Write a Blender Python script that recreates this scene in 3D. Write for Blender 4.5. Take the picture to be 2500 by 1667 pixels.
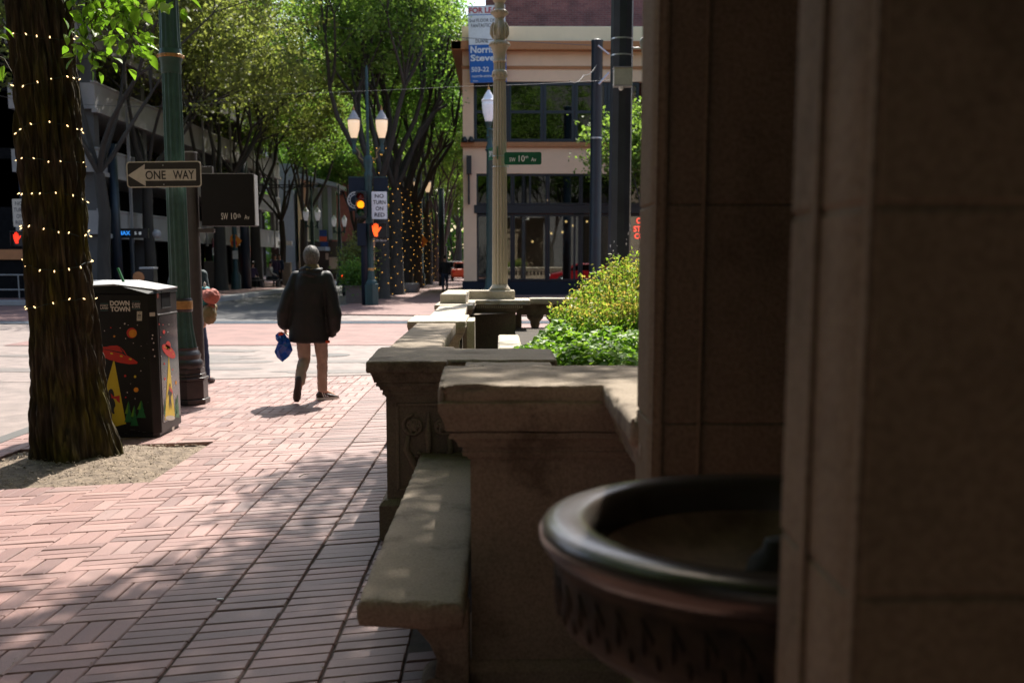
import bpy, bmesh, math, random
import numpy as np
from mathutils import Vector, Matrix, noise
R = math.radians
random.seed(7)
rng = np.random.default_rng(7)
scene = bpy.context.scene
for o in list(bpy.data.objects):
    bpy.data.objects.remove(o)
col = scene.collection

# ------------------------------------------------------------ camera, sky, sun, exposure
W_, H_, F_, PPX, PPY = 2500.0, 1667.0, 2700.0, 1250.0, 1010.0
PITCH, YAW = math.atan((PPY - 635) / F_), math.atan(28 / F_ * 0.99)
cam_d = bpy.data.cameras.new('camera')
cam = bpy.data.objects.new('camera', cam_d)
col.objects.link(cam)
scene.camera = cam
cam.location = (0, 0, 1.6)
cam.rotation_euler = (R(90) - PITCH, 0, -YAW)
cam_d.sensor_width = 36
cam_d.lens = F_ / W_ * 36
cam_d.shift_y = (PPY - H_ / 2) / W_
cam_d.clip_start = 0.05
cam_d.clip_end = 2000
cam_d.dof.use_dof = True
cam_d.dof.focus_distance = 8.0
cam_d.dof.aperture_fstop = 3.3

SUN_EL, SUN_AZ = 52.0, 11.0          # azimuth measured from +Y towards +X
world = bpy.data.worlds.new('World')
scene.world = world
world.use_nodes = True
wn = world.node_tree.nodes
bg = wn['Background']
sky = wn.new('ShaderNodeTexSky')
sky.sky_type = 'NISHITA'
sky.sun_disc = False
sky.sun_elevation = R(SUN_EL)
sky.sun_rotation = R(SUN_AZ)
sky.air_density = 1.2
sky.dust_density = 2.2
world.node_tree.links.new(sky.outputs[0], bg.inputs[0])
bg.inputs[1].default_value = 0.135
sun_d = bpy.data.lights.new('sun', 'SUN')
sun_d.energy = 5.0
sun_d.angle = R(0.5)
sun_d.color = (1.0, 0.94, 0.84)
sun = bpy.data.objects.new('sun', sun_d)
col.objects.link(sun)
sdir = Vector((math.sin(R(SUN_AZ)) * math.cos(R(SUN_EL)), math.cos(R(SUN_AZ)) * math.cos(R(SUN_EL)), math.sin(R(SUN_EL))))
sun.rotation_euler = (-sdir).to_track_quat('-Z', 'Y').to_euler()
sun.location = (5, 10, 30)
scene.view_settings.view_transform = 'Standard'
scene.view_settings.look = 'None'
scene.view_settings.gamma = 1
scene.view_settings.exposure = 1.12
scene.cycles.max_bounces = 8
scene.cycles.transparent_max_bounces = 6
scene.cycles.sample_clamp_indirect = 4
scene.cycles.use_denoising = True

# measured photograph points -> real points (used only to read off coordinates)
_F = Vector((math.sin(YAW) * math.cos(PITCH), math.cos(YAW) * math.cos(PITCH), -math.sin(PITCH)))
_R = Vector((math.cos(YAW), -math.sin(YAW), 0))
_U = _R.cross(_F)
def ray(px, py):
    return _F + _R * ((px - PPX) / F_) + _U * ((PPY - py) / F_)
def at(px, py, Y):
    d = ray(px, py); t = Y / d.y
    return Vector((t * d.x, Y, 1.6 + t * d.z))
def atx(px, py, X):
    d = ray(px, py); t = X / d.x
    return Vector((X, t * d.y, 1.6 + t * d.z))
def gp(px, py, z=0.0):
    d = ray(px, py); t = (z - 1.6) / d.z
    return Vector((t * d.x, t * d.y, z))

# ------------------------------------------------------------ object helpers
def tag(o, label=None, cat=None, group=None, kind=None):
    if label: o['label'] = label
    if cat: o['category'] = cat
    if group: o['group'] = group
    if kind: o['kind'] = kind
    return o
def thing(name, label, cat, loc=(0, 0, 0), group=None):
    o = bpy.data.objects.new(name, None)
    o.empty_display_size = 0.2
    col.objects.link(o)
    o.location = loc
    return tag(o, label, cat, group)
def adopt(o, parent):
    if parent is not None:
        o.parent = parent
        m = Matrix.Translation(parent.location)
        p = parent
        if parent.parent is not None:      # a mesh part that already sits in world space
            m = Matrix.Identity(4)
        elif parent.type == 'MESH':
            m = Matrix.Translation(parent.location)
        o.matrix_parent_inverse = m.inverted()
        if parent.parent is not None:
            o.matrix_parent_inverse = Matrix.Identity(4)
            # parent local == world for part meshes; the chain already carries the root inverse
    return o
def link(name, me, mat=None, parent=None, smooth=False):
    if mat is not None and not me.materials:
        for m in (mat if isinstance(mat, (list, tuple)) else [mat]):
            me.materials.append(m)
    if smooth:
        me.polygons.foreach_set('use_smooth', [True] * len(me.polygons))
    o = bpy.data.objects.new(name, me)
    col.objects.link(o)
    adopt(o, parent)
    return o
KIDS = {}
def copy_tree(o, loc=None, rz=None, label=None, scale=None):
    r = o.copy(); col.objects.link(r)
    if loc is not None: r.location = loc
    if rz is not None: r.rotation_euler.z = rz
    if scale is not None: r.scale = (scale, scale, scale)
    if label: r['label'] = label
    def rec(a, b):
        for ch in list(bpy.data.objects):
            if ch.parent == a and ch is not r:
                c = ch.copy(); col.objects.link(c); c.parent = b
                rec(ch, c)
    rec(o, r)
    return r

class MB:
    def __init__(s): s.v = []; s.f = []; s.m = []
    def add(s, vs, fs, mi=0):
        n = len(s.v); s.v += [tuple(v) for v in vs]
        for f in fs: s.f.append(tuple(n + i for i in f)); s.m.append(mi)
        return s
    def box(s, x0, x1, y0, y1, z0, z1, mi=0):
        v = [(x0, y0, z0), (x1, y0, z0), (x1, y1, z0), (x0, y1, z0), (x0, y0, z1), (x1, y0, z1), (x1, y1, z1), (x0, y1, z1)]
        return s.add(v, [(0, 3, 2, 1), (4, 5, 6, 7), (0, 1, 5, 4), (1, 2, 6, 5), (2, 3, 7, 6), (3, 0, 4, 7)], mi)
    def tube(s, pts, rad, n=10, cap=True, mi=0):
        pts = [Vector(p) for p in pts]
        if not hasattr(rad, '__len__'): rad = [rad] * len(pts)
        vs = []; prev = None
        for i, p in enumerate(pts):
            t = (pts[min(i + 1, len(pts) - 1)] - pts[max(i - 1, 0)]).normalized()
            if prev is None:
                a = t.orthogonal().normalized()
            else:
                a = (prev - t * prev.dot(t))
                a = a.normalized() if a.length > 1e-6 else t.orthogonal().normalized()
            prev = a; b = t.cross(a)
            for k in range(n):
                th = 2 * math.pi * k / n
                vs.append(p + (a * math.cos(th) + b * math.sin(th)) * rad[i])
        fs = []
        for i in range(len(pts) - 1):
            for k in range(n):
                fs.append((i * n + k, i * n + (k + 1) % n, (i + 1) * n + (k + 1) % n, (i + 1) * n + k))
        if cap:
            fs.append(tuple(range(n - 1, -1, -1)))
            fs.append(tuple((len(pts) - 1) * n + k for k in range(n)))
        return s.add(vs, fs, mi)
    def lathe(s, prof, cx, cy, n=24, flute=0, depth=0.0, mi=0, cap=True, sx=1, sy=1):
        vs = []
        for (r, z) in prof:
            for k in range(n):
                th = 2 * math.pi * k / n
                rr = r
                if flute: rr = r * (1 - depth * (0.5 - 0.5 * math.cos(th * flute)))
                vs.append((cx + rr * math.cos(th) * sx, cy + rr * math.sin(th) * sy, z))
        fs = []
        m = len(prof)
        for i in range(m - 1):
            for k in range(n):
                fs.append((i * n + k, i * n + (k + 1) % n, (i + 1) * n + (k + 1) % n, (i + 1) * n + k))
        if cap:
            fs.append(tuple(range(n - 1, -1, -1))); fs.append(tuple((m - 1) * n + k for k in range(n)))
        return s.add(vs, fs, mi)
    def poly(s, pts3, mi=0):
        return s.add(pts3, [tuple(range(len(pts3)))], mi)
    def prism(s, pts2, z0, z1, mi=0):
        n = len(pts2)
        vs = [(x, y, z0) for x, y in pts2] + [(x, y, z1) for x, y in pts2]
        fs = [tuple(range(n - 1, -1, -1)), tuple(range(n, 2 * n))] + [(i, (i + 1) % n, n + (i + 1) % n, n + i) for i in range(n)]
        return s.add(vs, fs, mi)
    def plate(s, pts3, off, mi=0):
        """flat outline given in 3-D, thickened by the vector off"""
        n = len(pts3); off = Vector(off)
        vs = [Vector(p) for p in pts3] + [Vector(p) + off for p in pts3]
        fs = [tuple(range(n - 1, -1, -1)), tuple(range(n, 2 * n))] + [(i, (i + 1) % n, n + (i + 1) % n, n + i) for i in range(n)]
        return s.add(vs, fs, mi)
    def ball(s, c, r, n=10, m=7, mi=0):
        rx, ry, rz = (r, r, r) if not hasattr(r, '__len__') else r
        prof = []
        for i in range(m + 1):
            a = -math.pi / 2 + math.pi * i / m
            prof.append((max(math.cos(a), 0.02), math.sin(a)))
        vs = []; fs = []
        for (q, z) in prof:
            for k in range(n):
                th = 2 * math.pi * k / n
                vs.append((c[0] + q * math.cos(th) * rx, c[1] + q * math.sin(th) * ry, c[2] + z * rz))
        for i in range(m):
            for k in range(n):
                fs.append((i * n + k, i * n + (k + 1) % n, (i + 1) * n + (k + 1) % n, (i + 1) * n + k))
        fs.append(tuple(range(n - 1, -1, -1))); fs.append(tuple(m * n + k for k in range(n)))
        return s.add(vs, fs, mi)
    def mesh(s, name):
        me = bpy.data.meshes.new(name)
        me.from_pydata(s.v, [], s.f)
        me.polygons.foreach_set('material_index', s.m)
        bm = bmesh.new(); bm.from_mesh(me)
        bmesh.ops.recalc_face_normals(bm, faces=bm.faces)
        bm.to_mesh(me); bm.free()
        me.update()
        return me
    def build(s, name, mat, parent=None, smooth=False, bevel=0, autosmooth=False):
        o = link(name, s.mesh(name), mat, parent, smooth)
        if bevel:
            b = o.modifiers.new('bevel', 'BEVEL'); b.width = bevel; b.segments = 2; b.limit_method = 'ANGLE'; b.angle_limit = R(40)
        if autosmooth:
            smooth_angle(o.data)
        return o
def smooth_angle(me, ang=40):
    me.polygons.foreach_set('use_smooth', [True] * len(me.polygons))
    bm = bmesh.new(); bm.from_mesh(me)
    for e in bm.edges:
        e.smooth = not (len(e.link_faces) == 2 and e.calc_face_angle(0) > R(ang))
    bm.to_mesh(me); bm.free()

_tc = {}
def text(s, width, height, c, right, up, mat, parent, name='lettering', bold=0.0, spacing=1.0, th=0.0006):
    """lettering as a mesh, fitted into width x height centred at c on the plane right/up"""
    cu = bpy.data.curves.new('t', 'FONT'); cu.body = s; cu.offset = bold; cu.extrude = 0.0
    cu.space_character = spacing; cu.align_x = 'LEFT'; cu.resolution_u = 3
    ob = bpy.data.objects.new('t', cu); col.objects.link(ob)
    dg = bpy.context.evaluated_depsgraph_get(); dg.update()
    me = bpy.data.meshes.new_from_object(ob.evaluated_get(dg))
    bpy.data.objects.remove(ob)
    P = np.array([v.co[:] for v in me.vertices])
    lo, hi = P.min(0), P.max(0)
    sx = width / (hi[0] - lo[0]); sy = height / (hi[1] - lo[1]) if height else sx
    right = Vector(right).normalized(); up = Vector(up).normalized(); nrm = right.cross(up)
    c = Vector(c)
    for v in me.vertices:
        a = (v.co.x - (lo[0] + hi[0]) / 2) * sx; b = (v.co.y - (lo[1] + hi[1]) / 2) * sy
        v.co = c + right * a + up * b + nrm * 0.0015
    me.materials.clear()
    me.name = name
    return link(name, me, mat, parent)

# ------------------------------------------------------------ materials
def NT(name):
    m = bpy.data.materials.new(name); m.use_nodes = True
    nt = m.node_tree
    return m, nt, nt.nodes, nt.links, nt.nodes['Principled BSDF']
def setc(sock, c): sock.default_value = (c[0], c[1], c[2], 1)
def ramp(n, pts):
    r = n.new('ShaderNodeValToRGB')
    e = r.color_ramp.elements
    while len(e) < len(pts): e.new(0.5)
    for i, (p, c) in enumerate(pts):
        e[i].position = p; e[i].color = (c[0], c[1], c[2], 1)
    return r
def mat(name, c, rough=0.6, metal=0.0, var=0.12, scale=6.0, bump=0.0, bscale=60.0, spec=0.5, emit=None, es=0.0, c2=None, stretch=(1, 1, 1), coord='Object', detail=5, coat=0.0):
    m, nt, n, l, p = NT(name)
    p.inputs['Roughness'].default_value = rough
    p.inputs['Metallic'].default_value = metal
    p.inputs['Specular IOR Level'].default_value = spec
    if coat: p.inputs['Coat Weight'].default_value = coat
    tc = n.new('ShaderNodeTexCoord'); mp = n.new('ShaderNodeMapping'); mp.inputs['Scale'].default_value = stretch
    l.new(tc.outputs[coord], mp.inputs[0])
    if var > 0 or c2:
        nz = n.new('ShaderNodeTexNoise'); nz.inputs['Scale'].default_value = scale; nz.inputs['Detail'].default_value = detail
        nz.inputs['Roughness'].default_value = 0.65
        l.new(mp.outputs[0], nz.inputs[0])
        a = tuple(max(x * (1 - var), 0) for x in c); b = tuple(x * (1 + var) for x in (c2 or c))
        r = ramp(n, [(0.3, a), (0.7, b)])
        l.new(nz.outputs[0], r.inputs[0]); l.new(r.outputs[0], p.inputs['Base Color'])
    else:
        setc(p.inputs['Base Color'], c)
    if bump:
        nb = n.new('ShaderNodeTexNoise'); nb.inputs['Scale'].default_value = bscale; nb.inputs['Detail'].default_value = 6
        l.new(mp.outputs[0], nb.inputs[0])
        bp = n.new('ShaderNodeBump'); bp.inputs['Strength'].default_value = bump; bp.inputs['Distance'].default_value = 0.01
        l.new(nb.outputs[0], bp.inputs['Height']); l.new(bp.outputs[0], p.inputs['Normal'])
    if emit:
        setc(p.inputs['Emission Color'], emit); p.inputs['Emission Strength'].default_value = es
    return m
def stone_mat(name, base, dark, seed=0.0):
    m, nt, n, l, p = NT(name)
    tc = n.new('ShaderNodeTexCoord'); mp = n.new('ShaderNodeMapping'); mp.inputs['Location'].default_value = (seed, seed * .7, seed * .3)
    l.new(tc.outputs['Object'], mp.inputs[0])
    n1 = n.new('ShaderNodeTexNoise'); n1.inputs['Scale'].default_value = 2.2; n1.inputs['Detail'].default_value = 8; n1.inputs['Roughness'].default_value = 0.7
    n2 = n.new('ShaderNodeTexNoise'); n2.inputs['Scale'].default_value = 90; n2.inputs['Detail'].default_value = 4
    n3 = n.new('ShaderNodeTexVoronoi'); n3.inputs['Scale'].default_value = 38
    for q in (n1, n2, n3): l.new(mp.outputs[0], q.inputs[0])
    r1 = ramp(n, [(0.34, dark), (0.46, base), (0.75, tuple(min(1, x * 1.18) for x in base))])
    l.new(n1.outputs[0], r1.inputs[0])
    r2 = ramp(n, [(0.3, (0.72, 0.70, 0.68)), (0.62, (1.08, 1.08, 1.08))])
    l.new(n2.outputs[0], r2.inputs[0])
    mx = n.new('ShaderNodeMixRGB'); mx.blend_type = 'MULTIPLY'; mx.inputs[0].default_value = 0.8
    l.new(r1.outputs[0], mx.inputs[1]); l.new(r2.outputs[0], mx.inputs[2])
    # small dark pits
    r3 = ramp(n, [(0.0, (0.25, 0.22, 0.2)), (0.055, (1, 1, 1))])
    l.new(n3.outputs['Distance'], r3.inputs[0])
    mx2 = n.new('ShaderNodeMixRGB'); mx2.blend_type = 'MULTIPLY'; mx2.inputs[0].default_value = 0.45
    l.new(mx.outputs[0], mx2.inputs[1]); l.new(r3.outputs[0], mx2.inputs[2])
    l.new(mx2.outputs[0], p.inputs['Base Color'])
    p.inputs['Roughness'].default_value = 0.9; p.inputs['Specular IOR Level'].default_value = 0.25
    bp = n.new('ShaderNodeBump'); bp.inputs['Strength'].default_value = 0.45; bp.inputs['Distance'].default_value = 0.006
    ad = n.new('ShaderNodeMath'); ad.operation = 'ADD'
    n4 = n.new('ShaderNodeTexNoise'); n4.inputs['Scale'].default_value = 18; n4.inputs['Detail'].default_value = 7
    l.new(mp.outputs[0], n4.inputs[0]); l.new(n4.outputs[0], ad.inputs[0]); l.new(n2.outputs[0], ad.inputs[1])
    l.new(ad.outputs[0], bp.inputs['Height']); l.new(bp.outputs[0], p.inputs['Normal'])
    return m
def leaf_mat(name, c1, c2, c3, trans=0.5):
    m, nt, n, l, p = NT(name)
    geo = n.new('ShaderNodeNewGeometry')
    tc = n.new('ShaderNodeTexCoord')
    nz = n.new('ShaderNodeTexNoise'); nz.inputs['Scale'].default_value = 0.35; nz.inputs['Detail'].default_value = 3
    l.new(tc.outputs['Object'], nz.inputs[0])
    ad = n.new('ShaderNodeMath'); ad.operation = 'MULTIPLY_ADD'; ad.inputs[1].default_value = 0.55
    mt = n.new('ShaderNodeMath'); mt.operation = 'MULTIPLY'; mt.inputs[1].default_value = 0.75
    l.new(geo.outputs['Random Per Island'], ad.inputs[0]); l.new(nz.outputs[0], mt.inputs[0]); l.new(mt.outputs[0], ad.inputs[2])
    r = ramp(n, [(0.2, c1), (0.55, c2), (0.92, c3)])
    l.new(ad.outputs[0], r.inputs[0])
    l.new(r.outputs[0], p.inputs['Base Color'])
    p.inputs['Roughness'].default_value = 0.5; p.inputs['Specular IOR Level'].default_value = 0.35
    tr = n.new('ShaderNodeBsdfTranslucent')
    br = n.new('ShaderNodeMixRGB'); br.blend_type = 'MULTIPLY'; br.inputs[0].default_value = 1; setc(br.inputs[2], (1.2, 1.35, 0.6))
    l.new(r.outputs[0], br.inputs[1]); l.new(br.outputs[0], tr.inputs[0])
    mx = n.new('ShaderNodeMixShader'); mx.inputs[0].default_value = trans
    l.new(p.outputs[0], mx.inputs[1]); l.new(tr.outputs[0], mx.inputs[2])
    l.new(mx.outputs[0], n['Material Output'].inputs[0])
    return m
def emis(name, c, s):
    m, nt, n, l, p = NT(name)
    setc(p.inputs['Base Color'], (c[0] * .5, c[1] * .5, c[2] * .5))
    setc(p.inputs['Emission Color'], c); p.inputs['Emission Strength'].default_value = s
    return m

M = {}
M['stone'] = stone_mat('weathered_sandstone', (0.240, 0.196, 0.150), (0.125, 0.098, 0.072))
M['stone_pale'] = stone_mat('pale_sandstone', (0.46, 0.41, 0.33), (0.33, 0.285, 0.22), 5)  # paler sandstone for the farther caps, copings and blocks
M['stone_dark'] = stone_mat('brown_gatepost_stone', (0.175, 0.135, 0.092), (0.125, 0.096, 0.064), 9)
M['concrete'] = mat('concrete', (0.30, 0.29, 0.285), 0.9, bump=0.3, scale=1.2)
M['concrete_dark'] = mat('dark_concrete', (0.085, 0.082, 0.08), 0.9, bump=0.3, scale=1.2)
M['interior'] = mat('interior_shade', (0.010, 0.010, 0.011), 0.95, var=0.3, spec=.05)  # near-black colour stands in for shade inside hollow places
M['navy'] = mat('navy_paint', (0.007, 0.012, 0.024), 0.6, var=0.2, spec=.3)
M['black'] = mat('black_metal', (0.012, 0.012, 0.013), 0.45, var=0.3)
M['black_paint'] = mat('black_bin_paint', (0.0085, 0.0075, 0.0075), 0.42, var=0.25, scale=9, bump=0.05, bscale=40, spec=.3)
M['bin_side'] = mat('glossy_black_panel', (0.03, 0.028, 0.03), 0.16, var=0.35, scale=5)
M['lid'] = mat('grey_worn_lid', (0.30, 0.30, 0.31), 0.45, var=0.2, scale=20)
M['green_pole'] = mat('dark_green_iron', (0.035, 0.085, 0.072), 0.42, var=0.25, scale=8, bump=0.15, bscale=30)
M['pole_base'] = mat('brown_black_iron', (0.035, 0.024, 0.024), 0.4, var=0.25, scale=12, bump=0.15, bscale=50)
M['brown_post'] = mat('brown_steel_post', (0.045, 0.036, 0.033), 0.5, var=0.2, scale=10, bump=0.1)
M['gold'] = mat('worn_gold_band', (0.42, 0.22, 0.07), 0.45, metal=0.3, var=0.3, scale=30)
M['far_pole'] = mat('teal_green_iron', (0.014, 0.045, 0.045), 0.5, var=0.25)
M['blue_pole'] = mat('blue_black_steel', (0.005, 0.015, 0.028), 0.4, var=0.3, scale=3)
M['grey_pole'] = mat('slate_grey_steel', (0.030, 0.034, 0.045), 0.34, var=0.25, scale=3, bump=0.05, metal=0.2)
M['paint_chip'] = mat('bare_chipped_paint', (0.6, 0.6, 0.62), 0.7)
M['lining'] = mat('brown_patina_lining', (0.13, 0.075, 0.045), 0.4, metal=0.2, var=.35, scale=9, c2=(0.20, 0.13, 0.09))
M['rail_steel'] = mat('worn_rail', (0.10, 0.10, 0.11), 0.6, metal=.3)
M['steel'] = mat('galvanised_steel', (0.45, 0.46, 0.48), 0.35, metal=0.8, var=0.15, scale=30)
M['box_cream'] = mat('cream_metal_box', (0.42, 0.40, 0.34), 0.5, var=0.15, scale=8)
M['white'] = mat('white_paint', (0.75, 0.76, 0.78), 0.5, var=0.08)
M['sign_white'] = mat('aged_sign_white', (0.52, 0.47, 0.40), 0.55, var=0.12, scale=14)
M['sign_black'] = mat('sign_black_sheeting', (0.022, 0.018, 0.012), 0.35, var=0.25, scale=10)
M['sign_green'] = mat('sign_green_sheeting', (0.0, 0.10, 0.045), 0.4, var=0.1)
M['sign_box'] = mat('brown_black_sign_box', (0.010, 0.008, 0.0075), 0.6, var=0.15, spec=.2)
M['letter'] = mat('pale_lettering', (0.62, 0.56, 0.52), 0.6, var=0.05)
M['letter_white'] = mat('white_lettering', (0.8, 0.8, 0.8), 0.6, var=0.0)
M['letter_black'] = mat('black_lettering', (0.01, 0.01, 0.01), 0.6, var=0.0)
M['lease_red'] = mat('lease_red', (0.5, 0.02, 0.03), 0.6, var=0)
M['lease_blue'] = mat('lease_blue', (0.005, 0.11, 0.42), 0.5, var=0.05)
M['lease_grey'] = mat('dark_grey_lettering', (0.07, 0.07, 0.08), 0.6, var=0)
M['stucco'] = mat('beige_pink_stucco', (0.84, 0.57, 0.39), 0.85, var=0.06, scale=1.0, bump=0.1)
M['stucco_top'] = mat('cream_stucco', (0.80, 0.66, 0.44), 0.85, var=0.06, scale=1.0, bump=0.1)
M['brown_trim'] = mat('orange_brown_trim', (0.42, 0.17, 0.06), 0.6, var=0.1)
M['frame_dark'] = mat('blue_black_frames', (0.008, 0.011, 0.019), 0.4, var=0.2)
M['orange'] = mat('orange_sign_sheeting', (0.75, 0.22, 0.01), 0.5, var=0.08)
M['red'] = mat('red_paint', (0.5, 0.02, 0.02), 0.5, var=0.08)
M['red_far'] = mat('red_brick_far', (0.20, 0.075, 0.05), 0.85, var=0.25, scale=3)
M['soil'] = mat('dry_soil', (0.085, 0.060, 0.042), 0.95, c2=(0.19, 0.145, 0.105), var=0.25, scale=14, bump=0.8, bscale=70)
M['chips'] = mat('bark_chips', (0.20, 0.14, 0.095), 0.9, c2=(0.42, 0.34, 0.26), var=0.3, scale=25)
M['mortar'] = mat('sandy_mortar', (0.055, 0.040, 0.033), 0.95, var=0.35, scale=20, bump=0.5, bscale=120)
M['weedy'] = mat('planter_soil', (0.04, 0.03, 0.02), 0.95, var=0.3, bump=0.5)
M['skin'] = mat('skin', (0.50, 0.27, 0.19), 0.55, var=0.06)
M['hair_grey'] = mat('grey_hair', (0.07, 0.065, 0.062), 0.75, c2=(0.17, 0.16, 0.15), var=0.15, scale=70, bump=0.8, bscale=110, stretch=(1, 1, 0.25))
M['strand'] = leaf_mat('grey_hair_strand', (0.05, 0.046, 0.043), (0.13, 0.12, 0.112), (0.34, 0.32, 0.30), .0)
M['hair_dark'] = mat('dark_hair', (0.02, 0.014, 0.01), 0.5, var=0.3, scale=60)
M['jacket'] = mat('black_jacket_cloth', (0.0035, 0.0038, 0.004), 0.65, var=0.08, scale=3, bump=0.06, bscale=60)
M['collar'] = mat('olive_tan_collar', (0.16, 0.115, 0.055), 0.85, var=0.25, scale=15, bump=0.4)
M['khaki'] = mat('khaki_trousers', (0.34, 0.25, 0.195), 0.85, var=0.12, scale=7, bump=0.35, bscale=30)
M['shoe'] = mat('dark_brown_sole', (0.045, 0.028, 0.026), 0.6, var=0.25, scale=30, bump=0.4)
M['bag_blue'] = mat('shiny_blue_plastic_bag', (0.004, 0.06, 0.36), 0.25, var=0.35, scale=8, bump=0.5, bscale=14)
M['bag_red'] = mat('red_lining', (0.55, 0.05, 0.01), 0.5, var=0.15)
M['hood_grey'] = mat('light_grey_hood', (0.42, 0.40, 0.39), 0.9, var=0.15, scale=12, bump=0.4)
M['teal_dark'] = mat('dark_teal_coat', (0.014, 0.032, 0.036), 0.8, var=0.3)
M['denim'] = mat('blue_denim', (0.02, 0.04, 0.10), 0.85, var=0.25, scale=20, bump=0.3)
M['pack_red'] = mat('faded_red_pack', (0.36, 0.10, 0.07), 0.75, var=0.2, scale=8, bump=0.4, bscale=20)
M['pack_teal'] = mat('teal_straps', (0.02, 0.18, 0.20), 0.7, var=0.2)
M['pack_olive'] = mat('olive_tan_bag', (0.20, 0.15, 0.07), 0.8, var=0.25, scale=8, bump=0.3)
M['purple'] = mat('dark_purple_cloth', (0.05, 0.03, 0.07), 0.8, var=0.2)
M['cloth_dark'] = mat('dark_clothing', (0.012, 0.012, 0.016), 0.8, var=0.2)
M['cloth_blue'] = mat('dark_blue_clothing', (0.02, 0.035, 0.07), 0.8, var=0.2)
M['cloth_grey'] = mat('grey_shirt', (0.3, 0.29, 0.28), 0.8, var=0.1)
M['bronze'] = mat('dark_bronze', (0.085, 0.062, 0.048), 0.24, metal=0.6, var=0.3, scale=6, bump=0.06, bscale=35, c2=(0.06, 0.055, 0.048))
M['bronze_relief'] = mat('patinated_bronze', (0.012, 0.012, 0.010), 0.7, metal=0.0, spec=.15, var=0.35, scale=16, c2=(0.030, 0.022, 0.013), bump=0.3, bscale=60)
M['car_red'] = mat('dark_red_car_paint', (0.22, 0.008, 0.012), 0.18, var=0.05, coat=0.8)
M['rubber'] = mat('black_rubber', (0.012, 0.012, 0.012), 0.8)
M['cable'] = mat('steel_cable', (0.13, 0.13, 0.125), 0.5, metal=0.4)
M['cord'] = mat('green_black_cord', (0.008, 0.02, 0.012), 0.6)
M['bulb'] = emis('warm_fairy_light', (1.0, 0.66, 0.30), 1.5)
M['bulb_far'] = emis('amber_fairy_light', (1.0, 0.50, 0.10), 0.75)
M['lamp_on'] = mat('lit_lamp_glass', (0.75, 0.62, 0.48), 0.3, emit=(1.0, 0.68, 0.40), es=0.30, var=0.05)
M['lamp_off'] = mat('frosted_lamp_glass', (0.72, 0.73, 0.78), 0.25, emit=(0.9, 0.92, 1.0), es=0.05, var=0.05)  # unlit glass with a faint cool glow added
M['lamp_cap'] = mat('grey_lamp_cap', (0.30, 0.29, 0.29), 0.4, var=0.1)
M['lamp_cap_white'] = mat('white_lamp_cap', (0.72, 0.73, 0.76), 0.35, var=0.05)
M['amber'] = emis('amber_signal_lens', (1.0, 0.25, 0.005), 1.1)
M['hand'] = emis('orange_hand_signal', (1.0, 0.09, 0.012), 1.0)
M['tail'] = emis('red_tail_light', (1.0, 0.06, 0.01), 1.6)
M['hand_red'] = emis('red_hand_signal', (1.0, 0.03, 0.01), 0.9)
M['neon'] = emis('red_neon', (1.0, 0.10, 0.06), .8)
M['pendant'] = emis('warm_pendant_bulb', (1.0, 0.62, 0.25), 1.2)
M['lens_red'] = mat('unlit_red_lens', (0.16, 0.006, 0.006), 0.2)
M['lens_green'] = mat('unlit_green_lens', (0.004, 0.05, 0.015), 0.2)
M['glassbldg'] = mat('pale_blue_cladding', (0.26, 0.33, 0.42), 0.35, var=0.08)
M['glassgreen'] = mat('green_grey_glazing', (0.22, 0.30, 0.24), 0.12, var=0.15, scale=0.5)
M['bluepanel'] = mat('blue_banner', (0.01, 0.05, 0.22), 0.6)
M['redpanel'] = mat('orange_red_banner', (0.55, 0.10, 0.04), 0.6)
M['magenta'] = mat('maroon_banner', (0.16, 0.012, 0.035), 0.6)
# graphics on the bin
M['g_red'] = mat('bin_red_print', (0.50, 0.018, 0.01), 0.4, var=0.08)
M['g_yellow'] = mat('bin_yellow_print', (0.62, 0.44, 0.01), 0.4, var=0.08)
M['g_orange'] = mat('bin_orange_print', (0.60, 0.22, 0.01), 0.4, var=0.2, scale=25)
M['g_green'] = mat('bin_green_print', (0.01, 0.13, 0.035), 0.4, var=0.1)
M['g_lime'] = mat('bin_light_green_print', (0.10, 0.25, 0.01), 0.4, var=0.1)
M['g_teal'] = mat('bin_teal_print', (0.05, 0.14, 0.15), 0.4, var=0)
M['g_white'] = mat('bin_white_print', (0.62, 0.55, 0.52), 0.5, var=0.05)
M['petals'] = mat('plant_stem', (0.06, 0.05, 0.02), 0.8)

def glass_mat(name, tint, rough=0.015, ior=1.9, tr=0.35):
    m, nt, n, l, p = NT(name)
    gl = n.new('ShaderNodeBsdfGlossy'); gl.inputs['Roughness'].default_value = rough; setc(gl.inputs[0], (0.92, 0.95, 0.95))
    tp = n.new('ShaderNodeBsdfTransparent'); setc(tp.inputs[0], tint)
    fr = n.new('ShaderNodeFresnel'); fr.inputs[0].default_value = ior
    mx = n.new('ShaderNodeMixShader')
    l.new(fr.outputs[0], mx.inputs[0]); l.new(tp.outputs[0], mx.inputs[1]); l.new(gl.outputs[0], mx.inputs[2])
    l.new(mx.outputs[0], n['Material Output'].inputs[0])
    return m
M['shop_glass'] = glass_mat('shop_glass', (0.55, 0.58, 0.56), ior=2.3)
M['dark_glass'] = glass_mat('upper_window_glass', (0.12, 0.14, 0.14), ior=1.9)

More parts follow.
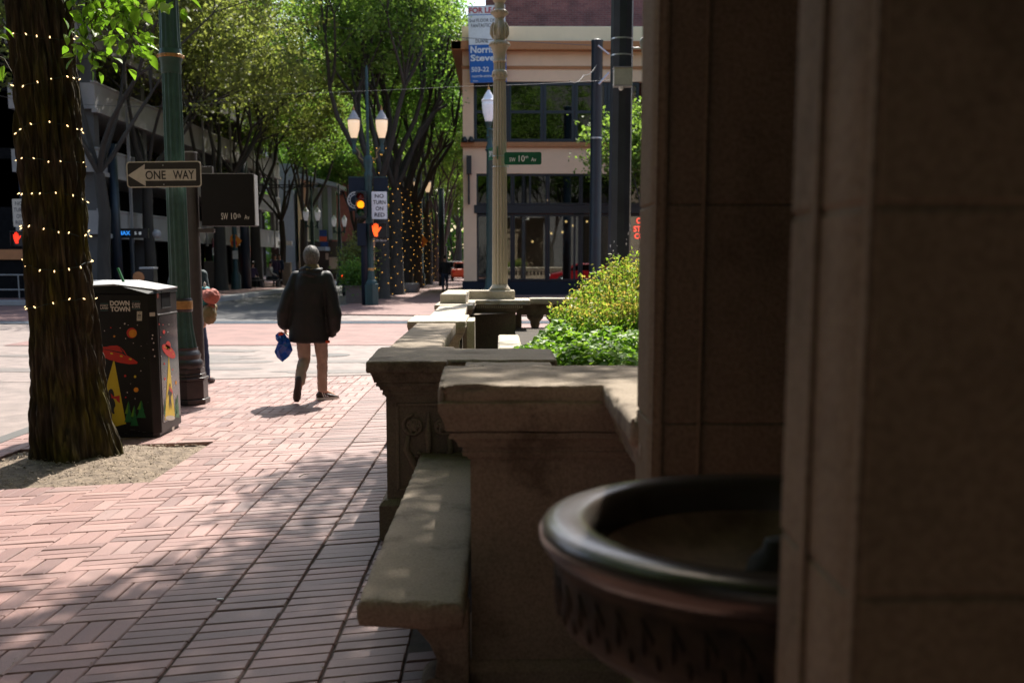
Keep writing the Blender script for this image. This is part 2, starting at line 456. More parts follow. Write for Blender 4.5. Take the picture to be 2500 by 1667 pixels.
def brickwall_mat(name, c1, c2, mortar, sc=1.0, coord='Object', mul=None):
    m, nt, n, l, p = NT(name)
    tc = n.new('ShaderNodeTexCoord'); mp = n.new('ShaderNodeMapping')
    if mul: mp.inputs['Rotation'].default_value = mul
    l.new(tc.outputs[coord], mp.inputs[0])
    b = n.new('ShaderNodeTexBrick')
    setc(b.inputs['Color1'], c1); setc(b.inputs['Color2'], c2); setc(b.inputs['Mortar'], mortar)
    b.inputs['Scale'].default_value = sc; b.inputs['Mortar Size'].default_value = 0.006
    b.inputs['Brick Width'].default_value = 0.30; b.inputs['Row Height'].default_value = 0.10
    l.new(mp.outputs[0], b.inputs[0])
    nz = n.new('ShaderNodeTexNoise'); nz.inputs['Scale'].default_value = 1.6; nz.inputs['Detail'].default_value = 8
    l.new(tc.outputs[coord], nz.inputs[0])
    r = ramp(n, [(0.3, (0.7, 0.7, 0.7)), (0.7, (1.15, 1.12, 1.1))]); l.new(nz.outputs[0], r.inputs[0])
    mx = n.new('ShaderNodeMixRGB'); mx.blend_type = 'MULTIPLY'; mx.inputs[0].default_value = 1
    l.new(b.outputs[0], mx.inputs[1]); l.new(r.outputs[0], mx.inputs[2]); l.new(mx.outputs[0], p.inputs['Base Color'])
    p.inputs['Roughness'].default_value = 0.8
    return m
M['brickwall'] = brickwall_mat('dark_red_brick_wall', (0.30, 0.10, 0.085), (0.20, 0.065, 0.06), (0.28, 0.21, 0.19), mul=(R(90), 0, 0))
M['brickpave'] = brickwall_mat('brick_crossing', (0.25, 0.135, 0.118), (0.19, 0.10, 0.09), (0.12, 0.09, 0.08))

# ------------------------------------------------------------ ground, road, pavements
SH = 0.27                                   # the paving courses run at a skew to the kerb
def vx(x): return SH * (x + 1.635)
PIT = (-4.115, -2.565, 8.20, 10.03)          # x0, x1, v0, v1 (v = y - skew)

def pave_mat():
    m, nt, n, l, p = NT('red_clay_paver')
    geo = n.new('ShaderNodeNewGeometry'); tc = n.new('ShaderNodeTexCoord')
    r = ramp(n, [(0.0, (0.12, 0.062, 0.054)), (0.06, (0.18, 0.088, 0.075)), (0.4, (0.235, 0.122, 0.104)), (0.75, (0.285, 0.158, 0.136)), (1.0, (0.225, 0.136, 0.12))])
    l.new(geo.outputs['Random Per Island'], r.inputs[0])
    n1 = n.new('ShaderNodeTexNoise'); n1.inputs['Scale'].default_value = 0.9; n1.inputs['Detail'].default_value = 6
    n2 = n.new('ShaderNodeTexNoise'); n2.inputs['Scale'].default_value = 260; n2.inputs['Detail'].default_value = 3
    l.new(tc.outputs['Object'], n1.inputs[0]); l.new(tc.outputs['Object'], n2.inputs[0])
    # darker brick ramp for the courses next to the balustrade
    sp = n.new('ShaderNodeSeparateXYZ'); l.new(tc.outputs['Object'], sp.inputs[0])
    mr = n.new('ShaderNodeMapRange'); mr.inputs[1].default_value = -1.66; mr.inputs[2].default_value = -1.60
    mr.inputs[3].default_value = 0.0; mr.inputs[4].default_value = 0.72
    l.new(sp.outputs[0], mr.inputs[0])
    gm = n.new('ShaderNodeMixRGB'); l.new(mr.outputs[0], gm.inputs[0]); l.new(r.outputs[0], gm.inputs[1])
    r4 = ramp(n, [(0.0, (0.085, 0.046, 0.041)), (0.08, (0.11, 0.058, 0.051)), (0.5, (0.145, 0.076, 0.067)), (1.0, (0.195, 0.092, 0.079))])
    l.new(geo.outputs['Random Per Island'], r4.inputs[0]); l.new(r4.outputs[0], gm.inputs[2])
    r2 = ramp(n, [(0.30, (0.70, 0.69, 0.69)), (0.5, (1.0, 1.0, 1.0)), (0.72, (1.16, 1.15, 1.14))]); l.new(n1.outputs[0], r2.inputs[0])
    r3 = ramp(n, [(0.3, (0.62, 0.60, 0.60)), (0.56, (1.06, 1.06, 1.06))]); l.new(n2.outputs[0], r3.inputs[0])
    a = n.new('ShaderNodeMixRGB'); a.blend_type = 'MULTIPLY'; a.inputs[0].default_value = 1
    b = n.new('ShaderNodeMixRGB'); b.blend_type = 'MULTIPLY'; b.inputs[0].default_value = 0.9
    l.new(gm.outputs[0], a.inputs[1]); l.new(r2.outputs[0], a.inputs[2]); l.new(a.outputs[0], b.inputs[1]); l.new(r3.outputs[0], b.inputs[2])
    l.new(b.outputs[0], p.inputs['Base Color'])
    p.inputs['Roughness'].default_value = 0.50; p.inputs['Specular IOR Level'].default_value = 0.6
    bp = n.new('ShaderNodeBump'); bp.inputs['Strength'].default_value = 0.5; bp.inputs['Distance'].default_value = 0.003
    l.new(n2.outputs[0], bp.inputs['Height']); l.new(bp.outputs[0], p.inputs['Normal'])
    return m
M['paver'] = pave_mat()

def pavers():
    V = []; Fc = []
    rr = random.Random(3)
    def brick(x0, x1, v0, v1):
        g = 0.0032
        x0 += g; x1 -= g; v0 += g; v1 -= g
        cx = (x0 + x1) / 2; cv = (v0 + v1) / 2
        if PIT[0] < cx < PIT[1] and PIT[2] < cv < PIT[3]: return
        dz = rr.uniform(-0.0025, 0.0012) - (.004 if rr.random() < .04 else 0); tx = rr.uniform(-.01, .01); ty = rr.uniform(-.01, .01)
        jx = rr.uniform(-.0018, .0018); jy = rr.uniform(-.0018, .0018)
        c = 0.005; n = len(V)
        for (ins, z) in ((0, -0.03), (0, -0.005), (c, 0.0)):
            for (x, v) in ((x0 + ins, v0 + ins), (x1 - ins, v0 + ins), (x1 - ins, v1 - ins), (x0 + ins, v1 - ins)):
                V.append((x + jx, v + vx(x) + jy, z + dz + (x - cx) * tx + (v - cv) * ty))
        for k in range(2):
            for i in range(4):
                j = (i + 1) % 4
                Fc.append((n + k * 4 + i, n + k * 4 + j, n + k * 4 + 4 + j, n + k * 4 + 4 + i))
        Fc.append((n + 8, n + 9, n + 10, n + 11))
    P = 0.31; Q = 0.3045
    # basket weave to the left of the soldier courses
    for i in range(9):
        x1 = -1.635 - i * P; x0 = x1 - P
        for j in range(-18, 32):
            v0 = 8.20 + (j - 8) * Q
            if v0 > 15.35: continue
            if (i + j) % 2 == 0:
                for k in range(3): brick(x0 + k * P / 3, x0 + (k + 1) * P / 3, v0, v0 + Q)
            else:
                for k in range(3): brick(x0, x1, v0 + k * Q / 3, v0 + (k + 1) * Q / 3)
    for i in range(13):
        x0 = -1.635 + i * P + (0.002 * i if i < 4 else 0.008); off = [0, .004, -.006, .008][i % 4]
        for j in range(0, 210):
            v0 = -5.6 + j * Q / 3 + off
            if v0 > 15.5: break
            if x0 > -.5 and v0 > 4.0: break
            brick(x0 + (.003 if 0 < i < 4 else 0), x0 + P, v0, v0 + Q / 3)
    me = bpy.data.meshes.new('pavement'); me.from_pydata(V, [], Fc); me.update()
    o = link('pavement', me, M['paver'])
    tag(o, kind='structure')
pavers()

def sheet(name, pts, z, m, kind='structure', sub=0):
    b = MB(); b.poly([(x, y, z) for x, y in pts]); o = b.build(name, m); tag(o, kind=kind); return o
M['asphalt'] = mat('asphalt', (0.10, 0.098, 0.10), 0.7, c2=(0.15, 0.146, 0.146), var=0.18, scale=1.5, bump=0.5, bscale=160)
M['asphalt_light'] = mat('pale_worn_asphalt', (0.135, 0.104, 0.093), 0.7, c2=(0.20, 0.155, 0.138), var=0.16, scale=3, bump=0.6, bscale=150, detail=10)
M['track'] = mat('blue_grey_track_slab', (0.07, 0.085, 0.105), 0.95, var=0.15, scale=2, spec=.08)
M['terrain'] = mat('city_ground', (0.11, 0.105, 0.10), 0.95, var=0.2, scale=0.3)
sheet('ground', [(-400, -60), (400, -60), (400, 900), (-400, 900)], -0.060, M['terrain'])
sheet('paving_bed', [(-4.43, -6), (3.0, -6), (3.0, 15.0 + vx(0)), (-4.43, 15.0 + vx(-4.43) + .25)], -0.012, M['mortar']) if False else None
sheet('road_edge', [(-11.0, -60), (-4.62, -60), (-4.62, 14.99), (-11.0, 14.99)], -0.042, M['asphalt_light'])
b = MB()
x0, x1 = PIT[0], PIT[1]
# bed under the bricks, with the tree pit left open
def P4(xa, xb, va, vb, z): return [(xa, va + vx(xa), z), (xb, va + vx(xb), z), (xb, vb + vx(xb), z), (xa, vb + vx(xa), z)]
b.poly(P4(-4.43, 3.0, -6, PIT[2], -.011)); b.poly(P4(-4.43, PIT[0], PIT[2], PIT[3], -.011)); b.poly(P4(PIT[1], 3.0, PIT[2], PIT[3], -.011)); b.poly(P4(-4.43, 3.0, PIT[3], 15.75, -.011))
o = b.build('paving_bed', M['mortar']); tag(o, kind='structure')
sheet('road', [(-11.0, -60), (-4.62, -60), (-4.62, 900), (-11.0, 900)], -0.046, M['asphalt'])
sheet('cross_street', [(-80, 15.0), (-4.62, 15.0), (-4.62, 41.0), (-80, 41.0)], -0.038, M['asphalt_light'])
sheet('cross_street', [(-4.62, 15.0), (80, 15.0), (80, 41.0), (-4.62, 41.0)], -0.036, M['asphalt_light'])
M['asphalt_dark'] = mat('shade_toned_asphalt', (0.040, 0.040, 0.043), 0.7, c2=(0.075, 0.073, 0.074), var=0.25, scale=1.2, bump=0.5, bscale=160, stretch=(.3, 2.5, 1))  # tree shade over the lane is put into this darker streaked colour
sheet('shade_toned_lane', [(-11.7, 29.91), (-6.2, 29.91), (-5.4, 90), (-10.9, 90)], -0.030, M['asphalt_dark'])
sheet('crosswalk', [(-9.6, 21.4), (60, 21.4), (60, 40.5), (-9.6, 29.3)], -0.026, M['brickpave'])
sheet('crosswalk', [(-60, 29.9), (-11.6, 29.9), (-11.6, 40), (-60, 40)], -0.022, M['brickpave'])
sheet('track_slab', [(-80, 28.6), (80, 28.6), (80, 29.9), (-80, 29.9)], -0.018, M['track'])
rr = random.Random(8)
b = MB()
for k in range(16):
    cx0, cy0, r0 = rr.uniform(-9, 1), rr.uniform(16.3, 21), rr.uniform(.15, .7); pts = []
    for q in range(14):
        a = q * 2 * math.pi / 14; r1_ = r0 * rr.uniform(.7, 1.2); pts.append((cx0 + r1_ * 1.6 * math.cos(a), cy0 + r1_ * .5 * math.sin(a), -.0335 + k * .0002))
    b.poly(pts)
tag(b.build('road_stains', mat('stained_asphalt', (0.10, 0.085, 0.078), 0.7, var=.3, scale=8)), kind='structure')
b = MB(); b.lathe([(.33, -.034), (.33, -.028), (.02, -.026)], -2.95, 19.2, 28)
tag(b.build('manhole_cover', mat('iron_cover', (.05, .045, .045), .5, var=.3, scale=20)), kind='structure')
b = MB(); b.box(-80, 80, 28.85, 28.92, -.018, -.012); b.box(-80, 80, 29.65, 29.72, -.018, -.012)
tag(b.build('rail', M['asphalt_dark']), 'two thin steel rails set in the grey track slab across the street', 'rail')
b = MB(); b.prism([(-6.0, 33.5), (-1.0, 32.4), (60, 32.4), (60, 120), (-5.4, 120), (-5.6, 36)], -.016, 0.0); tag(b.build('far_pavement', M['brickpave']), kind='structure')
b = MB(); b.prism([(-80, 40.5), (-13.6, 40.3), (-11.6, 41.5), (-10.95, 44), (-10.85, 160), (-80, 160)], -.03, 0.15); tag(b.build('left_pavement', M['concrete'], bevel=.02), kind='structure')
b = MB(); b.prism([(-79, 41.2), (-13.6, 41.0), (-12.2, 42.2), (-11.5, 44.5), (-11.4, 159), (-79, 159)], .15, 0.158); tag(b.build('left_brick_pavement', M['brickpave']), kind='structure')
# granite kerb of the near pavement
b = MB()
for k in range(13):
    y0 = -4 + k * 1.5
    b.box(-4.61, -4.45, y0 + .006, y0 + 1.494, -.2, -.004)
tag(b.build('kerb', M['concrete_dark'], bevel=.012), kind='structure')
b = MB(); b.box(-11.0, -10.86, -60, 14.0, -.2, .1); tag(b.build('far_kerb', M['concrete'], bevel=.012), kind='structure')
sheet('opposite_pavement', [(-40, -60), (-10.99, -60), (-10.99, 14.0), (-40, 14.0)], 0.10, M['brickpave'])

# tree pit soil with bark chips
def soil():
    n = 90; V = []; Fc = []
    for j in range(n + 1):
        for i in range(n + 1):
            x = PIT[0] + (PIT[1] - PIT[0]) * i / n; v = PIT[2] + (PIT[3] - PIT[2]) * j / n
            ed = min(i, n - i, j, n - j) / n
            z = -0.035 + 0.035 * min(1, ed * 5) + 0.014 * noise.noise(Vector((x * 3, v * 3, 1))) + 0.008 * noise.noise(Vector((x * 16, v * 16, 4)))
            dx = x + 3.33; dy = v + vx(x) - 8.95
            z += 0.05 * math.exp(-(dx * dx + dy * dy) / 0.35)
            if j > n * .96 and x > -3.5: z -= .02
            V.append((x, v + vx(x), z))
    for j in range(n):
        for i in range(n):
            a = j * (n + 1) + i; Fc.append((a, a + 1, a + n + 2, a + n + 1))
    me = bpy.data.meshes.new('soil'); me.from_pydata(V, [], Fc)
    o = link('soil', me, M['soil'], smooth=True); tag(o, kind='structure')
    b = MB(); rr = random.Random(5)
    for k in range(1500):
        x = rr.uniform(PIT[0] + .02, PIT[1] - .01); v = rr.uniform(PIT[2] + .02, PIT[3] - .05)
        y = v + vx(x); s = rr.uniform(.004, .016) * (1 if rr.random() < .9 else 1.6); a = rr.uniform(0, 6.28)
        ed = min(x - PIT[0], PIT[1] - x, v - PIT[2], PIT[3] - v)
        dx = x + 3.33; dy = y - 8.95
        z = -0.035 + .035 * min(1, ed / 1.6 * 5) + 0.05 * math.exp(-(dx * dx + dy * dy) / 0.35) + .010
        c, sn = math.cos(a) * s, math.sin(a) * s; w = rr.uniform(.25, .6); t = rr.uniform(-.4, .4) * s
        b.add([(x - c, y - sn, z - t), (x + sn * w, y - c * w, z), (x + c, y + sn, z + t), (x - sn * w, y + c * w, z + .003), (x, y, z + .006)], [(0, 1, 4), (1, 2, 4), (2, 3, 4), (3, 0, 4)])
    tag(b.build('bark_chips', M['chips']), 'pale bark chips scattered on the dry soil of the tree pit', 'bark chips', kind='stuff')
soil()
# small litter on the bricks
b = MB(); p = gp(535, 1464); b.box(p.x - .012, p.x + .02, p.y, p.y + .012, .0, .006)
tag(b.build('paper_scrap', M['white']), 'tiny white paper scrap lying on the dark paver joint', 'litter')
b = MB(); p = gp(730, 1164); q = gp(755, 1158); b.tube([p + Vector((0, 0, .004)), (p + q) / 2 + Vector((0, 0, .012)), q + Vector((0, 0, .005))], [.003, .004, .002], 5)
tag(b.build('twig', M['petals']), 'thin dark twig lying on the sunlit pavers', 'twig')
b = MB(); rr = random.Random(11)
for k in range(420):
    x = rr.uniform(-4.2, -.5); y = rr.uniform(3.5, 12); s = rr.uniform(.002, .006)
    if rr.random() < .7: x = rr.choice([-1.635, -1.325, -1.01, -.70, -1.945]) + rr.gauss(0, .01)
    b.add([(x - s, y, .001), (x, y - s * .6, .002), (x + s, y, .004), (x, y + s * .6, .006)], [(0, 1, 2, 3)])
tag(b.build('petal_litter', M['chips']), 'fallen flecks and petals caught in the paver joints', 'litter', kind='stuff')

# ------------------------------------------------------------ stone work
def offset_poly(P, d):
    n = len(P); out = []
    for i in range(n):
        p0, p1, p2 = Vector(P[i - 1]), Vector(P[i]), Vector(P[(i + 1) % n])
        a = (p1 - p0).normalized(); b_ = (p2 - p1).normalized()
        na = Vector((a.y, -a.x)); nb = Vector((b_.y, -b_.x))
        m = na + nb
        out.append(p1 + m * (d / max(m.dot(na), .2)))
    return out
def subdiv(P, step):
    out = []
    n = len(P)
    for i in range(n):
        a, c = P[i], P[(i + 1) % n]
        k = max(1, int((c - a).length / step))
        out.append((a, i, 0)) if False else None
        for j in range(k): out.append(a + (c - a) * (j / k))
    return out
def moulded(name, P, prof, m, parent=None, step=0.035, rough=0.003, top=True, seed=0, topn=0.002, chip=0.006):
    """stone block: plan outline P (counter-clockwise) swept up through (offset, z) pairs"""
    n0 = len(P); ks = []
    for i in range(n0):
        a, c = Vector(P[i]), Vector(P[(i + 1) % n0]); ks.append(max(1, int((c - a).length / step)))
    V = []; Fc = []; N = sum(ks)
    for (d, z) in prof:
        Q = offset_poly(P, d)
        for i in range(n0):
            a, c = Q[i], Q[(i + 1) % n0]
            for j in range(ks[i]):
                p = a + (c - a) * (j / ks[i])
                s = Vector((p.x * 9 + seed, p.y * 9, z * 9))
                e = noise.noise(s) * rough + noise.noise(s * 4) * rough * .6
                q = Vector((p.x + e, p.y + noise.noise(s + Vector((5, 5, 5))) * rough + 0, z))
                V.append((q.x, q.y, q.z + e * .6))
    m_ = len(prof)
    for r in range(m_ - 1):
        for k in range(N):
            Fc.append((r * N + k, r * N + (k + 1) % N, (r + 1) * N + (k + 1) % N, (r + 1) * N + k))
    b_ = MB(); b_.add(V, Fc)
    if top: b_.add([], [])
    me = bpy.data.meshes.new(name)
    me.from_pydata(V, [], Fc)
    bm = bmesh.new(); bm.from_mesh(me); bm.verts.ensure_lookup_table()
    if top:
        f = bm.faces.new([bm.verts[(m_ - 1) * N + k] for k in range(N)])
        fb = bm.faces.new([bm.verts[N - 1 - k] for k in range(N)])
        bmesh.ops.triangulate(bm, faces=[f, fb])
    bmesh.ops.recalc_face_normals(bm, faces=bm.faces)
    for e in bm.edges: e.smooth = not (len(e.link_faces) == 2 and e.calc_face_angle(0) > R(32))
    for f in bm.faces: f.smooth = True
    bm.to_mesh(me); bm.free()
    return link(name, me, m, parent)
def erode(o, amt, scale=6, seed=0):
    """uneven worn surface: grid + noise displacement (used on big slabs)"""
    t = bpy.data.textures.new('worn', 'CLOUDS'); t.noise_scale = 1.0 / scale; t.noise_depth = 4
    d = o.modifiers.new('worn', 'DISPLACE'); d.texture = t; d.strength = amt; d.mid_level = 0.5; d.texture_coords = 'GLOBAL'
def slab(name, P, z0, z1, m, parent=None, r=0.02, amt=0.012, seed=0, step=0.02):
    """worn coping slab with really uneven top and chipped arrises"""
    bm = bmesh.new()
    vs = [bm.verts.new((x, y, z0)) for x, y in P]
    f = bm.faces.new(vs)
    ex = bmesh.ops.extrude_face_region(bm, geom=[f])
    bmesh.ops.translate(bm, verts=[v for v in ex['geom'] if isinstance(v, bmesh.types.BMVert)], vec=(0, 0, z1 - z0))
    bmesh.ops.recalc_face_normals(bm, faces=bm.faces)
    bmesh.ops.bevel(bm, geom=[e for e in bm.edges], offset=r, segments=2, affect='EDGES', profile=.6)
    # slice into a grid so that it can be worn
    xs = [p[0] for p in P]; ys = [p[1] for p in P]
    x = min(xs) + step
    while x < max(xs):
        g = bm.verts[:] + bm.edges[:] + bm.faces[:]
        bmesh.ops.bisect_plane(bm, geom=g, plane_co=(x, 0, 0), plane_no=(1, 0, 0)); x += step
    y = min(ys) + step
    while y < max(ys):
        g = bm.verts[:] + bm.edges[:] + bm.faces[:]
        bmesh.ops.bisect_plane(bm, geom=g, plane_co=(0, y, 0), plane_no=(0, 1, 0)); y += step
    g = bm.verts[:] + bm.edges[:] + bm.faces[:]
    bmesh.ops.bisect_plane(bm, geom=g, plane_co=(0, 0, (z0 + z1) / 2), plane_no=(0, 0, 1))
    bm.normal_update()
    for v in bm.verts:
        s = Vector((v.co.x, v.co.y, v.co.z)) * 5 + Vector((seed, 0, 0))
        e = noise.noise(s) * .5 + noise.noise(s * 3.1) * .35 + noise.noise(s * 9) * .25
        k = 1.0
        nn = v.normal
        edge = 1 - max(abs(nn.x), abs(nn.y), abs(nn.z))
        ch = 0.0
        if edge > .12:
            q = noise.noise(s * 2.3 + Vector((9, 3, 1)))
            if q > .12: ch = (q - .12) * amt * 2.6
        v.co += nn * (e * amt * .55 - ch)
    for f in bm.faces: f.smooth = True
    me = bpy.data.meshes.new(name); bm.to_mesh(me); bm.free()
    return link(name, me, m, parent)

def scale_prof(pr, z0, z1, k):
    a, c = pr[0][1], pr[-1][1]
    return [(d * k, z0 + (z - a) / (c - a) * (z1 - z0)) for d, z in pr]
CORN = [(0, 0), (.010, 0), (.014, .05), (.030, .05), (.034, .12), (.030, .14), (.030, .22), (.048, .22), (.053, .30), (.066, .36), (.082, .37), (.082, .46), (.074, .47), (.074, .50), (.096, .50), (.102, .60), (.120, .76), (.128, .82), (.128, .95), (.10, 1.0)]

# --- near pier with the return wall towards the gate post
near = thing('stone_pier', 'nearest weathered sandstone pier with a wide worn cap beside the bronze basin', 'stone pier', (0.1, 4.0, 0))
BP1 = [(-.108, 3.86), (.478, 3.86), (.478, 2.98), (1.2, 2.98), (1.2, 4.42), (-.108, 4.42)]
moulded('shaft', BP1, [(.035, 0.0), (.035, .13), (.012, .16), (0, .165), (0, .905)], M['stone'], near, rough=.002)
moulded('cornice', BP1, scale_prof(CORN, .905, 1.125, .85) , M['stone'], near, rough=.004, seed=3)
slab('cap', [(-.215, 3.765), (.352, 3.765), (.352, 2.95), (1.25, 2.95), (1.25, 4.51), (-.235, 4.51)], 1.098, 1.177, M['stone'], near, r=.02, amt=.016, seed=1)

# --- stone bench between the piers
bench = thing('stone_bench', 'long worn stone bench slab in dappled shade beside the brick pavement', 'stone bench', (-.3, 4.9, 0))
slab('seat', [(-.475, 3.50), (-.118, 3.45), (-.118, 6.33), (-.465, 6.38)], .405, .50, M['stone'], bench, r=.028, amt=.010, seed=7)
for yy in (3.72, 6.0):
    b = MB()
    pr = [(-.36, .40), (-.112, .40), (-.112, 0.0), (-.25, 0.0), (-.26, .09), (-.235, .15), (-.225, .21), (-.25, .27), (-.30, .33)]
    b.plate([(x, yy, z) for x, z in pr], (0, .16, 0))
    o = b.build('scroll_support', M['stone'], bench, bevel=.012)
    b = MB()
    b.tube([(-.235, yy - .012, .10), (-.235, yy + .172, .10)], .052, 16)
    b.build('scroll', M['stone'], o, autosmooth=True)
# backing wall behind the bench
bw = thing('garden_wall', 'low stone wall with a pale coping linking the two nearest piers', 'garden wall', (.05, 5.3, 0))
moulded('wall', [(-.112, 4.43), (.20, 4.43), (.20, 6.20), (-.112, 6.20)], [(0, 0), (0, .95)], M['stone'], bw, step=.2)
slab('coping', [(-.20, 4.52), (.285, 4.52), (.285, 6.235), (-.20, 6.235)], .95, 1.03, M['stone'], bw, r=.012, amt=.006, seed=4)

# --- second pier, carved
second = thing('stone_pier', 'second sandstone pier with carved scroll panel at the far end of the bench', 'stone pier', (-.5, 6.7, 0))
BP2 = [(-.655, 6.28), (.22, 6.36), (.22, 6.97), (-.39, 7.00), (-.39, 7.11), (-.655, 7.08)]
moulded('shaft', BP2, [(.045, 0.0), (.045, .2), (.018, .23), (0, .235), (0, .83)], M['stone'], second, rough=.002)
moulded('cornice', BP2, scale_prof(CORN, .83, 1.0, .62), M['stone'], second, rough=.004, seed=8)
slab('cap', [(-.755, 6.17), (-.300, 6.19), (-.300, 6.27), (.322, 6.27), (.322, 7.06), (-.300, 7.09), (-.300, 7.22), (-.790, 7.20)], .972, 1.04, M['stone'], second, r=.014, amt=.009, seed=11)
b = MB()      # raised frame and carved scrolls on the front panel
yf = 6.285
for (xa, xb, za, zb) in ((-.60, -.582, .28, .79), (-.60, -.15, .775, .79), (-.60, -.15, .28, .295)):
    b.box(xa, xb, yf - .010, yf + .02, za, zb)
b.build('panel_frame', M['stone'], second, bevel=.004)
b = MB()
def scroll(cx, cz, r, turns, s, th=.012, yy=yf):
    pts = []
    for k in range(int(turns * 14) + 1):
        a = s * (k / 14 * 2 * math.pi); q = r * (1 - .75 * k / (turns * 14))
        pts.append((cx + q * math.cos(a + 1.6), yy - .004, cz + q * math.sin(a + 1.6)))
    b.tube(pts, th, 6)
for cx, s in ((-.50, 1), (-.33, -1)):
    scroll(cx, .66, .065, 1.6, s)
    b.ball((cx, yf - .004, .66), (.034, .018, .034), 12, 8)
    for k in range(6):
        a = k * 1.047
        b.ball((cx + .03 * math.cos(a), yf - .012, .66 + .03 * math.sin(a)), (.012, .010, .012), 6, 4)
    b.tube([(cx - .03 * s, yf, .60), (cx - .045 * s, yf - .006, .52), (cx - .01 * s, yf - .008, .46), (cx + .02 * s, yf - .004, .38), (cx, yf, .32)], [.014, .018, .022, .014, .006], 8)
    scroll(cx + .02 * s, .47, .035, 1.2, -s, .009)
b.tube([(-.415, yf, .74), (-.415, yf - .01, .6), (-.415, yf, .34)], [.008, .02, .006], 8)
b.build('carved_scrolls', M['stone'], second, smooth=True)

# --- balustrade runs beyond
def baluster(cx, cy, z0, z1, m, parent):
    h = z1 - z0
    pr = [(.055, 0), (.055, .08), (.038, .10), (.05, .13), (.066, .24), (.07, .32), (.055, .46), (.034, .62), (.028, .72), (.04, .76), (.03, .80), (.036, .88), (.056, .90), (.056, 1.0)]
    bb = MB(); bb.lathe([(r, z0 + z * h) for r, z in pr], cx, cy, 14)
    return bb.build('baluster', m, parent, autosmooth=True)
r1 = thing('balustrade', 'run of balustrade with grey coping just beyond the carved pier', 'balustrade', (-.57, 8.6, 0))
slab('coping', [(-.745, 7.205), (-.400, 7.225), (-.410, 10.17), (-.770, 10.17)], .93, 1.028, M['stone'], r1, r=.012, amt=.008, seed=13)
moulded('plinth', [(-.70, 7.16), (-.44, 7.16), (-.44, 10.25), (-.70, 10.25)], [(0, 0), (0, .34), (-.02, .36)], M['stone'], r1, step=.2)
for k in range(9): baluster(-.57, 7.42 + k * .315, .36, .93, M['stone'], r1)
third = thing('stone_pier', 'small third pier with pale cap halfway along the balustrade', 'stone pier', (-.6, 10.7, 0))
BP3 = [(-.77, 10.24), (-.36, 10.26), (-.36, 10.15), (-.29, 10.15), (-.29, 11.25), (-.42, 11.3), (-.77, 11.26)]
BP3 = [(-.79, 10.24), (-.385, 10.24), (-.385, 11.28), (-.79, 11.28)]
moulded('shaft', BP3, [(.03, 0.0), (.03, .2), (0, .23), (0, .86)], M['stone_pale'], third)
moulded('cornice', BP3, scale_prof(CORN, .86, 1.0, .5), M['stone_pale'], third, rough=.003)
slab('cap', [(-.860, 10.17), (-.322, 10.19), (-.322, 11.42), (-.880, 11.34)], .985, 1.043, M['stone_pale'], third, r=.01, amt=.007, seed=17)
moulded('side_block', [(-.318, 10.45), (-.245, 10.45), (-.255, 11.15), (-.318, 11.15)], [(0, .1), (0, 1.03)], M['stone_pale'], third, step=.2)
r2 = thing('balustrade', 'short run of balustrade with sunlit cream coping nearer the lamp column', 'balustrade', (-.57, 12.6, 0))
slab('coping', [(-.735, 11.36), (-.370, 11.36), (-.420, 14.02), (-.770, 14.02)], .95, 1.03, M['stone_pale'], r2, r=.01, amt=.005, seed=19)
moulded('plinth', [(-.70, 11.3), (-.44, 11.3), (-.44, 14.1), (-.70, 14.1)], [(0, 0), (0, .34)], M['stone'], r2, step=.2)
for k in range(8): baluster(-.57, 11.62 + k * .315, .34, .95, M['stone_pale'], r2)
fourth = thing('stone_pier', 'corner pier of pale stone with a raised block under the lamp column', 'stone pier', (-.3, 15.4, 0))
BP4 = [(-.74, 14.1), (-.42, 14.1), (-.42, 15.75), (.215, 15.75), (.215, 16.5), (-.74, 16.5)]
moulded('shaft', BP4, [(.03, 0.0), (.03, .2), (0, .23), (0, .86)], M['stone'], fourth)
moulded('cornice', BP4, scale_prof(CORN, .86, 1.0, .6), M['stone'], fourth, rough=.003)
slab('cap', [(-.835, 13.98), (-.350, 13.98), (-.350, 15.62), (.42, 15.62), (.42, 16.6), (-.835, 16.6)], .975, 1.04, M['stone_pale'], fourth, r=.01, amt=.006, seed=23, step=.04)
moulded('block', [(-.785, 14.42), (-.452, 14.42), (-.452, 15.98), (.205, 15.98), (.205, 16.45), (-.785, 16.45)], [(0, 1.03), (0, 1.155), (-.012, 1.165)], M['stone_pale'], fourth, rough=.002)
b = MB()      # dentils under the cap on the garden side
for k in range(22): b.box(-.34 + k * .03, -.322 + k * .03, 15.66, 15.70, .93, .965)
b.build('dentils', M['stone_pale'], fourth)
# back balustrade running off to the right along the cross street
r3 = thing('balustrade', 'back balustrade along the cross street with dark wall below its coping', 'balustrade', (3, 16.5, 0))
slab('coping', [(.425, 16.22), (7.9, 16.22), (7.9, 16.62), (.425, 16.62)], .96, 1.045, M['stone_pale'], r3, r=.012, amt=.006, seed=29, step=.08)
moulded('frieze', [(.235, 16.30), (7.9, 16.30), (7.9, 16.54), (.235, 16.54)], [(0, .80), (0, .955)], M['stone'], r3, step=.4)
moulded('plinth', [(.235, 16.28), (7.9, 16.28), (7.9, 16.56), (.235, 16.56)], [(0, 0), (0, .42)], M['stone'], r3, step=.4)
for k in range(26):
    q = MB(); q.lathe([(.075, .42), (.075, .50), (.09, .53), (.060, .56), (.058, .62), (.070, .66), (.072, .70), (.105, .735), (.122, .76), (.122, .80)], .51 + k * .285, 16.42, 16)
    q.build('baluster', M['stone'], r3, autosmooth=True)
q = MB(); q.box(.22, .31, 16.34, 16.5, .42, .80); q.build('half_baluster', M['stone'], r3)
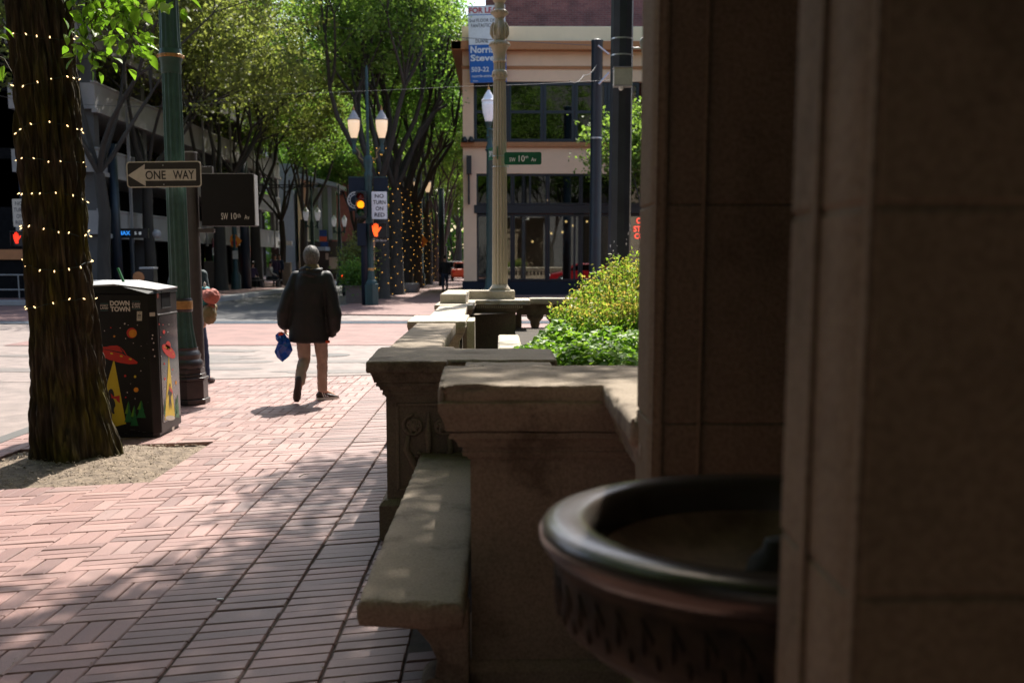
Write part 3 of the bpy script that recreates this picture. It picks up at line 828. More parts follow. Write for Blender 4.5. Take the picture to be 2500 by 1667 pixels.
# pale planter kerb inside the garden
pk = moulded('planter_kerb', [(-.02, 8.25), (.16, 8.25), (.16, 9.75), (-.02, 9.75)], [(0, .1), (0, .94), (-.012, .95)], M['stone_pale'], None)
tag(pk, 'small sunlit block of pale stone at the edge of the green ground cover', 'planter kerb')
b = MB(); b.box(.20, 7.9, 4.45, 16.25, .0, .62); tag(b.build('garden_soil', M['weedy']), kind='structure')

# --- gate posts in deep shade on the right
def post(name, label, x0, x1, y0, y1, h, joints, inset):
    t = thing(name, label, 'gate post', (x0, y0, 0))
    zs = [0.0] + joints + [h]
    for i in range(len(zs) - 1):
        a, c = zs[i] + .0015, zs[i + 1] - .0015
        moulded('stone_course', [(x0, y1), (x0, y0 + .03), (x0 + .012, y0), (x1, y0), (x1, y1)], [(-.004, a), (0, a + .005), (0, c - .005), (-.004, c)], M['stone_dark'], t, step=.06, rough=.0022, seed=i * 7)
    b = MB(); b.box(x0 + .004, x1 - .02, y0 + .005, y1 - .01, 0, h); b.build('mortar_core', M['stone_dark'], t)
    return t
g1 = post('gate_post', 'brown stone gate post behind the bronze basin with a moulded left edge', .372, 1.25, 2.71, 2.99, 3.55, [1.20, 1.735, 2.62], .1)
b = MB(); b.box(.487, .495, 2.700, 2.712, 0, 3.4); b.build('edge_bead', M['stone_dark'], g1, bevel=.002)
b = MB(); b.box(.388, .40, 2.702, 2.712, 0, 3.4); b.build('edge_bead', M['stone_dark'], g1, bevel=.002)
g2 = post('gate_post', 'nearest stone gate post filling the dark right edge, out of focus', .372, 1.4, 1.135, 1.43, 3.55, [1.245, 1.655, 2.35], .1)
b = MB(); b.box(.366, .3735, 1.30, 1.325, 0, 3.5); b.build('edge_bead', M['stone_dark'], g2, bevel=.003)
lt = thing('added_lintel', 'unseen stone entablature added above the two gate posts to darken them', 'lintel', (.8, 2, 3.56))
moulded('lintel', [(.36, 1.1), (1.6, 1.1), (1.6, 3.1), (.36, 3.1)], [(0, 3.56), (0, 4.0), (.08, 4.1), (.14, 4.2), (.14, 4.35)], M['stone_dark'], lt, step=.3)  # added out of view to keep sky light off the posts
gw = moulded('niche_wall', [(1.255, 1.44), (1.5, 1.44), (1.5, 4.6), (1.255, 4.6)], [(0, 0), (0, 3.54)], M['stone_dark'], None, step=.3)
tag(gw, 'dark stone wall closing the niche behind the bronze basin', 'stone wall')

# --- bronze drinking basin
BX, BY, BZ = .50, 1.905, 1.15
bas = thing('drinking_basin', 'round dark bronze drinking basin with a broad shiny rim between the gate posts', 'drinking basin', (BX, BY, 0))
b = MB()
rim = []
for k in range(17):
    a = -0.15 * math.pi + (1.3 * math.pi) * k / 16
    rim.append((BX, 0, 0))
prof = [(.318, BZ - .060), (.328, BZ - .024), (.342, BZ - .007), (.36, BZ - .001), (.405, BZ), (.424, BZ - .007), (.432, BZ - .020), (.431, BZ - .038), (.418, BZ - .058), (.408, BZ - .062)]
b.lathe(prof, BX, BY, 96, cap=False); b.build('rim', M['bronze'], bas, smooth=True)
b = MB(); b.lathe([(.408, BZ - .060), (.408, BZ - .072), (.401, BZ - .078), (.404, BZ - .085), (.400, BZ - .15), (.390, BZ - .185), (.378, BZ - .192), (.355, BZ - .215), (.27, BZ - .27), (.14, BZ - .31), (.10, BZ - .34), (.10, BZ - .45), (.12, BZ - .5)], BX, BY, 72, cap=False)
b.build('bowl', M['bronze_relief'], bas, smooth=True)
b = MB(); b.lathe([(.320, BZ - .058), (.292, BZ - .085), (.26, BZ - .115), (.18, BZ - .135), (.06, BZ - .142), (.01, BZ - .143)], BX, BY, 64, cap=False); b.build('basin_lining', M['lining'], bas, smooth=True)
b = MB()
for k in range(48):          # relief of small leaves round the band
    a = 2 * math.pi * k / 48; r = .400
    c, s = math.cos(a), math.sin(a)
    x, y = BX + c * r, BY + s * r
    b.ball((x, y, BZ - .122), (.007, .007, .030), 8, 6); b.tube([(BX + c * .404, BY + s * .404, BZ - .09), (BX + math.cos(a + .04) * .401, BY + math.sin(a + .04) * .401, BZ - .12), (BX + math.cos(a + .02) * .388, BY + math.sin(a + .02) * .388, BZ - .165)], [.003, .006, .002], 5)
    a2 = a + math.pi / 48; x, y = BX + math.cos(a2) * .398, BY + math.sin(a2) * .398
    b.ball((x, y, BZ - .155), (.006, .006, .016), 6, 5); b.ball((x, y, BZ - .108), (.006, .006, .008), 6, 5)
b.build('relief_band', M['bronze_relief'], bas, smooth=True)
b = MB(); kx, ky = .475, 1.83
b.lathe([(.060, BZ - .142), (.062, BZ - .12), (.060, BZ - .085), (.05, BZ - .055), (.030, BZ - .038), (.026, BZ - .022), (.018, BZ - .018)], kx, ky, 28); b.build('bubbler', M['bronze_relief'], bas, smooth=True)
b = MB(); b.lathe([(.20, 0), (.20, .05), (.14, .08), (.10, .14), (.085, .3), (.09, .5), (.13, .62), (.12, .66)], BX, BY, 32); b.build('pedestal', M['bronze_relief'], bas, smooth=True)
# library block behind, closing the right-hand side
lib = thing('stone_building', 'pale stone library wall rising behind the gate posts on the right', 'building', (9, 8, 0))
b = MB(); b.box(8.2, 14, -8, 26, 0, 13); b.build('wall', M['stone'], lib)
# unseen post and wall added behind the viewer to block light
g3 = post('gate_post', 'unseen brown stone post added behind the viewer to darken the gate posts', .44, 4.0, -.80, -.32, 5.5, [1.2, 2.3, 3.6], .1)
moulded_ = moulded('garden_wall', [(.60, -9), (.95, -9), (.95, -.82), (.60, -.82)], [(0, 0), (0, 2.6), (.05, 2.62), (.05, 2.75)], M['stone_dark'], None, step=.4)
tag(moulded_, 'unseen brown stone wall added behind the viewer to block light', 'stone wall')
bb_ = thing('office_building', 'unseen dark block added behind the viewer to cut sky light', 'building', (-4, -24, 0))
b = MB(); b.box(-60, 60, -40, -26, 0, 22); b.build('wall', M['concrete_dark'], bb_)  # added out of view to make the near stone darker

ob2 = thing('office_building', 'unseen long dark block added across the left street to lower sky light', 'building', (-15, -8, 0))
b = MB(); b.box(-30, -15.2, -30, 13, 0, 17); b.build('wall', M['concrete_dark'], ob2)  # added out of view to lower the sky light from the left

# ------------------------------------------------------------ big tree with fairy lights
def bark_mat():
    m, nt, n, l, p = NT('mossy_bark')
    tc = n.new('ShaderNodeTexCoord'); mp = n.new('ShaderNodeMapping'); mp.inputs['Scale'].default_value = (1, 1, .13)
    l.new(tc.outputs['Object'], mp.inputs[0])
    n1 = n.new('ShaderNodeTexNoise'); n1.inputs['Scale'].default_value = 26; n1.inputs['Detail'].default_value = 7; l.new(mp.outputs[0], n1.inputs[0])
    n2 = n.new('ShaderNodeTexNoise'); n2.inputs['Scale'].default_value = 2.2; n2.inputs['Detail'].default_value = 5; l.new(tc.outputs['Object'], n2.inputs[0])
    r1 = ramp(n, [(0.3, (0.014, 0.0095, 0.006)), (0.5, (0.038, 0.027, 0.017)), (0.72, (0.10, 0.074, 0.048))]); l.new(n1.outputs[0], r1.inputs[0])
    r2 = ramp(n, [(0.42, (0, 0, 0)), (0.62, (1, 1, 1))]); l.new(n2.outputs[0], r2.inputs[0])
    mx = n.new('ShaderNodeMixRGB'); l.new(r2.outputs[0], mx.inputs[0]); l.new(r1.outputs[0], mx.inputs[1])
    m2 = n.new('ShaderNodeMixRGB'); m2.blend_type = 'MULTIPLY'; m2.inputs[0].default_value = 1; l.new(r1.outputs[0], m2.inputs[1]); setc(m2.inputs[2], (1.0, 1.15, .25))
    l.new(m2.outputs[0], mx.inputs[2]); l.new(mx.outputs[0], p.inputs['Base Color'])
    p.inputs['Roughness'].default_value = .9; p.inputs['Specular IOR Level'].default_value = .3
    bp = n.new('ShaderNodeBump'); bp.inputs['Strength'].default_value = .9; bp.inputs['Distance'].default_value = .012
    l.new(n1.outputs[0], bp.inputs['Height']); l.new(bp.outputs[0], p.inputs['Normal'])
    return m
M['bark'] = bark_mat()
M['bark_far'] = mat('dark_far_bark', (0.042, 0.036, 0.030), 0.9, var=0.35, scale=3, stretch=(1, 1, .2), bump=.6, bscale=10)
TX, TY = -3.41, 8.90
def trunk_r(z):
    return .222 + .080 * math.exp(-z / .5) + .03 * math.exp(-z / 1.5) - .002 * z
def trunk_c(z): return (TX - .03 - .065 * (1 - math.exp(-z / .6)) - .012 * z, TY + .01 * z)
def trunk():
    n, m_ = 300, 420; H = 6.0; V = []; Fc = []
    for j in range(m_ + 1):
        z = -0.06 + H * (j / m_) ** 1.12; cx, cy = trunk_c(z); r0 = trunk_r(max(z, 0))
        for i in range(n):
            a = 2 * math.pi * i / n; ca, sa = math.cos(a), math.sin(a)
            fl = 1 + .17 * math.exp(-max(z, 0) / .3) * math.cos(5 * a + .7) + .03 * math.sin(3 * a + z)
            tw = a + .10 * z
            q = Vector((math.cos(tw) * 5.2, math.sin(tw) * 5.2, z * 1.9))
            rd = abs(noise.noise(q)) ; rd2 = abs(noise.noise(q * 2.3 + Vector((3, 1, 7)))); rd3 = noise.noise(Vector((q.x * 6, q.y * 6, z * 9)))
            d = .050 * min(rd * 2.2, 1) + .022 * min(rd2 * 2, 1) + .006 * rd3
            r = r0 * fl + d - .035
            V.append((cx + ca * r, cy + sa * r, z))
    for j in range(m_):
        for i in range(n):
            Fc.append((j * n + i, j * n + (i + 1) % n, (j + 1) * n + (i + 1) % n, (j + 1) * n + i))
    me = bpy.data.meshes.new('trunk'); me.from_pydata(V, [], Fc); return me

def leaves_mesh(C, N, S, name, shape='diamond', fold=.25, aspect=.55):
    """C centres, N normals-ish, S sizes -> many small folded leaf faces"""
    k = len(C)
    up = rng.normal(size=(k, 3)); Nn = N / np.linalg.norm(N, axis=1, keepdims=True)
    T = np.cross(Nn, up); T /= np.linalg.norm(T, axis=1, keepdims=True); B = np.cross(Nn, T)
    s = S[:, None]
    tip = C + T * s; tail = C - T * s
    l1 = C + B * s * aspect + Nn * s * fold + T * s * -.15; l2 = C - B * s * aspect + Nn * s * fold + T * s * -.15
    V = np.stack([tip, l1, tail, l2], 1).reshape(-1, 3)
    idx = np.arange(k)[:, None] * 4
    loops = np.concatenate([idx, idx + 1, idx + 2, idx, idx + 2, idx + 3], 1).reshape(-1)
    me = bpy.data.meshes.new(name)
    me.vertices.add(4 * k); me.vertices.foreach_set('co', V.astype(np.float32).ravel())
    me.loops.add(6 * k); me.loops.foreach_set('vertex_index', loops.astype(np.int32))
    me.polygons.add(2 * k); me.polygons.foreach_set('loop_start', np.arange(0, 6 * k, 3, dtype=np.int32)); me.polygons.foreach_set('loop_total', np.full(2 * k, 3, dtype=np.int32))
    me.update(calc_edges=True)
    return me
def big_leaf(bld, c, d, nrm, s):
    """one real leaf with a pointed outline and a folded midrib"""
    d = Vector(d).normalized(); nrm = (Vector(nrm) - d * Vector(nrm).dot(d)).normalized(); b_ = d.cross(nrm)
    pr = [(0, 0), (.12, .20), (.35, .30), (.6, .25), (.82, .12), (1.0, 0)]
    n0 = []
    mid = [c + d * (t * s) - nrm * (t * t * .18 * s) for t, w in pr]
    L = [m - b_ * (w * s) + nrm * (w * .35 * s) for m, (t, w) in zip(mid, pr)]; Rr = [m + b_ * (w * s) + nrm * (w * .35 * s) for m, (t, w) in zip(mid, pr)]
    V = mid + L[1:5] + Rr[1:5]
    Fc = [(0, 1, 6), (1, 2, 7, 6), (2, 3, 8, 7), (3, 4, 9, 8), (4, 5, 9), (0, 10, 1), (1, 10, 11, 2), (2, 11, 12, 3), (3, 12, 13, 4), (4, 13, 5)]
    bld.add(V, Fc)

M['leaf_bright'] = leaf_mat('bright_spring_leaf', (0.085, 0.175, 0.018), (0.13, 0.24, 0.028), (0.18, 0.30, 0.04), .55)
M['leaf_green'] = leaf_mat('street_tree_leaf', (0.075, 0.135, 0.035), (0.135, 0.205, 0.055), (0.23, 0.31, 0.10), .66)
M['leaf_deep'] = leaf_mat('deep_green_leaf', (0.055, 0.125, 0.035), (0.10, 0.19, 0.05), (0.18, 0.28, 0.08), .65)
M['leaf_olive'] = leaf_mat('olive_spring_leaf', (0.095, 0.112, 0.045), (0.155, 0.175, 0.066), (0.26, 0.26, 0.12), .62)
M['leaf_shrub'] = leaf_mat('ground_cover_leaf', (0.07, 0.16, 0.02), (0.14, 0.26, 0.035), (0.27, 0.38, 0.07), .48)
M['leaf_shrub_top'] = leaf_mat('orange_tipped_leaf', (0.14, 0.28, 0.03), (0.28, 0.36, 0.08), (0.52, 0.32, 0.16), .48)

big = thing('street_tree', 'big rough barked tree wrapped in fairy lights in the pit at left', 'tree', (TX, TY, 0))
link('trunk', trunk(), M['bark'], big, smooth=True)
b = MB()
limbs = [((-.55, .2, 2.2), .17), ((.55, -.5, 2.4), .15), ((-.2, -1.1, 2.3), .13), ((.1, 1.0, 2.6), .15)]
for (dx, dy, dz), r in limbs:
    p0 = Vector((*trunk_c(5.6), 5.4)); 
    pts = [p0, p0 + Vector((dx * .3, dy * .3, dz * .35)), p0 + Vector((dx, dy, dz * .75)), p0 + Vector((dx * 1.7, dy * 1.7, dz * 1.2))]
    b.tube(pts, [r * 1.25, r, r * .7, r * .3], 10)
b.build('limbs', M['bark'], big, smooth=True)
k = 5200
C = rng.normal(size=(k, 3)) * np.array([1.0, 1.2, .9]) + np.array([TX - .5, TY - .1, 8.2]); C = C[C[:, 2] > 6.0]
link('crown', leaves_mesh(C, rng.normal(size=(len(C), 3)) + np.array([0, 0, .8]), rng.uniform(.05, .085, len(C)), 'crown'), M['leaf_bright'], big)
# long limb that reaches over the pavement and shades the bench
b = MB(); b.tube([(TX - .1, TY, 5.2), (TX + .8, TY + .5, 6.6), (TX + 2.2, TY + 1.2, 8.0), (TX + 3.4, TY + 2.4, 8.9), (TX + 4.4, TY + 3.2, 9.3)], [.14, .12, .09, .06, .03], 9)
b.tube([(TX + 2.2, TY + 1.2, 8.0), (TX + 2.7, TY + 2.8, 8.6), (TX + 3.0, TY + 4.2, 9.0)], [.06, .04, .02], 7); b.tube([(TX + 2.8, TY + 1.4, 8.5), (TX + 3.4, TY + .4, 9.2), (TX + 3.8, TY - .6, 9.6)], [.06, .04, .02], 7)
b.build('overhanging_limb', M['bark'], big, smooth=True)
def clumps(ncl, n, c, r, cs, seed):
    g = np.random.default_rng(seed); a = g.uniform(-1, 1, (ncl * 3, 3)); a = a[np.linalg.norm(a, axis=1) < 1][:ncl]
    cc = np.array(c) + a * np.array(r); ci = g.integers(0, len(cc), n)
    return cc[ci] + g.normal(0, 1, (n, 3)) * cs
C = np.concatenate([clumps(80, 13000, (-1.5, 4.0, 8.6), (3.8, 3.2, .9), .32, 9), clumps(60, 7600, (.80, 11.9, 9.3), (1.35, 1.9, .7), .27, 1), clumps(14, 1300, (.35, 14.7, 9.2), (.7, 1.1, .5), .24, 2), clumps(26, 3200, (-1.7, 11.2, 9.2), (1.4, .9, .5), .26, 5), clumps(10, 900, (1.6, 13.2, 9.2), (.5, .5, .4), .22, 6)])  # wide clump overhead added out of view to block skylight; others cast dapples
link('overhanging_shade_leaves', leaves_mesh(C, rng.normal(size=(len(C), 3)) + np.array([0, 0, .8]), rng.uniform(.055, .085, len(C)), 'overhanging_shade_leaves'), M['leaf_bright'], big)
# the low leafy sprays beside the trunk
b = MB(); lb = MB(); rr = random.Random(21)
def spray(pts, nleaf, s0, spread, droop=.6):
    pts = [Vector(p) for p in pts]
    b.tube(pts, [.012, .009, .006, .003][:len(pts)] if len(pts) <= 4 else [.012 * (1 - i / len(pts)) + .002 for i in range(len(pts))], 5)
    for k in range(nleaf):
        t = rr.random() ** .7 * (len(pts) - 1); i = min(int(t), len(pts) - 2); p = pts[i].lerp(pts[i + 1], t - i)
        o = Vector((rr.gauss(0, spread), rr.gauss(0, spread), rr.gauss(-.02, spread)))
        q = p + o
        if k % 3 == 0: b.tube([p, p + o * .5 + Vector((0, 0, .02)), q], [.004, .003, .002], 4, cap=False)
        d = Vector((rr.gauss(.1, .6), rr.gauss(0, .6), -droop + rr.gauss(0, .45)))
        big_leaf(lb, q, d, Vector((rr.gauss(0, .5), rr.gauss(-.3, .5), 1)), rr.uniform(.7, 1.15) * s0)
S = lambda px, py, Y: at(px, py, Y)
spray([S(180, -150, 8.3), S(215, -40, 8.2), S(235, 30, 8.1), S(225, 150, 8.0)], 100, .095, .085)
spray([S(180, -150, 8.3), S(250, -60, 8.1), S(300, 20, 7.9), S(325, 95, 7.8)], 90, .100, .075)
spray([S(200, -120, 8.3), S(215, -30, 8.2), S(205, 50, 8.1), S(212, 110, 8.05)], 55, .085, .06)
spray([S(300, -160, 8.2), S(340, -70, 8.0), S(400, -30, 7.8), S(440, 0, 7.7)], 34, .11, .06)
spray([S(-60, -100, 8.2), S(-40, 0, 8.1), S(-10, 40, 8.0), S(12, 75, 8.0)], 12, .10, .035)
spray([S(-60, 60, 8.2), S(-40, 120, 8.1), S(10, 145, 8.0), S(28, 175, 8.0)], 9, .12, .03)
b.build('twigs', M['petals'], big); lb.build('leaves', M['leaf_bright'], big, smooth=True)

# fairy lights round the trunk
bulb_me = None
def make_bulb_mesh(r, l, name='bulb'):
    q = MB(); q.lathe([(r * .5, 0), (r, l * .35), (r * .85, l * .75), (r * .25, l)], 0, 0, 6); return q.mesh(name)
bulb_me = make_bulb_mesh(.0048, .022); bulb_me.materials.append(M['bulb'])
hs = [3.42, 2.93, 2.51, 2.14, 1.84, 1.53, 1.17]
order = ['topmost', 'second from the top', 'third from the top', 'fourth from the top', 'third from the bottom', 'second from the bottom', 'lowest']
for k, pyy in enumerate([73, 190, 312, 397, 478, 560, 645, 740]):
    z = at(115, pyy, 8.6).z
    lab = ['highest', 'second highest', 'third highest', 'fourth highest', 'fourth lowest', 'third lowest', 'second lowest', 'lowest'][k]
    t = thing('fairy_lights', f'warm white fairy light string round the big left trunk, {lab} loop', 'string lights', (TX, TY, z), 'fairy light loops round the big tree')
    pts = []; pos = []
    rr = random.Random(100 + k)
    for i in range(49):
        a = 2 * math.pi * i / 48
        zz = z + .035 * math.sin(a + k) + .02 * math.sin(2 * a + k * 2.3) + .012 * abs(math.sin(5 * a + k))
        cx, cy = trunk_c(zz); r = trunk_r(zz) + .012 + .006 * math.sin(7 * a)
        pts.append((cx + r * math.cos(a), cy + r * math.sin(a), zz))
    q = MB(); q.tube(pts, .0035, 5, cap=False); q.build('cord', M['cord'], t)
    for i in range(14):
        a = 2 * math.pi * (i + rr.uniform(-.25, .25)) / 14 + k * .3
        zz = z + .035 * math.sin(a + k) + .02 * math.sin(2 * a + k * 2.3) + .012 * abs(math.sin(5 * a + k))
        cx, cy = trunk_c(zz); r = trunk_r(zz) + .018
        o = bpy.data.objects.new('bulb', bulb_me); col.objects.link(o)
        adopt(o, t)
        o.location = (cx + r * math.cos(a), cy + r * math.sin(a), zz)
        d = Vector((math.cos(a) * rr.uniform(.3, 1.6), math.sin(a) * rr.uniform(.3, 1.6), rr.choice([-1, 1, -1]) * rr.uniform(.3, 1)))
        o.rotation_euler = d.to_track_quat('Z', 'Y').to_euler()

# ------------------------------------------------------------ litter bin
bn = thing('litter_bin', 'black street litter bin with printed space scene and DOWN TOWN lettering behind the big tree', 'litter bin', (-3.5, 10.3, 0))
xl, xr, yf, yb = -3.98, -3.10, 9.98, 10.66
out = [(xl, yf), (xr - .06, yf), (xr, yf + .055), (xr, yb), (xl, yb)]
b = MB(); b.prism(out, .035, 1.30); b.build('body', M['black_paint'], bn, bevel=.008)
b = MB(); b.prism([(x * .985 - .05 if x > -3.5 else x * .997, y) for x, y in [(xl + .02, yf + .02), (xr - .07, yf + .02), (xr - .02, yf + .07), (xr - .02, yb - .02), (xl + .02, yb - .02)]], 0, .04); b.build('base', M['black'], bn)
b = MB()
V = [(xl - .01, yf - .01, 1.302), (xr - .05, yf - .01, 1.302), (xr + .01, yf + .05, 1.302), (xr + .01, yb + .01, 1.302), (xl - .01, yb + .01, 1.302),
     (xl + .10, yf + .0, 1.365), (xr - .35, yf + .0, 1.385), (xr + .0, yf + .07, 1.335), (xr + .0, yb - .0, 1.345), (xr - .35, yb, 1.41), (xl + .10, yb, 1.41)]
b.add(V, [(0, 1, 6, 5), (1, 2, 7, 6), (2, 3, 8, 7), (3, 4, 10, 9, 8), (4, 0, 5, 10)]); b.build('hood', M['black_paint'], bn)
b = MB(); b.add([(xl + .09, yf - .008, 1.367), (xr - .35, yf - .008, 1.388), (xr + .012, yf + .06, 1.338), (xr + .012, yb + .01, 1.348), (xr - .35, yb + .01, 1.413), (xl + .09, yb + .01, 1.413)], [(0, 1, 4, 5), (1, 2, 3, 4)])
o = b.build('lid', M['lid'], bn); s_ = o.modifiers.new('s', 'SOLIDIFY'); s_.thickness = .014
def FB(u, v, off=0.0):
    p = at(240 + u / 3.918, 680 + v / 3.918, yf); return Vector((p.x, yf - .0015 - off, p.z))
def SBn(u, v, off=0.0):
    p = atx(240 + u / 3.918, 680 + v / 3.918, xr); return Vector((xr + .0015 + off, p.y, p.z))
def disc(fn, u, v, r, n=20, off=0.0, ru=None, rot=0):
    ru = ru or r; pts = []
    for k in range(n):
        a = 2 * math.pi * k / n; du, dv = ru * math.cos(a), r * math.sin(a)
        pts.append(fn(u + du * math.cos(rot) - dv * math.sin(rot), v + du * math.sin(rot) + dv * math.cos(rot), off))
    return pts
def flat(name, lists, m, parent):
    q = MB()
    for L in lists: q.poly(L)
    return q.build(name, m, parent)
flat('printed_planet', [disc(FB, 320, 520, 49, 28)], M['g_red'], bn); flat('printed_planet', [disc(FB, 330, 525, 38, 28, .001)], M['g_orange'], bn)
flat('printed_moon', [disc(FB, 362, 1063, 23)], M['g_orange'], bn); flat('printed_moon', [disc(FB, 153, 552, 10)], M['g_orange'], bn)
flat('printed_dots', [disc(FB, 257, 930, 11), disc(FB, 262, 1135, 7), disc(FB, 120, 470, 6)], M['g_red'], bn)
flat('printed_square', [[FB(343, 926), FB(362, 926), FB(362, 948), FB(343, 948)]], M['g_yellow'], bn)
flat('printed_stars', [disc(FB, u, v, r, 8) for u, v, r in [(253, 432, 8), (210, 473, 5), (286, 444, 4), (262, 573, 5), (336, 618, 4), (410, 645, 4), (408, 882, 5), (278, 1088, 6), (352, 1148, 5), (375, 445, 4), (310, 1005, 3), (440, 760, 3), (60, 500, 5)]], M['g_white'], bn)
flat('printed_saucer', [[FB(u, v) for u, v in [(378, 800), (370, 814), (300, 819), (200, 803), (100, 775), (20, 735), (-60, 690), (-90, 660), (-70, 648), (0, 655), (85, 652), (110, 643), (180, 640), (215, 658), (250, 690), (275, 735), (330, 765)]]], M['g_red'], bn)
flat('saucer_line', [[FB(u, v, .001) for u, v in [(272, 737), (262, 738), (232, 718), (90, 684), (0, 672), (0, 667), (90, 678), (225, 705), (236, 708), (205, 660), (212, 660)]]], M['black'], bn)
flat('saucer_lights', [disc(FB, u, v, 8, 12, .001, 15, .25) for u, v in [(128, 716), (220, 741), (306, 770), (30, 690)]], M['g_yellow'], bn)
flat('printed_beam', [[FB(u, v) for u, v in [(150, 765), (266, 1388), (180, 1410), (90, 1412), (0, 1402), (-20, 1388)]]], M['g_yellow'], bn)
flat('printed_creature', [[FB(u, v, .001) for u, v in [(118, 1052), (136, 1058), (148, 1085), (154, 1115), (146, 1150), (160, 1180), (166, 1215), (152, 1240), (150, 1262), (158, 1290), (140, 1296), (128, 1270), (118, 1300), (90, 1298), (96, 1240), (84, 1180), (92, 1120), (100, 1070)]]], M['black'], bn)
flat('creature_scarf', [[FB(u, v, .002) for u, v in [(120, 1096), (150, 1128), (205, 1115), (208, 1190), (182, 1172), (170, 1150), (130, 1142)]]], M['g_red'], bn)
def pine(fn, u, v0, v1, w):
    out = []
    h = v1 - v0
    L = [(u, v0)]
    for k in range(3):
        vv = v0 + h * (k + 1) / 3.2; L += [(u + w * (k + 1.3) / 4, vv), (u + w * (k + .6) / 4, vv - h * .02)]
    L += [(u + w, v1), (u - w, v1)]
    Lm = [(2 * u - a, c) for a, c in reversed(L[1:-2])]
    return [fn(a, c, .0005) for a, c in L + Lm]
flat('printed_pines', [pine(FB, 290, 1168, 1372, 44), pine(FB, 412, 1160, 1330, 50), pine(FB, 345, 1208, 1406, 42)], M['g_green'], bn)
flat('pine_highlights', [[FB(u - 3, v0 + 8, .0012), FB(u - 8, v1 - 10, .0012), FB(u - w * .8, v1 - 10, .0012)] for u, v0, v1, w in [(290, 1168, 1300, 44), (412, 1160, 1260, 50), (345, 1208, 1330, 42)]], M['g_lime'], bn)
rt, upv = Vector((1, 0, 0)), Vector((0, 0, 1))
def btext(s, u0, u1, v0, v1, m, bold=.02, fn=FB, right=rt):
    a = fn((u0 + u1) / 2, (v0 + v1) / 2); w = (fn(u1, v0) - fn(u0, v0)).length; h = (fn(u0, v0) - fn(u0, v1)).length
    return text(s, w, h, a, right, upv, m, bn, bold=bold)
btext('DOWN', 112, 300, 212, 261, M['g_white'], .045); btext('TOWN', 116, 305, 268, 316, M['g_white'], .045)
btext('CLEAN', 323, 400, 233, 254, M['g_white'], .02); btext('& SAFE', 323, 400, 258, 280, M['g_white'], .02)
btext('PORT', 20, 95, 250, 268, M['g_white'], .02); btext('LAND', 20, 95, 272, 292, M['g_white'], .02)
flat('printed_rules', [[FB(a, v - 2.5), FB(c, v - 2.5), FB(c, v + 2.5), FB(a, v + 2.5)] for a, c, v in [(322, 398, 219), (326, 402, 292), (20, 94, 240), (20, 95, 305)]], M['g_teal'], bn)
flat('sticker', [[FB(370, 314), FB(420, 314), FB(418, 404), FB(368, 404)]], M['sign_white'], bn)
flat('sticker_print', [[FB(378, v, .001), FB(411, v, .001), FB(411, v + h, .001), FB(378, v + h, .001)] for v, h in [(345, 14), (368, 4), (378, 3)]] + [[FB(398, 322, .001), FB(402, 322, .001), FB(396, 336, .001), FB(391, 336, .001)]], M['lease_grey'], bn)
flat('scuff_marks', [[FB(u, v, .0008), FB(u + w_, v + 3, .0008), FB(u + w_ * .9, v + 7, .0008), FB(u + 4, v + 5, .0008)] for u, v, w_ in [(300, 1440, 60), (420, 1462, 40), (250, 1475, 30), (460, 620, 14), (470, 1180, 12), (380, 1455, 22)]], M['lease_grey'], bn)
# right-hand face
b = MB(); b.box(xr, xr + .004, yf + .10, yb - .03, .12, 1.10); b.build('side_door', M['bin_side'], bn, bevel=.002)
b = MB(); b.box(xr, xr + .006, yf + .07, yb - .01, 1.108, 1.116); b.build('door_edge', M['lid'], bn)
b = MB(); b.box(xr - .02, xr + .0035, yf + .20, yf + .47, 1.17, 1.31); b.build('opening_shade', M['interior'], bn)  # solid dark box painted as the shaded hole
b = MB(); b.box(xr + .001, xr + .012, yf + .19, yf + .48, 1.16, 1.17); b.box(xr + .001, xr + .012, yf + .19, yf + .48, 1.31, 1.318); b.build('opening_rim', M['black'], bn)
SO = .0045
SF = lambda u, v, off=0: SBn(u, v, off + SO)
flat('printed_saucer', [disc(SF, 668, 695, 40, 24, 0, 85, .84)], M['g_red'], bn)
flat('printed_dome', [disc(SF, 662, 640, 42, 20, 0, 24)], M['g_red'], bn)
flat('saucer_lights', [disc(SF, u, v, 6, 8, .001, 4) for u, v in [(625, 653), (645, 661), (664, 671), (686, 689), (710, 720)]], M['g_yellow'], bn)
flat('printed_beam', [[SF(u, v) for u, v in [(668, 735), (728, 1312), (690, 1338), (632, 1352)]]], M['g_yellow'], bn)
flat('beam_foot', [disc(SF, 681, 1332, 24, 20, .001, 46)], M['sign_white'], bn)
flat('printed_figure', [[SF(u, v, .0015) for u, v in [(674, 1000), (684, 1010), (682, 1040), (694, 1062), (696, 1120), (688, 1110), (686, 1150), (694, 1200), (690, 1255), (684, 1205), (680, 1170), (676, 1205), (674, 1258), (668, 1200), (672, 1150), (670, 1100), (654, 1130), (664, 1070), (672, 1040)]]], M['black'], bn)
flat('figure_scarf', [[SF(u, v, .002) for u, v in [(668, 1030), (684, 1040), (702, 1070), (706, 1110), (692, 1085), (676, 1075)]]], M['g_red'], bn)
flat('printed_dots', [disc(SF, u, v, r * 1.6, 10, 0, r) for u, v, r in [(622, 510, 12), (575, 438, 5), (614, 442, 4), (626, 815, 7), (631, 958, 8), (705, 870, 5), (590, 560, 4)]], M['g_red'], bn)
flat('printed_moon', [disc(SF, 738, 996, 20, 12, 0, 8)], M['g_orange'], bn)
flat('printed_stars', [disc(SF, u, v, 5, 8, 0, 3) for u, v in [(660, 512), (670, 438), (596, 742), (632, 884), (694, 933), (630, 1052), (718, 1024), (720, 1110)]], M['g_white'], bn)
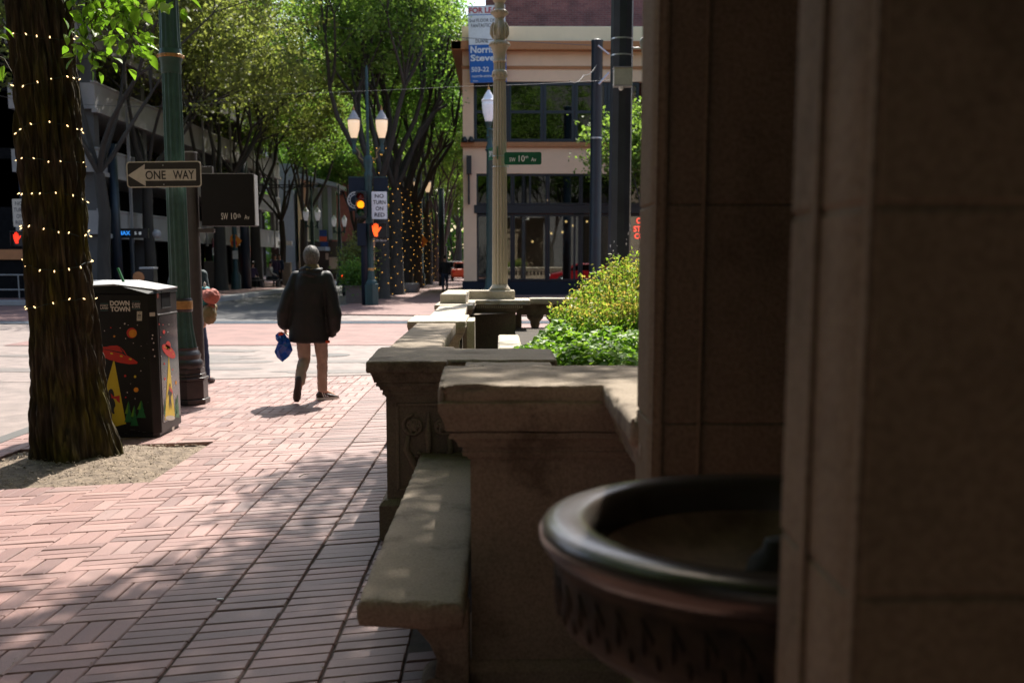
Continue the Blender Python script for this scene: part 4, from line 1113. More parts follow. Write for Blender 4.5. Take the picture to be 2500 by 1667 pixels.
flat('printed_stars', [[Vector((x + a * .006, y + a * .0055 - .0015, z + c * .008)) for a, c in ((-1, 0), (0, -1), (1, 0), (0, 1))] for x, y, z in [(xr - .035, yf + .02, .93), (xr - .04, yf + .016, .90), (xr - .03, yf + .025, .86), (xr - .036, yf + .02, .8), (xr - .028, yf + .028, .74)]], M['g_white'], bn)
flat('printed_pines', [pine(SF, 752, 1100, 1326, 22), pine(SF, 737, 1130, 1290, 14), pine(SF, 630, 1140, 1300, 8)], M['g_green'], bn)
flat('sticker', [disc(SF, 566, 162, 28, 14, -.003, 9)], M['pack_red'], bn); flat('sticker', [[SF(700, 1420), SF(722, 1412), SF(722, 1446), SF(700, 1452)]], M['sign_white'], bn)
flat('label_plate', [[Vector((xr - .050, yf + .006, z)) for z in (1.10,)] + [Vector((xr - .012, yf + .041, 1.10)), Vector((xr - .012, yf + .041, 1.135)), Vector((xr - .050, yf + .006, 1.135))]], M['sign_white'], bn)
b = MB(); p = at(303, 691, 10.35); q = at(288, 655, 10.4); b.tube([p, q], .012, 8)
tag(b.build('drinking_straw', M['g_green']), 'bright green straw standing on top of the printed black bin', 'straw')

# ------------------------------------------------------------ fluted lamp post, one way sign post, dark sign box
lp = thing('street_lamp', 'tall fluted green iron lamp post with a dark octagonal base beside the bin', 'street lamp', (-3.575, 12.45, 0))
LX, LY = -3.575, 12.45
b = MB()
o8 = lambda r, rot=R(22.5): [(LX + r * math.cos(rot + k * R(45)), LY + r * math.sin(rot + k * R(45))) for k in range(8)]
for r, a, c in ((.285, 0, .06), (.265, .06, .27), (.28, .27, .30), (.25, .30, .34), (.235, .34, .40)): b.prism(o8(r), a, c)
b.build('base', M['pole_base'], lp, bevel=.008)
b = MB(); b.lathe([(.215, .40), (.225, .43), (.22, .47), (.19, .50), (.195, .53), (.20, .55), (.185, .58), (.165, .60), (.17, .63)], LX, LY, 32); b.build('torus', M['pole_base'], lp, autosmooth=True)
b = MB(); b.lathe([(.165, .62), (.148, .72), (.130, .84), (.120, .98), (.116, 1.04)], LX, LY, 96, flute=12, depth=.14); b.lathe([(.115, 1.16), (.112, 2.2), (.103, 3.60)], LX, LY, 96, flute=12, depth=.13)
b.build('fluted_shaft', M['green_pole'], lp, autosmooth=True)
b = MB(); b.lathe([(.12, 1.03), (.128, 1.04), (.128, 1.17), (.12, 1.18)], LX, LY, 32); b.build('collar', M['pole_base'], lp, autosmooth=True)
b = MB(); b.lathe([(.1285, 1.06), (.131, 1.065), (.131, 1.145), (.1285, 1.15)], LX, LY, 32, cap=False); b.build('gold_band', M['gold'], lp)
b = MB(); b.lathe([(.105, 3.60), (.112, 3.62), (.11, 3.72), (.125, 3.75), (.128, 3.80), (.12, 3.82), (.115, 3.86)], LX, LY, 32); b.build('upper_collar', M['green_pole'], lp, autosmooth=True)
b = MB(); b.lathe([(.124, 3.765), (.131, 3.77), (.131, 3.80), (.124, 3.805)], LX, LY, 32, cap=False)
for k in range(6): b.ball((LX + .128 * math.cos(k * R(60) + R(-100)), LY + .128 * math.sin(k * R(60) + R(-100)), 3.785), .02, 8, 6)
b.build('gold_band', M['gold'], lp)
b = MB(); b.lathe([(.115, 3.86), (.12, 3.9), (.112, 3.94), (.108, 4.2), (.10, 4.6), (.115, 4.62), (.115, 4.7), (.095, 4.75), (.09, 5.4)], LX, LY, 72, flute=12, depth=.1); b.build('upper_shaft', M['green_pole'], lp, autosmooth=True)
b = MB(); b.tube([(LX - .5, LY, 5.45), (LX - .3, LY, 5.3), (LX, LY, 5.38), (LX + .3, LY, 5.3), (LX + .5, LY, 5.45)], .03, 8); b.build('cross_arm', M['green_pole'], lp)
for s in (-1, 1):
    b = MB(); b.lathe([(.06, 5.45), (.12, 5.6), (.17, 5.85), (.18, 6.0)], LX + s * .5, LY, 20); o = b.build('lantern', M['lamp_off'], lp, smooth=True)
    b = MB(); b.lathe([(.19, 6.0), (.13, 6.1), (.06, 6.2), (.02, 6.3)], LX + s * .5, LY, 20); b.build('lantern_cap', M['lamp_cap'], o, smooth=True)

sp = thing('sign_post', 'round brown steel post standing behind the ONE WAY sign, left of the walking man', 'sign post', (-3.70, 13.5, 0))
b = MB(); b.tube([(-3.70, 13.5, 0), (-3.70, 13.5, 2.86)], .086, 20); b.build('post', M['brown_post'], sp, autosmooth=True)
b = MB(); b.tube([(-3.70, 13.5, 2.86), (-3.70, 13.5, 2.875)], .09, 20); b.build('post_cap', M['lid'], sp)
def rrect(x0, x1, z0, z1, r, n=5):
    L = []
    for cx, cz, a0 in ((x1 - r, z1 - r, 0), (x0 + r, z1 - r, 90), (x0 + r, z0 + r, 180), (x1 - r, z0 + r, 270)):
        for k in range(n + 1):
            a = R(a0 + 90 * k / n); L.append((cx + r * math.cos(a), cz + r * math.sin(a)))
    return L
YO = 12.26
ow_t = thing('traffic_sign', 'black and white ONE WAY arrow sign fixed to the fluted green lamp post', 'traffic sign', (-3.55, YO, 2.6))
ow = [at(307, 394, YO), at(492, 458, YO)]
x0, x1, z0, z1 = ow[0].x, ow[1].x, ow[1].z, ow[0].z
tl = .012
def tilt(p, y=12.26): return (p[0], y, p[1] + (p[0] - x0) * tl - .004)
b = MB(); b.plate([tilt(p, YO + .01) for p in rrect(x0, x1, z0, z1, .035)], (0, .004, 0)); o = b.build('sign_plate', M['sign_white'], ow_t)
b = MB(); b.poly([tilt(p, YO + .0085) for p in rrect(x0 + .012, x1 - .012, z0 + .012, z1 - .012, .028)]); b.build('sign_face', M['sign_black'], o)
def owp(u, v):   # crop (200,350) scale 3.824
    p = at(200 + u / 3.824, 350 + v / 3.824, YO + .0072); return (p.x, YO + .0072, p.z)
b = MB(); b.poly([owp(*q) for q in [(428, 300), (588, 194), (584, 243), (1064, 240), (1066, 347), (594, 350), (597, 402)]]); b.build('arrow', M['sign_white'], o)
c = Vector(owp(830, 296)); w = (Vector(owp(1050, 296)) - Vector(owp(592, 296))).length
a_ = text('ONE', (Vector(owp(783, 0)) - Vector(owp(592, 0))).length, .094, Vector(owp(688, 297)), (1, 0, .012), (0, 0, 1), M['sign_black'], o, bold=.018)
a_ = text('WAY', (Vector(owp(1050, 0)) - Vector(owp(850, 0))).length, .094, Vector(owp(950, 294)), (1, 0, .012), (0, 0, 1), M['sign_black'], o, bold=.018)
b = MB()
for u, v in ((757, 206), (766, 385)): p = owp(u, v); b.ball((p[0], YO + .004, p[2]), .008, 8, 5)
b.build('bolts', M['lid'], o)
b = MB(); b.box(-3.60, -3.54, YO + .015, YO + .10, ow[1].z + .05, ow[0].z - .05); b.build('bracket', M['steel'], ow_t)
bx = thing('sign_box', 'blank brown sign cabinet reading SW 10th Av hung beside the ONE WAY post', 'sign', (-3.2, 13.5, 2.3))
pa, pb = at(488, 424, 13.4), at(621, 552, 13.4)
b = MB(); b.box(pa.x, pb.x, 13.40, 13.62, pb.z, pa.z); b.build('cabinet', M['sign_box'], bx, bevel=.006)
b = MB(); b.box(pb.x + .001, pb.x + .012, 13.42, 13.60, pb.z + .01, pa.z - .01); b.box(pa.x, pb.x, 13.398, 13.41, pa.z - .003, pa.z + .004); b.build('edge_trim', M['lid'], bx)
def bp_(u, v): return at(200 + u / 3.824, 350 + v / 3.824, 13.395)
a, c = bp_(1300, 650), bp_(1365, 712); text('SW', c.x - a.x, a.z - c.z, (a + c) / 2, rt, upv, M['letter'], bx, bold=.005)
a, c = bp_(1392, 650), bp_(1446, 710); text('10', c.x - a.x, a.z - c.z, (a + c) / 2, rt, upv, M['letter'], bx, bold=.005)
a, c = bp_(1450, 655), bp_(1482, 694); text('th', c.x - a.x, a.z - c.z, (a + c) / 2, rt, upv, M['letter'], bx, bold=.005)
a, c = bp_(1516, 668), bp_(1564, 712); text('Av', c.x - a.x, a.z - c.z, (a + c) / 2, rt, upv, M['letter'], bx, bold=.005)
b = MB(); p = at(476, 558, 13.5); q = at(524, 568, 13.5); b.box(p.x, q.x, 13.46, 13.54, q.z, p.z); p = at(490, 407, 13.5); q = at(520, 424, 13.5); b.box(p.x, q.x, 13.46, 13.54, q.z - .0, p.z)
b.build('bracket', M['brown_post'], bx, bevel=.004)

# ------------------------------------------------------------ lamp column on the corner pier with street name signs
cx, cy = -.010, 16.2
lc = thing('lamp_column', 'ornate cream fluted lamp column standing on the corner pier of the balustrade', 'lamp column', (cx, cy, 1.16))
zz = lambda py: at(1220, py, cy).z
b = MB(); b.box(cx - .15, cx + .15, cy - .15, cy + .15, 1.165, 1.185); b.lathe([(.14, 1.185), (.145, 1.20), (.125, 1.22), (.118, 1.235), (.112, 1.25)], cx, cy, 32); b.build('column_base', M['stone_pale'], lc, autosmooth=True)
M['column_paint'] = mat('cream_column_paint', (0.46, 0.40, 0.30), 0.6, c2=(0.40, 0.33, 0.24), var=0.15, scale=5, bump=.1, stretch=(1, 1, .2))
b = MB(); b.lathe([(.113, 1.25), (.106, 2.4), (.090, zz(205)), (.086, zz(198))], cx, cy, 112, flute=14, depth=.16); b.build('fluted_shaft', M['column_paint'], lc, autosmooth=True)
b = MB(); b.lathe([(.094, zz(197)), (.098, zz(192)), (.096, zz(186)), (.106, zz(182)), (.108, zz(178)), (.098, zz(174)), (.086, zz(172))], cx, cy, 36)
for k in range(12): b.ball((cx + .098 * math.cos(k * R(30)), cy + .098 * math.sin(k * R(30)), zz(185)), (.016, .016, .03), 6, 5)
b.build('collar', M['column_paint'], lc, autosmooth=True)
b = MB(); b.lathe([(.084, zz(174)), (.084, zz(154))], cx, cy, 84, flute=12, depth=.15); b.lathe([(.088, zz(154)), (.096, zz(151)), (.088, zz(147)), (.084, zz(144)), (.092, zz(132)), (.108, zz(122)), (.128, zz(115)), (.140, zz(110)), (.146, zz(108)), (.140, zz(105)), (.115, zz(103)), (.075, zz(101))], cx, cy, 36)
for k in range(20): b.ball((cx + .140 * math.cos(k * R(18)), cy + .140 * math.sin(k * R(18)), zz(111)), .016, 6, 5)
b.build('bell_capital', M['column_paint'], lc, autosmooth=True)
b = MB(); b.lathe([(.075, zz(101)), (.08, zz(98)), (.095, zz(88)), (.098, zz(75)), (.088, zz(62)), (.068, zz(52)), (.062, zz(46)), (.075, zz(42)), (.088, zz(40)), (.10, zz(37)), (.118, zz(33)), (.122, zz(29)), (.10, zz(27)), (.072, zz(24)), (.068, zz(8)), (.09, zz(4)), (.10, zz(0)), (.07, zz(-6)), (.062, 5.9)], cx, cy, 36)
for k in range(4):      # hanging acanthus leaves on the urn
    a = k * R(90) + R(-90); c_, s_ = math.cos(a), math.sin(a)
    b.tube([(cx + .085 * c_, cy + .085 * s_, zz(55)), (cx + .112 * c_, cy + .112 * s_, zz(66)), (cx + .112 * c_, cy + .112 * s_, zz(84)), (cx + .09 * c_, cy + .09 * s_, zz(96))], [.012, .022, .026, .008], 8)
    a += R(45); c_, s_ = math.cos(a), math.sin(a)
    b.tube([(cx + .09 * c_, cy + .09 * s_, zz(60)), (cx + .112 * c_, cy + .112 * s_, zz(72)), (cx + .10 * c_, cy + .10 * s_, zz(90))], [.008, .018, .006], 8)
for k in range(16): b.ball((cx + .115 * math.cos(k * R(22.5)), cy + .115 * math.sin(k * R(22.5)), zz(33)), .014, 6, 5)
b.build('urn', M['column_paint'], lc, autosmooth=True)
b = MB()
for z in (zz(382), zz(408)): b.lathe([(.107, z - .007), (.112, z - .006), (.112, z + .006), (.107, z + .007)], cx, cy, 32, cap=False); b.box(cx + .10, cx + .13, cy - .12, cy - .09, z - .012, z + .012)
b.build('sign_bands', M['steel'], lc)
sg = thing('street_sign', 'green street name sign reading SW 10th Av on the cream lamp column', 'street sign', (.3, 16.08, 3))
p, q = at(1231, 372, 16.06), at(1322, 403, 16.06)
b = MB(); b.plate([(x, 16.06, z + (x - p.x) * .008) for x, z in rrect(p.x, q.x, q.z, p.z, .03)], (0, .004, 0)); b.build('sign_plate', M['sign_green'], sg)
def g(u, v): return at(1180 + u / 14.7, 340 + v / 14.7, 16.056)
for s, u0, u1, v0, v1 in (('SW', 938, 1155, 660, 812), ('10', 1268, 1488, 582, 808), ('th', 1505, 1612, 588, 690), ('Av', 1712, 1900, 655, 808)):
    a, c = g(u0, v0), g(u1, v1); text(s, c.x - a.x, a.z - c.z, (a + c) / 2, rt, upv, M['letter_white'], sg, bold=.015)
s2 = thing('street_sign', 'green street name sign seen almost edge on at the left of the lamp column', 'street sign', (-.2, 16.1, 3))
p, q = at(1191, 363, 16.9), at(1215, 400, 16.3)
A, B_ = Vector((-.215, 16.75, 3.13)), Vector((-.07, 16.08, 3.08))
A = at(1192, 362, 16.75); B_ = at(1215, 374, 16.08); B_.z = A.z - .04
b = MB(); b.plate([A, B_, B_ - Vector((0, 0, .18)), A - Vector((0, 0, .18))], (.004, .002, 0)); b.build('sign_plate', M['sign_green'], s2)
d_ = (B_ - A).normalized()
text('SW Yamhill', .5, .085, (A + B_) / 2 + Vector((-.003, -.003, -.09)), d_, upv, M['letter_white'], s2, bold=.01)

# ------------------------------------------------------------ poles on the near corner
gx, gy = at(1513, 500, 16).x, 16.95
gx = at(1513, 500, gy).x
gl = thing('utility_pole', 'thick slate grey steel pole with chipped paint rising behind the planting', 'utility pole', (gx, gy, 0))
b = MB(); b.lathe([(.172, 0), (.168, 2.5), (.160, 9.0)], gx, gy, 10, cap=True); b.build('pole', M['grey_pole'], gl)
b = MB()
for py in (97, 137): z = at(1513, py, gy).z; b.lathe([(.163, z - .012), (.170, z - .011), (.170, z + .011), (.163, z + .012)], gx, gy, 24, cap=False)
b.build('steel_band', M['steel'], gl)
b = MB(); rr = random.Random(4)
for (u, v, s) in [(1538, 548, .05), (1540, 560, .05), (1534, 570, .04), (1530, 585, .03), (1529, 595, .035), (1500, 590, .03), (1492, 600, .04), (1498, 612, .03), (1507, 600, .02), (1510, 620, .03), (1541, 552, .03), (1545, 575, .03)]:
    c = at(u, v, gy - .17); ang = (c.x - gx) / .168; ang = max(-.95, min(.95, ang)); yy = gy - .1685 * math.sqrt(1 - ang * ang) - .002
    pts = []
    for k in range(8):
        a = k * R(45); r = s * rr.uniform(.25, .8)
        dx = r * .45 * math.cos(a); xx = c.x + dx; an = max(-.97, min(.97, (xx - gx) / .1685))
        pts.append((gx + .172 * an, gy - .172 * math.sqrt(1 - an * an) - .001, c.z + r * math.sin(a)))
    b.poly(pts)
b.build('paint_chips', M['paint_chip'], gl)
cb = thing('junction_box', 'cream metal box with a small dome camera strapped to the grey pole', 'junction box', (gx, gy - .25, 4.1))
p, q = at(1499, 166, gy - .32), at(1543, 209, gy - .32)
b = MB(); b.box(p.x, q.x, gy - .36, gy - .17, q.z, p.z); b.build('box', M['box_cream'], cb, bevel=.008)
b = MB(); b.box(p.x - .01, q.x + .005, gy - .37, gy - .16, p.z, p.z + .012); b.box(p.x, q.x, gy - .365, gy - .165, q.z - .012, q.z); b.build('box_rim', M['lid'], cb)
b = MB(); c = at(1516, 216, gy - .3); b.ball(c, .035, 12, 8); b.lathe([(.03, c.z), (.034, c.z + .04)], c.x, c.y, 12); b.build('dome', M['white'], cb, smooth=True)
b = MB(); b.tube([at(1495, 176, gy - .2), at(1505, 176, gy - .2)], .012, 6); b.tube([at(1495, 208, gy - .2), at(1505, 206, gy - .2)], .012, 6); b.build('clamps', M['steel'], cb)
sc_ = thing('security_camera', 'white camera housing on a short arm right of the grey pole', 'camera', (2.1, gy, 4.7))
b = MB(); b.tube([(gx + .15, gy, at(1560, 118, gy).z), (at(1572, 118, gy).x, gy, at(1560, 118, gy).z)], .014, 8); b.build('arm', M['white'], sc_)
b = MB(); c = at(1575, 104, gy); b.ball(c, (.085, .085, .085), 16, 10); c2 = at(1579, 123, gy); b.tube([c, c2 + Vector((0, -.02, -.02))], [.08, .075], 16); b.build('housing', M['box_cream'], sc_, smooth=True)
b = MB(); b.tube([c2 + Vector((0, -.085, 0)), c2 + Vector((0, -.06, 0))], .045, 14); b.build('lens', M['lid'], sc_)

# ------------------------------------------------------------ people
def voxel(name, mbs, size, m, parent, smooth=6, disp=0, dscale=.15, dec=1.0):
    me = mbs.mesh(name)
    o = bpy.data.objects.new('tmp', me); col.objects.link(o)
    r = o.modifiers.new('r', 'REMESH'); r.mode = 'VOXEL'; r.voxel_size = size; r.adaptivity = 0
    s = o.modifiers.new('s', 'SMOOTH'); s.iterations = smooth; s.factor = .6
    if disp:
        t = bpy.data.textures.new('folds', 'CLOUDS'); t.noise_scale = dscale; t.noise_depth = 2
        d = o.modifiers.new('d', 'DISPLACE'); d.texture = t; d.strength = disp; d.mid_level = .5
    dg = bpy.context.evaluated_depsgraph_get(); dg.update()
    me2 = bpy.data.meshes.new_from_object(o.evaluated_get(dg)); me2.name = name
    bpy.data.objects.remove(o); bpy.data.meshes.remove(me)
    me2.materials.clear()
    return link(name, me2, m, parent, smooth=True)
def capsule(b, p, q, r0, r1, n=14, sq=1.0):
    p, q = Vector(p), Vector(q)
    b.tube([p, p.lerp(q, .33), p.lerp(q, .67), q], [r0, r0 * .67 + r1 * .33, r0 * .33 + r1 * .67, r1], n)
    b.ball(p, r0, n, 8); b.ball(q, r1, n, 8)
def chain(b, pts, rs, n=14):
    for i in range(len(pts) - 1): capsule(b, pts[i], pts[i + 1], rs[i], rs[i + 1], n)
def torso(b, rings, n=24):
    vs = []; fs = []
    for (c, rx, ry) in rings:
        for k in range(n):
            a = 2 * math.pi * k / n; vs.append((c[0] + rx * math.cos(a), c[1] + ry * math.sin(a), c[2]))
    m = len(rings)
    for i in range(m - 1):
        for k in range(n): fs.append((i * n + k, i * n + (k + 1) % n, (i + 1) * n + (k + 1) % n, (i + 1) * n + k))
    fs.append(tuple(range(n - 1, -1, -1))); fs.append(tuple((m - 1) * n + k for k in range(n)))
    b.add(vs, fs)
def hand(b, wrist, d, side, s=1.0, curl=.6):
    """palm, four curled fingers and a thumb; d = direction of the hand"""
    w = Vector(wrist); d = Vector(d).normalized(); acr = Vector((0, 1, 0)); nin = d.cross(acr).normalized() * side
    acr = nin.cross(d).normalized()
    pe = w + d * .085 * s
    for t in (-.028, -.010, .010, .028): capsule(b, w + acr * t * .7 * s, pe + acr * t * s, .014 * s, .012 * s, 8)
    for t, L in ((-.030, .072), (-.010, .084), (.010, .080), (.030, .062)):
        p0 = pe + acr * t * s; p1 = p0 + (d * .75 + nin * curl * .5) * L * .45 * s; p2 = p1 + (d * .35 + nin * curl) * L * .33 * s; p3 = p2 + (nin * curl - d * .1) * L * .25 * s
        chain(b, [p0, p1, p2, p3], [.0095 * s, .009 * s, .0082 * s, .007 * s], 8)
    p0 = w + d * .03 * s - acr * .025 * s; p1 = p0 + (d * .5 - acr * .6 + nin * .3).normalized() * .035 * s; p2 = p1 + (d * .8 + nin * .4).normalized() * .03 * s
    chain(b, [p0, p1, p2], [.012 * s, .011 * s, .009 * s], 8)

man = thing('person', 'grey haired person in long black jacket and khaki trousers walking with a blue bag', 'person', (-2.15, 12.5, 0))
Y = 12.62
hd = Vector((-2.135, Y + .02, 1.635))
b = MB()
torso(b, [((-2.16, Y, .86), .15, .10), ((-2.16, Y, .98), .16, .11), ((-2.15, Y, 1.2), .15, .105), ((-2.14, Y - .01, 1.36), .155, .09), ((-2.14, Y - .01, 1.46), .12, .08)])
capsule(b, (-2.14, Y - .01, 1.44), (-2.137, Y + .01, 1.56), .060, .056)
b.ball(hd, (.074, .092, .112), 20, 14); b.ball(hd + Vector((0, .035, -.065)), (.052, .055, .05), 14, 10)
b.ball(hd + Vector((0, .098, -.02)), (.012, .018, .022), 8, 6)                                  # nose
for s in (-1, 1):
    b.ball(hd + Vector((s * .076, -.002, -.012)), (.010, .020, .032), 10, 8)                    # ears
    b.ball(hd + Vector((s * .030, .078, .006)), (.018, .012, .010), 8, 6)
b.ball(hd + Vector((0, .084, -.064)), (.024, .012, .008), 8, 6)
# legs: right planted ahead, left trailing with the heel raised
LH, LK, LA, LT = Vector((-2.255, Y, .88)), Vector((-2.245, Y + .03, .47)), Vector((-2.265, Y - .20, .225)), Vector((-2.305, Y - .215, .045))
RH, RK, RA, RT = Vector((-2.05, Y, .88)), Vector((-2.055, Y + .10, .47)), Vector((-2.065, Y + .12, .10)), Vector((-1.96, Y + .23, .035))
chain(b, [LH, LK, LA, LT], [.085, .055, .038, .035]); chain(b, [RH, RK, RA, RT], [.085, .055, .038, .033])
LS, LE, LW = Vector((-2.295, Y - .01, 1.405)), Vector((-2.435, Y - .05, 1.12)), Vector((-2.455, Y + .02, .875))
RS, RE, RW = Vector((-1.985, Y - .01, 1.405)), Vector((-1.895, Y - .06, 1.10)), Vector((-1.915, Y + .03, .84))
chain(b, [LS, LE, LW], [.045, .040, .030]); chain(b, [RS, RE, RW], [.045, .040, .030])
hand(b, LW, (0, .1, -1), 1, 1.0, .9); hand(b, RW + Vector((.02, .0, .03)), (0, .3, -1), -1, .95, .3)
voxel('body', b, .0085, M['skin'], man, 4)
b = MB()
for s in (-1, 1): b.ball(hd + Vector((s * .030, .092, .006)), (.010, .006, .006), 8, 6)
b.build('eyes', M['hair_dark'], man)
b = MB(); b.ball(hd + Vector((0, -.008, .022)), (.086, .100, .108), 24, 16); b.ball(hd + Vector((0, -.045, -.03)), (.072, .058, .07), 18, 12)
for s in (-1, 1): b.ball(hd + Vector((s * .055, -.03, -.02)), (.028, .045, .055), 12, 8)
o = voxel('hair', b, .008, M['hair_grey'], man, 4, .009, .02)
bm = bmesh.new(); bm.from_mesh(o.data)
bmesh.ops.delete(bm, geom=[v for v in bm.verts if v.co.y > hd.y + .052 and v.co.z < hd.z + .06], context='VERTS'); bm.to_mesh(o.data); bm.free()
g = np.random.default_rng(9); k = 5200
D = g.normal(0, 1, (k, 3)); D /= np.linalg.norm(D, axis=1, keepdims=True); D = D[(D[:, 1] < .62) & (D[:, 2] > -.72) & ~((D[:, 1] > .1) & (D[:, 2] < -.05))]
ctr = np.array(hd) + np.array([0, -.010, .018]); P0 = ctr + D * np.array([.090, .104, .113])
T_ = np.stack([D[:, 0] * .3, -.25 + D[:, 1] * .2, -1.0 + .9 * np.abs(D[:, 2])], 1) + g.normal(0, .30, (len(D), 3)); T_ -= D * (T_ * D).sum(1, keepdims=True) * .8; T_ /= np.linalg.norm(T_, axis=1, keepdims=True)
Bn = np.cross(D, T_); Ln = g.uniform(.014, .030, len(D))[:, None]; wd = .0016
V = np.stack([P0 - Bn * wd, P0 + Bn * wd, P0 + T_ * Ln + D * g.uniform(-.004, .006, len(D))[:, None]], 1).reshape(-1, 3)
me = bpy.data.meshes.new('hair_strands'); me.from_pydata(V.tolist(), [], [(3 * i, 3 * i + 1, 3 * i + 2) for i in range(len(D))]); sh_o = link('hair_strands', me, M['strand'], o)
b = MB()
for s in (-1, 1): b.tube([hd + Vector((s * .083, -.01, .01)), hd + Vector((s * .082, .05, .012)), hd + Vector((s * .07, .105, .01))], .0022, 5)
for s in (-1, 1):
    L = [hd + Vector((s * .035 + .026 * math.cos(a * R(30)), .108, .004 + .02 * math.sin(a * R(30)))) for a in range(13)]
    b.tube(L, .002, 5)
b.build('spectacles', M['steel'], man)
# jacket: roomy A-line body, drooping sleeves, turned-down hood
b = MB()
torso(b, [((-2.19, Y, .672), .222, .150), ((-2.19, Y, .70), .226, .155), ((-2.185, Y, .82), .220, .155), ((-2.185, Y, 1.0), .212, .150), ((-2.165, Y, 1.2), .205, .145), ((-2.145, Y - .01, 1.34), .205, .135), ((-2.138, Y - .01, 1.425), .195, .115), ((-2.138, Y - .01, 1.475), .135, .09), ((-2.138, Y, 1.505), .085, .07)], 32)
chain(b, [Vector((-2.30, Y, 1.405)), Vector((-2.385, Y - .03, 1.22)), Vector((-2.445, Y - .03, 1.02)), Vector((-2.455, Y, .90)), Vector((-2.455, Y + .01, .86))], [.080, .080, .085, .080, .054])
chain(b, [Vector((-1.975, Y, 1.405)), Vector((-1.915, Y - .03, 1.22)), Vector((-1.885, Y - .03, 1.0)), Vector((-1.90, Y, .84)), Vector((-1.92, Y + .01, .775))], [.080, .080, .084, .080, .050])
voxel('jacket', b, .010, M['jacket'], man, 7, .022, .16)
b = MB()
V = [];
for k in range(17):
    a = math.pi + math.pi * k / 16
    V.append(Vector((-2.14 + .118 * math.cos(a), Y + .01 + .10 * math.sin(a), 1.485 + .012 * math.cos(a * 3))))
b.tube(V, [.02 + .018 * math.sin(math.pi * k / 16) for k in range(17)], 10)
b.tube([v + Vector((0, -.02, -.045)) for v in V], [.015 + .016 * math.sin(math.pi * k / 16) for k in range(17)], 10)
b.ball((-2.14, Y - .085, 1.425), (.095, .040, .06), 16, 10)
voxel('hood', b, .008, M['jacket'], man, 4, .012, .03)
b = MB(); b.lathe([(.095, 1.485), (.098, 1.505), (.082, 1.540), (.072, 1.555)], -2.137, Y + .008, 26, cap=False)
voxel('collar', b, .007, M['collar'], man, 2, .008, .02) if False else b.build('collar', M['collar'], man, smooth=True)
b = MB(); b.tube([(-2.205, Y - .095, 1.487), (-2.17, Y - .108, 1.497), (-2.13, Y - .110, 1.492), (-2.09, Y - .10, 1.505)], [.010, .016, .015, .008], 8); b.build('collar_fold', M['collar'], man, smooth=True)
for c in ((-2.455, Y + .015, .845), (-1.922, Y + .015, .765)):
    b = MB(); b.tube([c, (c[0], c[1], c[2] - .02)], [.050, .046], 16); b.build('cuff', M['jacket'], man)
b = MB(); b.box(-1.985, -1.935, Y - .09, Y - .06, .668, .70); b.build('red_lining', M['bag_red'], man, bevel=.01)
b = MB()
torso(b, [((-2.165, Y, .78), .145, .105), ((-2.165, Y, .90), .145, .105)])
chain(b, [LH + Vector((0, 0, -.02)), Vector((-2.25, Y + .01, .68)), LK, Vector((-2.26, Y - .10, .36)), LA + Vector((0, .015, .02))], [.098, .084, .070, .063, .060])
chain(b, [RH + Vector((-.025, 0, -.05)), Vector((-2.06, Y + .05, .68)), RK, Vector((-2.06, Y + .11, .30)), RA + Vector((0, 0, .03))], [.080, .082, .066, .058, .058])
voxel('trousers', b, .0085, M['khaki'], man, 4, .018, .06)
# shoes
b = MB(); ax = (LT - LA).normalized()
sh = []
for t, w, th in ((-.02, .026, .028), (.03, .038, .034), (.10, .038, .034), (.17, .046, .034), (.23, .044, .028), (.268, .026, .018)):
    c = Vector((-2.268, Y - .245, .285)) + Vector((-.13, .055, -1)).normalized() * t
    sh.append((c, w, th))
V = []; fs = []
fr = Vector((-.13, .055, -1)).normalized(); ac = Vector((1, 0, -.13)).normalized(); nn = fr.cross(ac)
for c, w, th in sh:
    for k in range(14):
        a = 2 * math.pi * k / 14; V.append(c + ac * (w * math.cos(a)) + nn * (th * math.sin(a)))
for i in range(5):
    for k in range(14): fs.append((i * 14 + k, i * 14 + (k + 1) % 14, (i + 1) * 14 + (k + 1) % 14, (i + 1) * 14 + k))
fs += [tuple(range(13, -1, -1)), tuple(70 + k for k in range(14))]
b.add(V, fs); b.build('shoe', M['shoe'], man, smooth=True)
b = MB()
fr = Vector((.86, .50, 0)).normalized(); ac = Vector((-.5, .86, 0)); V = []; c0 = Vector((-2.125, Y + .085, 0))
for t, w, h in ((0, .028, .075), (.03, .038, .105), (.09, .038, .095), (.15, .042, .068), (.21, .044, .052), (.262, .030, .034)):
    c = c0 + fr * t
    for k in range(12):
        a = 2 * math.pi * k / 12; V.append(c + ac * (w * math.cos(a)) + Vector((0, 0, .018 + (h - .018) * max(0, .5 + .5 * math.sin(a)))))
fs = []
for i in range(5):
    for k in range(12): fs.append((i * 12 + k, i * 12 + (k + 1) % 12, (i + 1) * 12 + (k + 1) % 12, (i + 1) * 12 + k))
fs += [tuple(range(11, -1, -1)), tuple(60 + k for k in range(12))]
b.add(V, fs); o = b.build('shoe', M['shoe'], man, smooth=True)
L = [c0 + fr * t + ac * s * w for s, seq in ((1, ((-.005, .02), (.03, .042), (.15, .046), (.22, .046), (.27, .02))), (-1, ((.27, .02), (.22, .046), (.15, .046), (.03, .042), (-.005, .02)))) for t, w in seq]
b = MB(); b.plate([(p.x, p.y, .002) for p in L], (0, 0, .022)); b.build('white_sole', M['letter_white'], o)
b = MB()
for t in (.075, .10, .125):
    p = c0 + fr * t - ac * .041; b.tube([p + Vector((0, 0, .03)), p + fr * -.022 + ac * .012 + Vector((0, 0, .085 - (t - .075) * .35))], .0055, 6)
b.build('white_stripes', M['letter_white'], o)
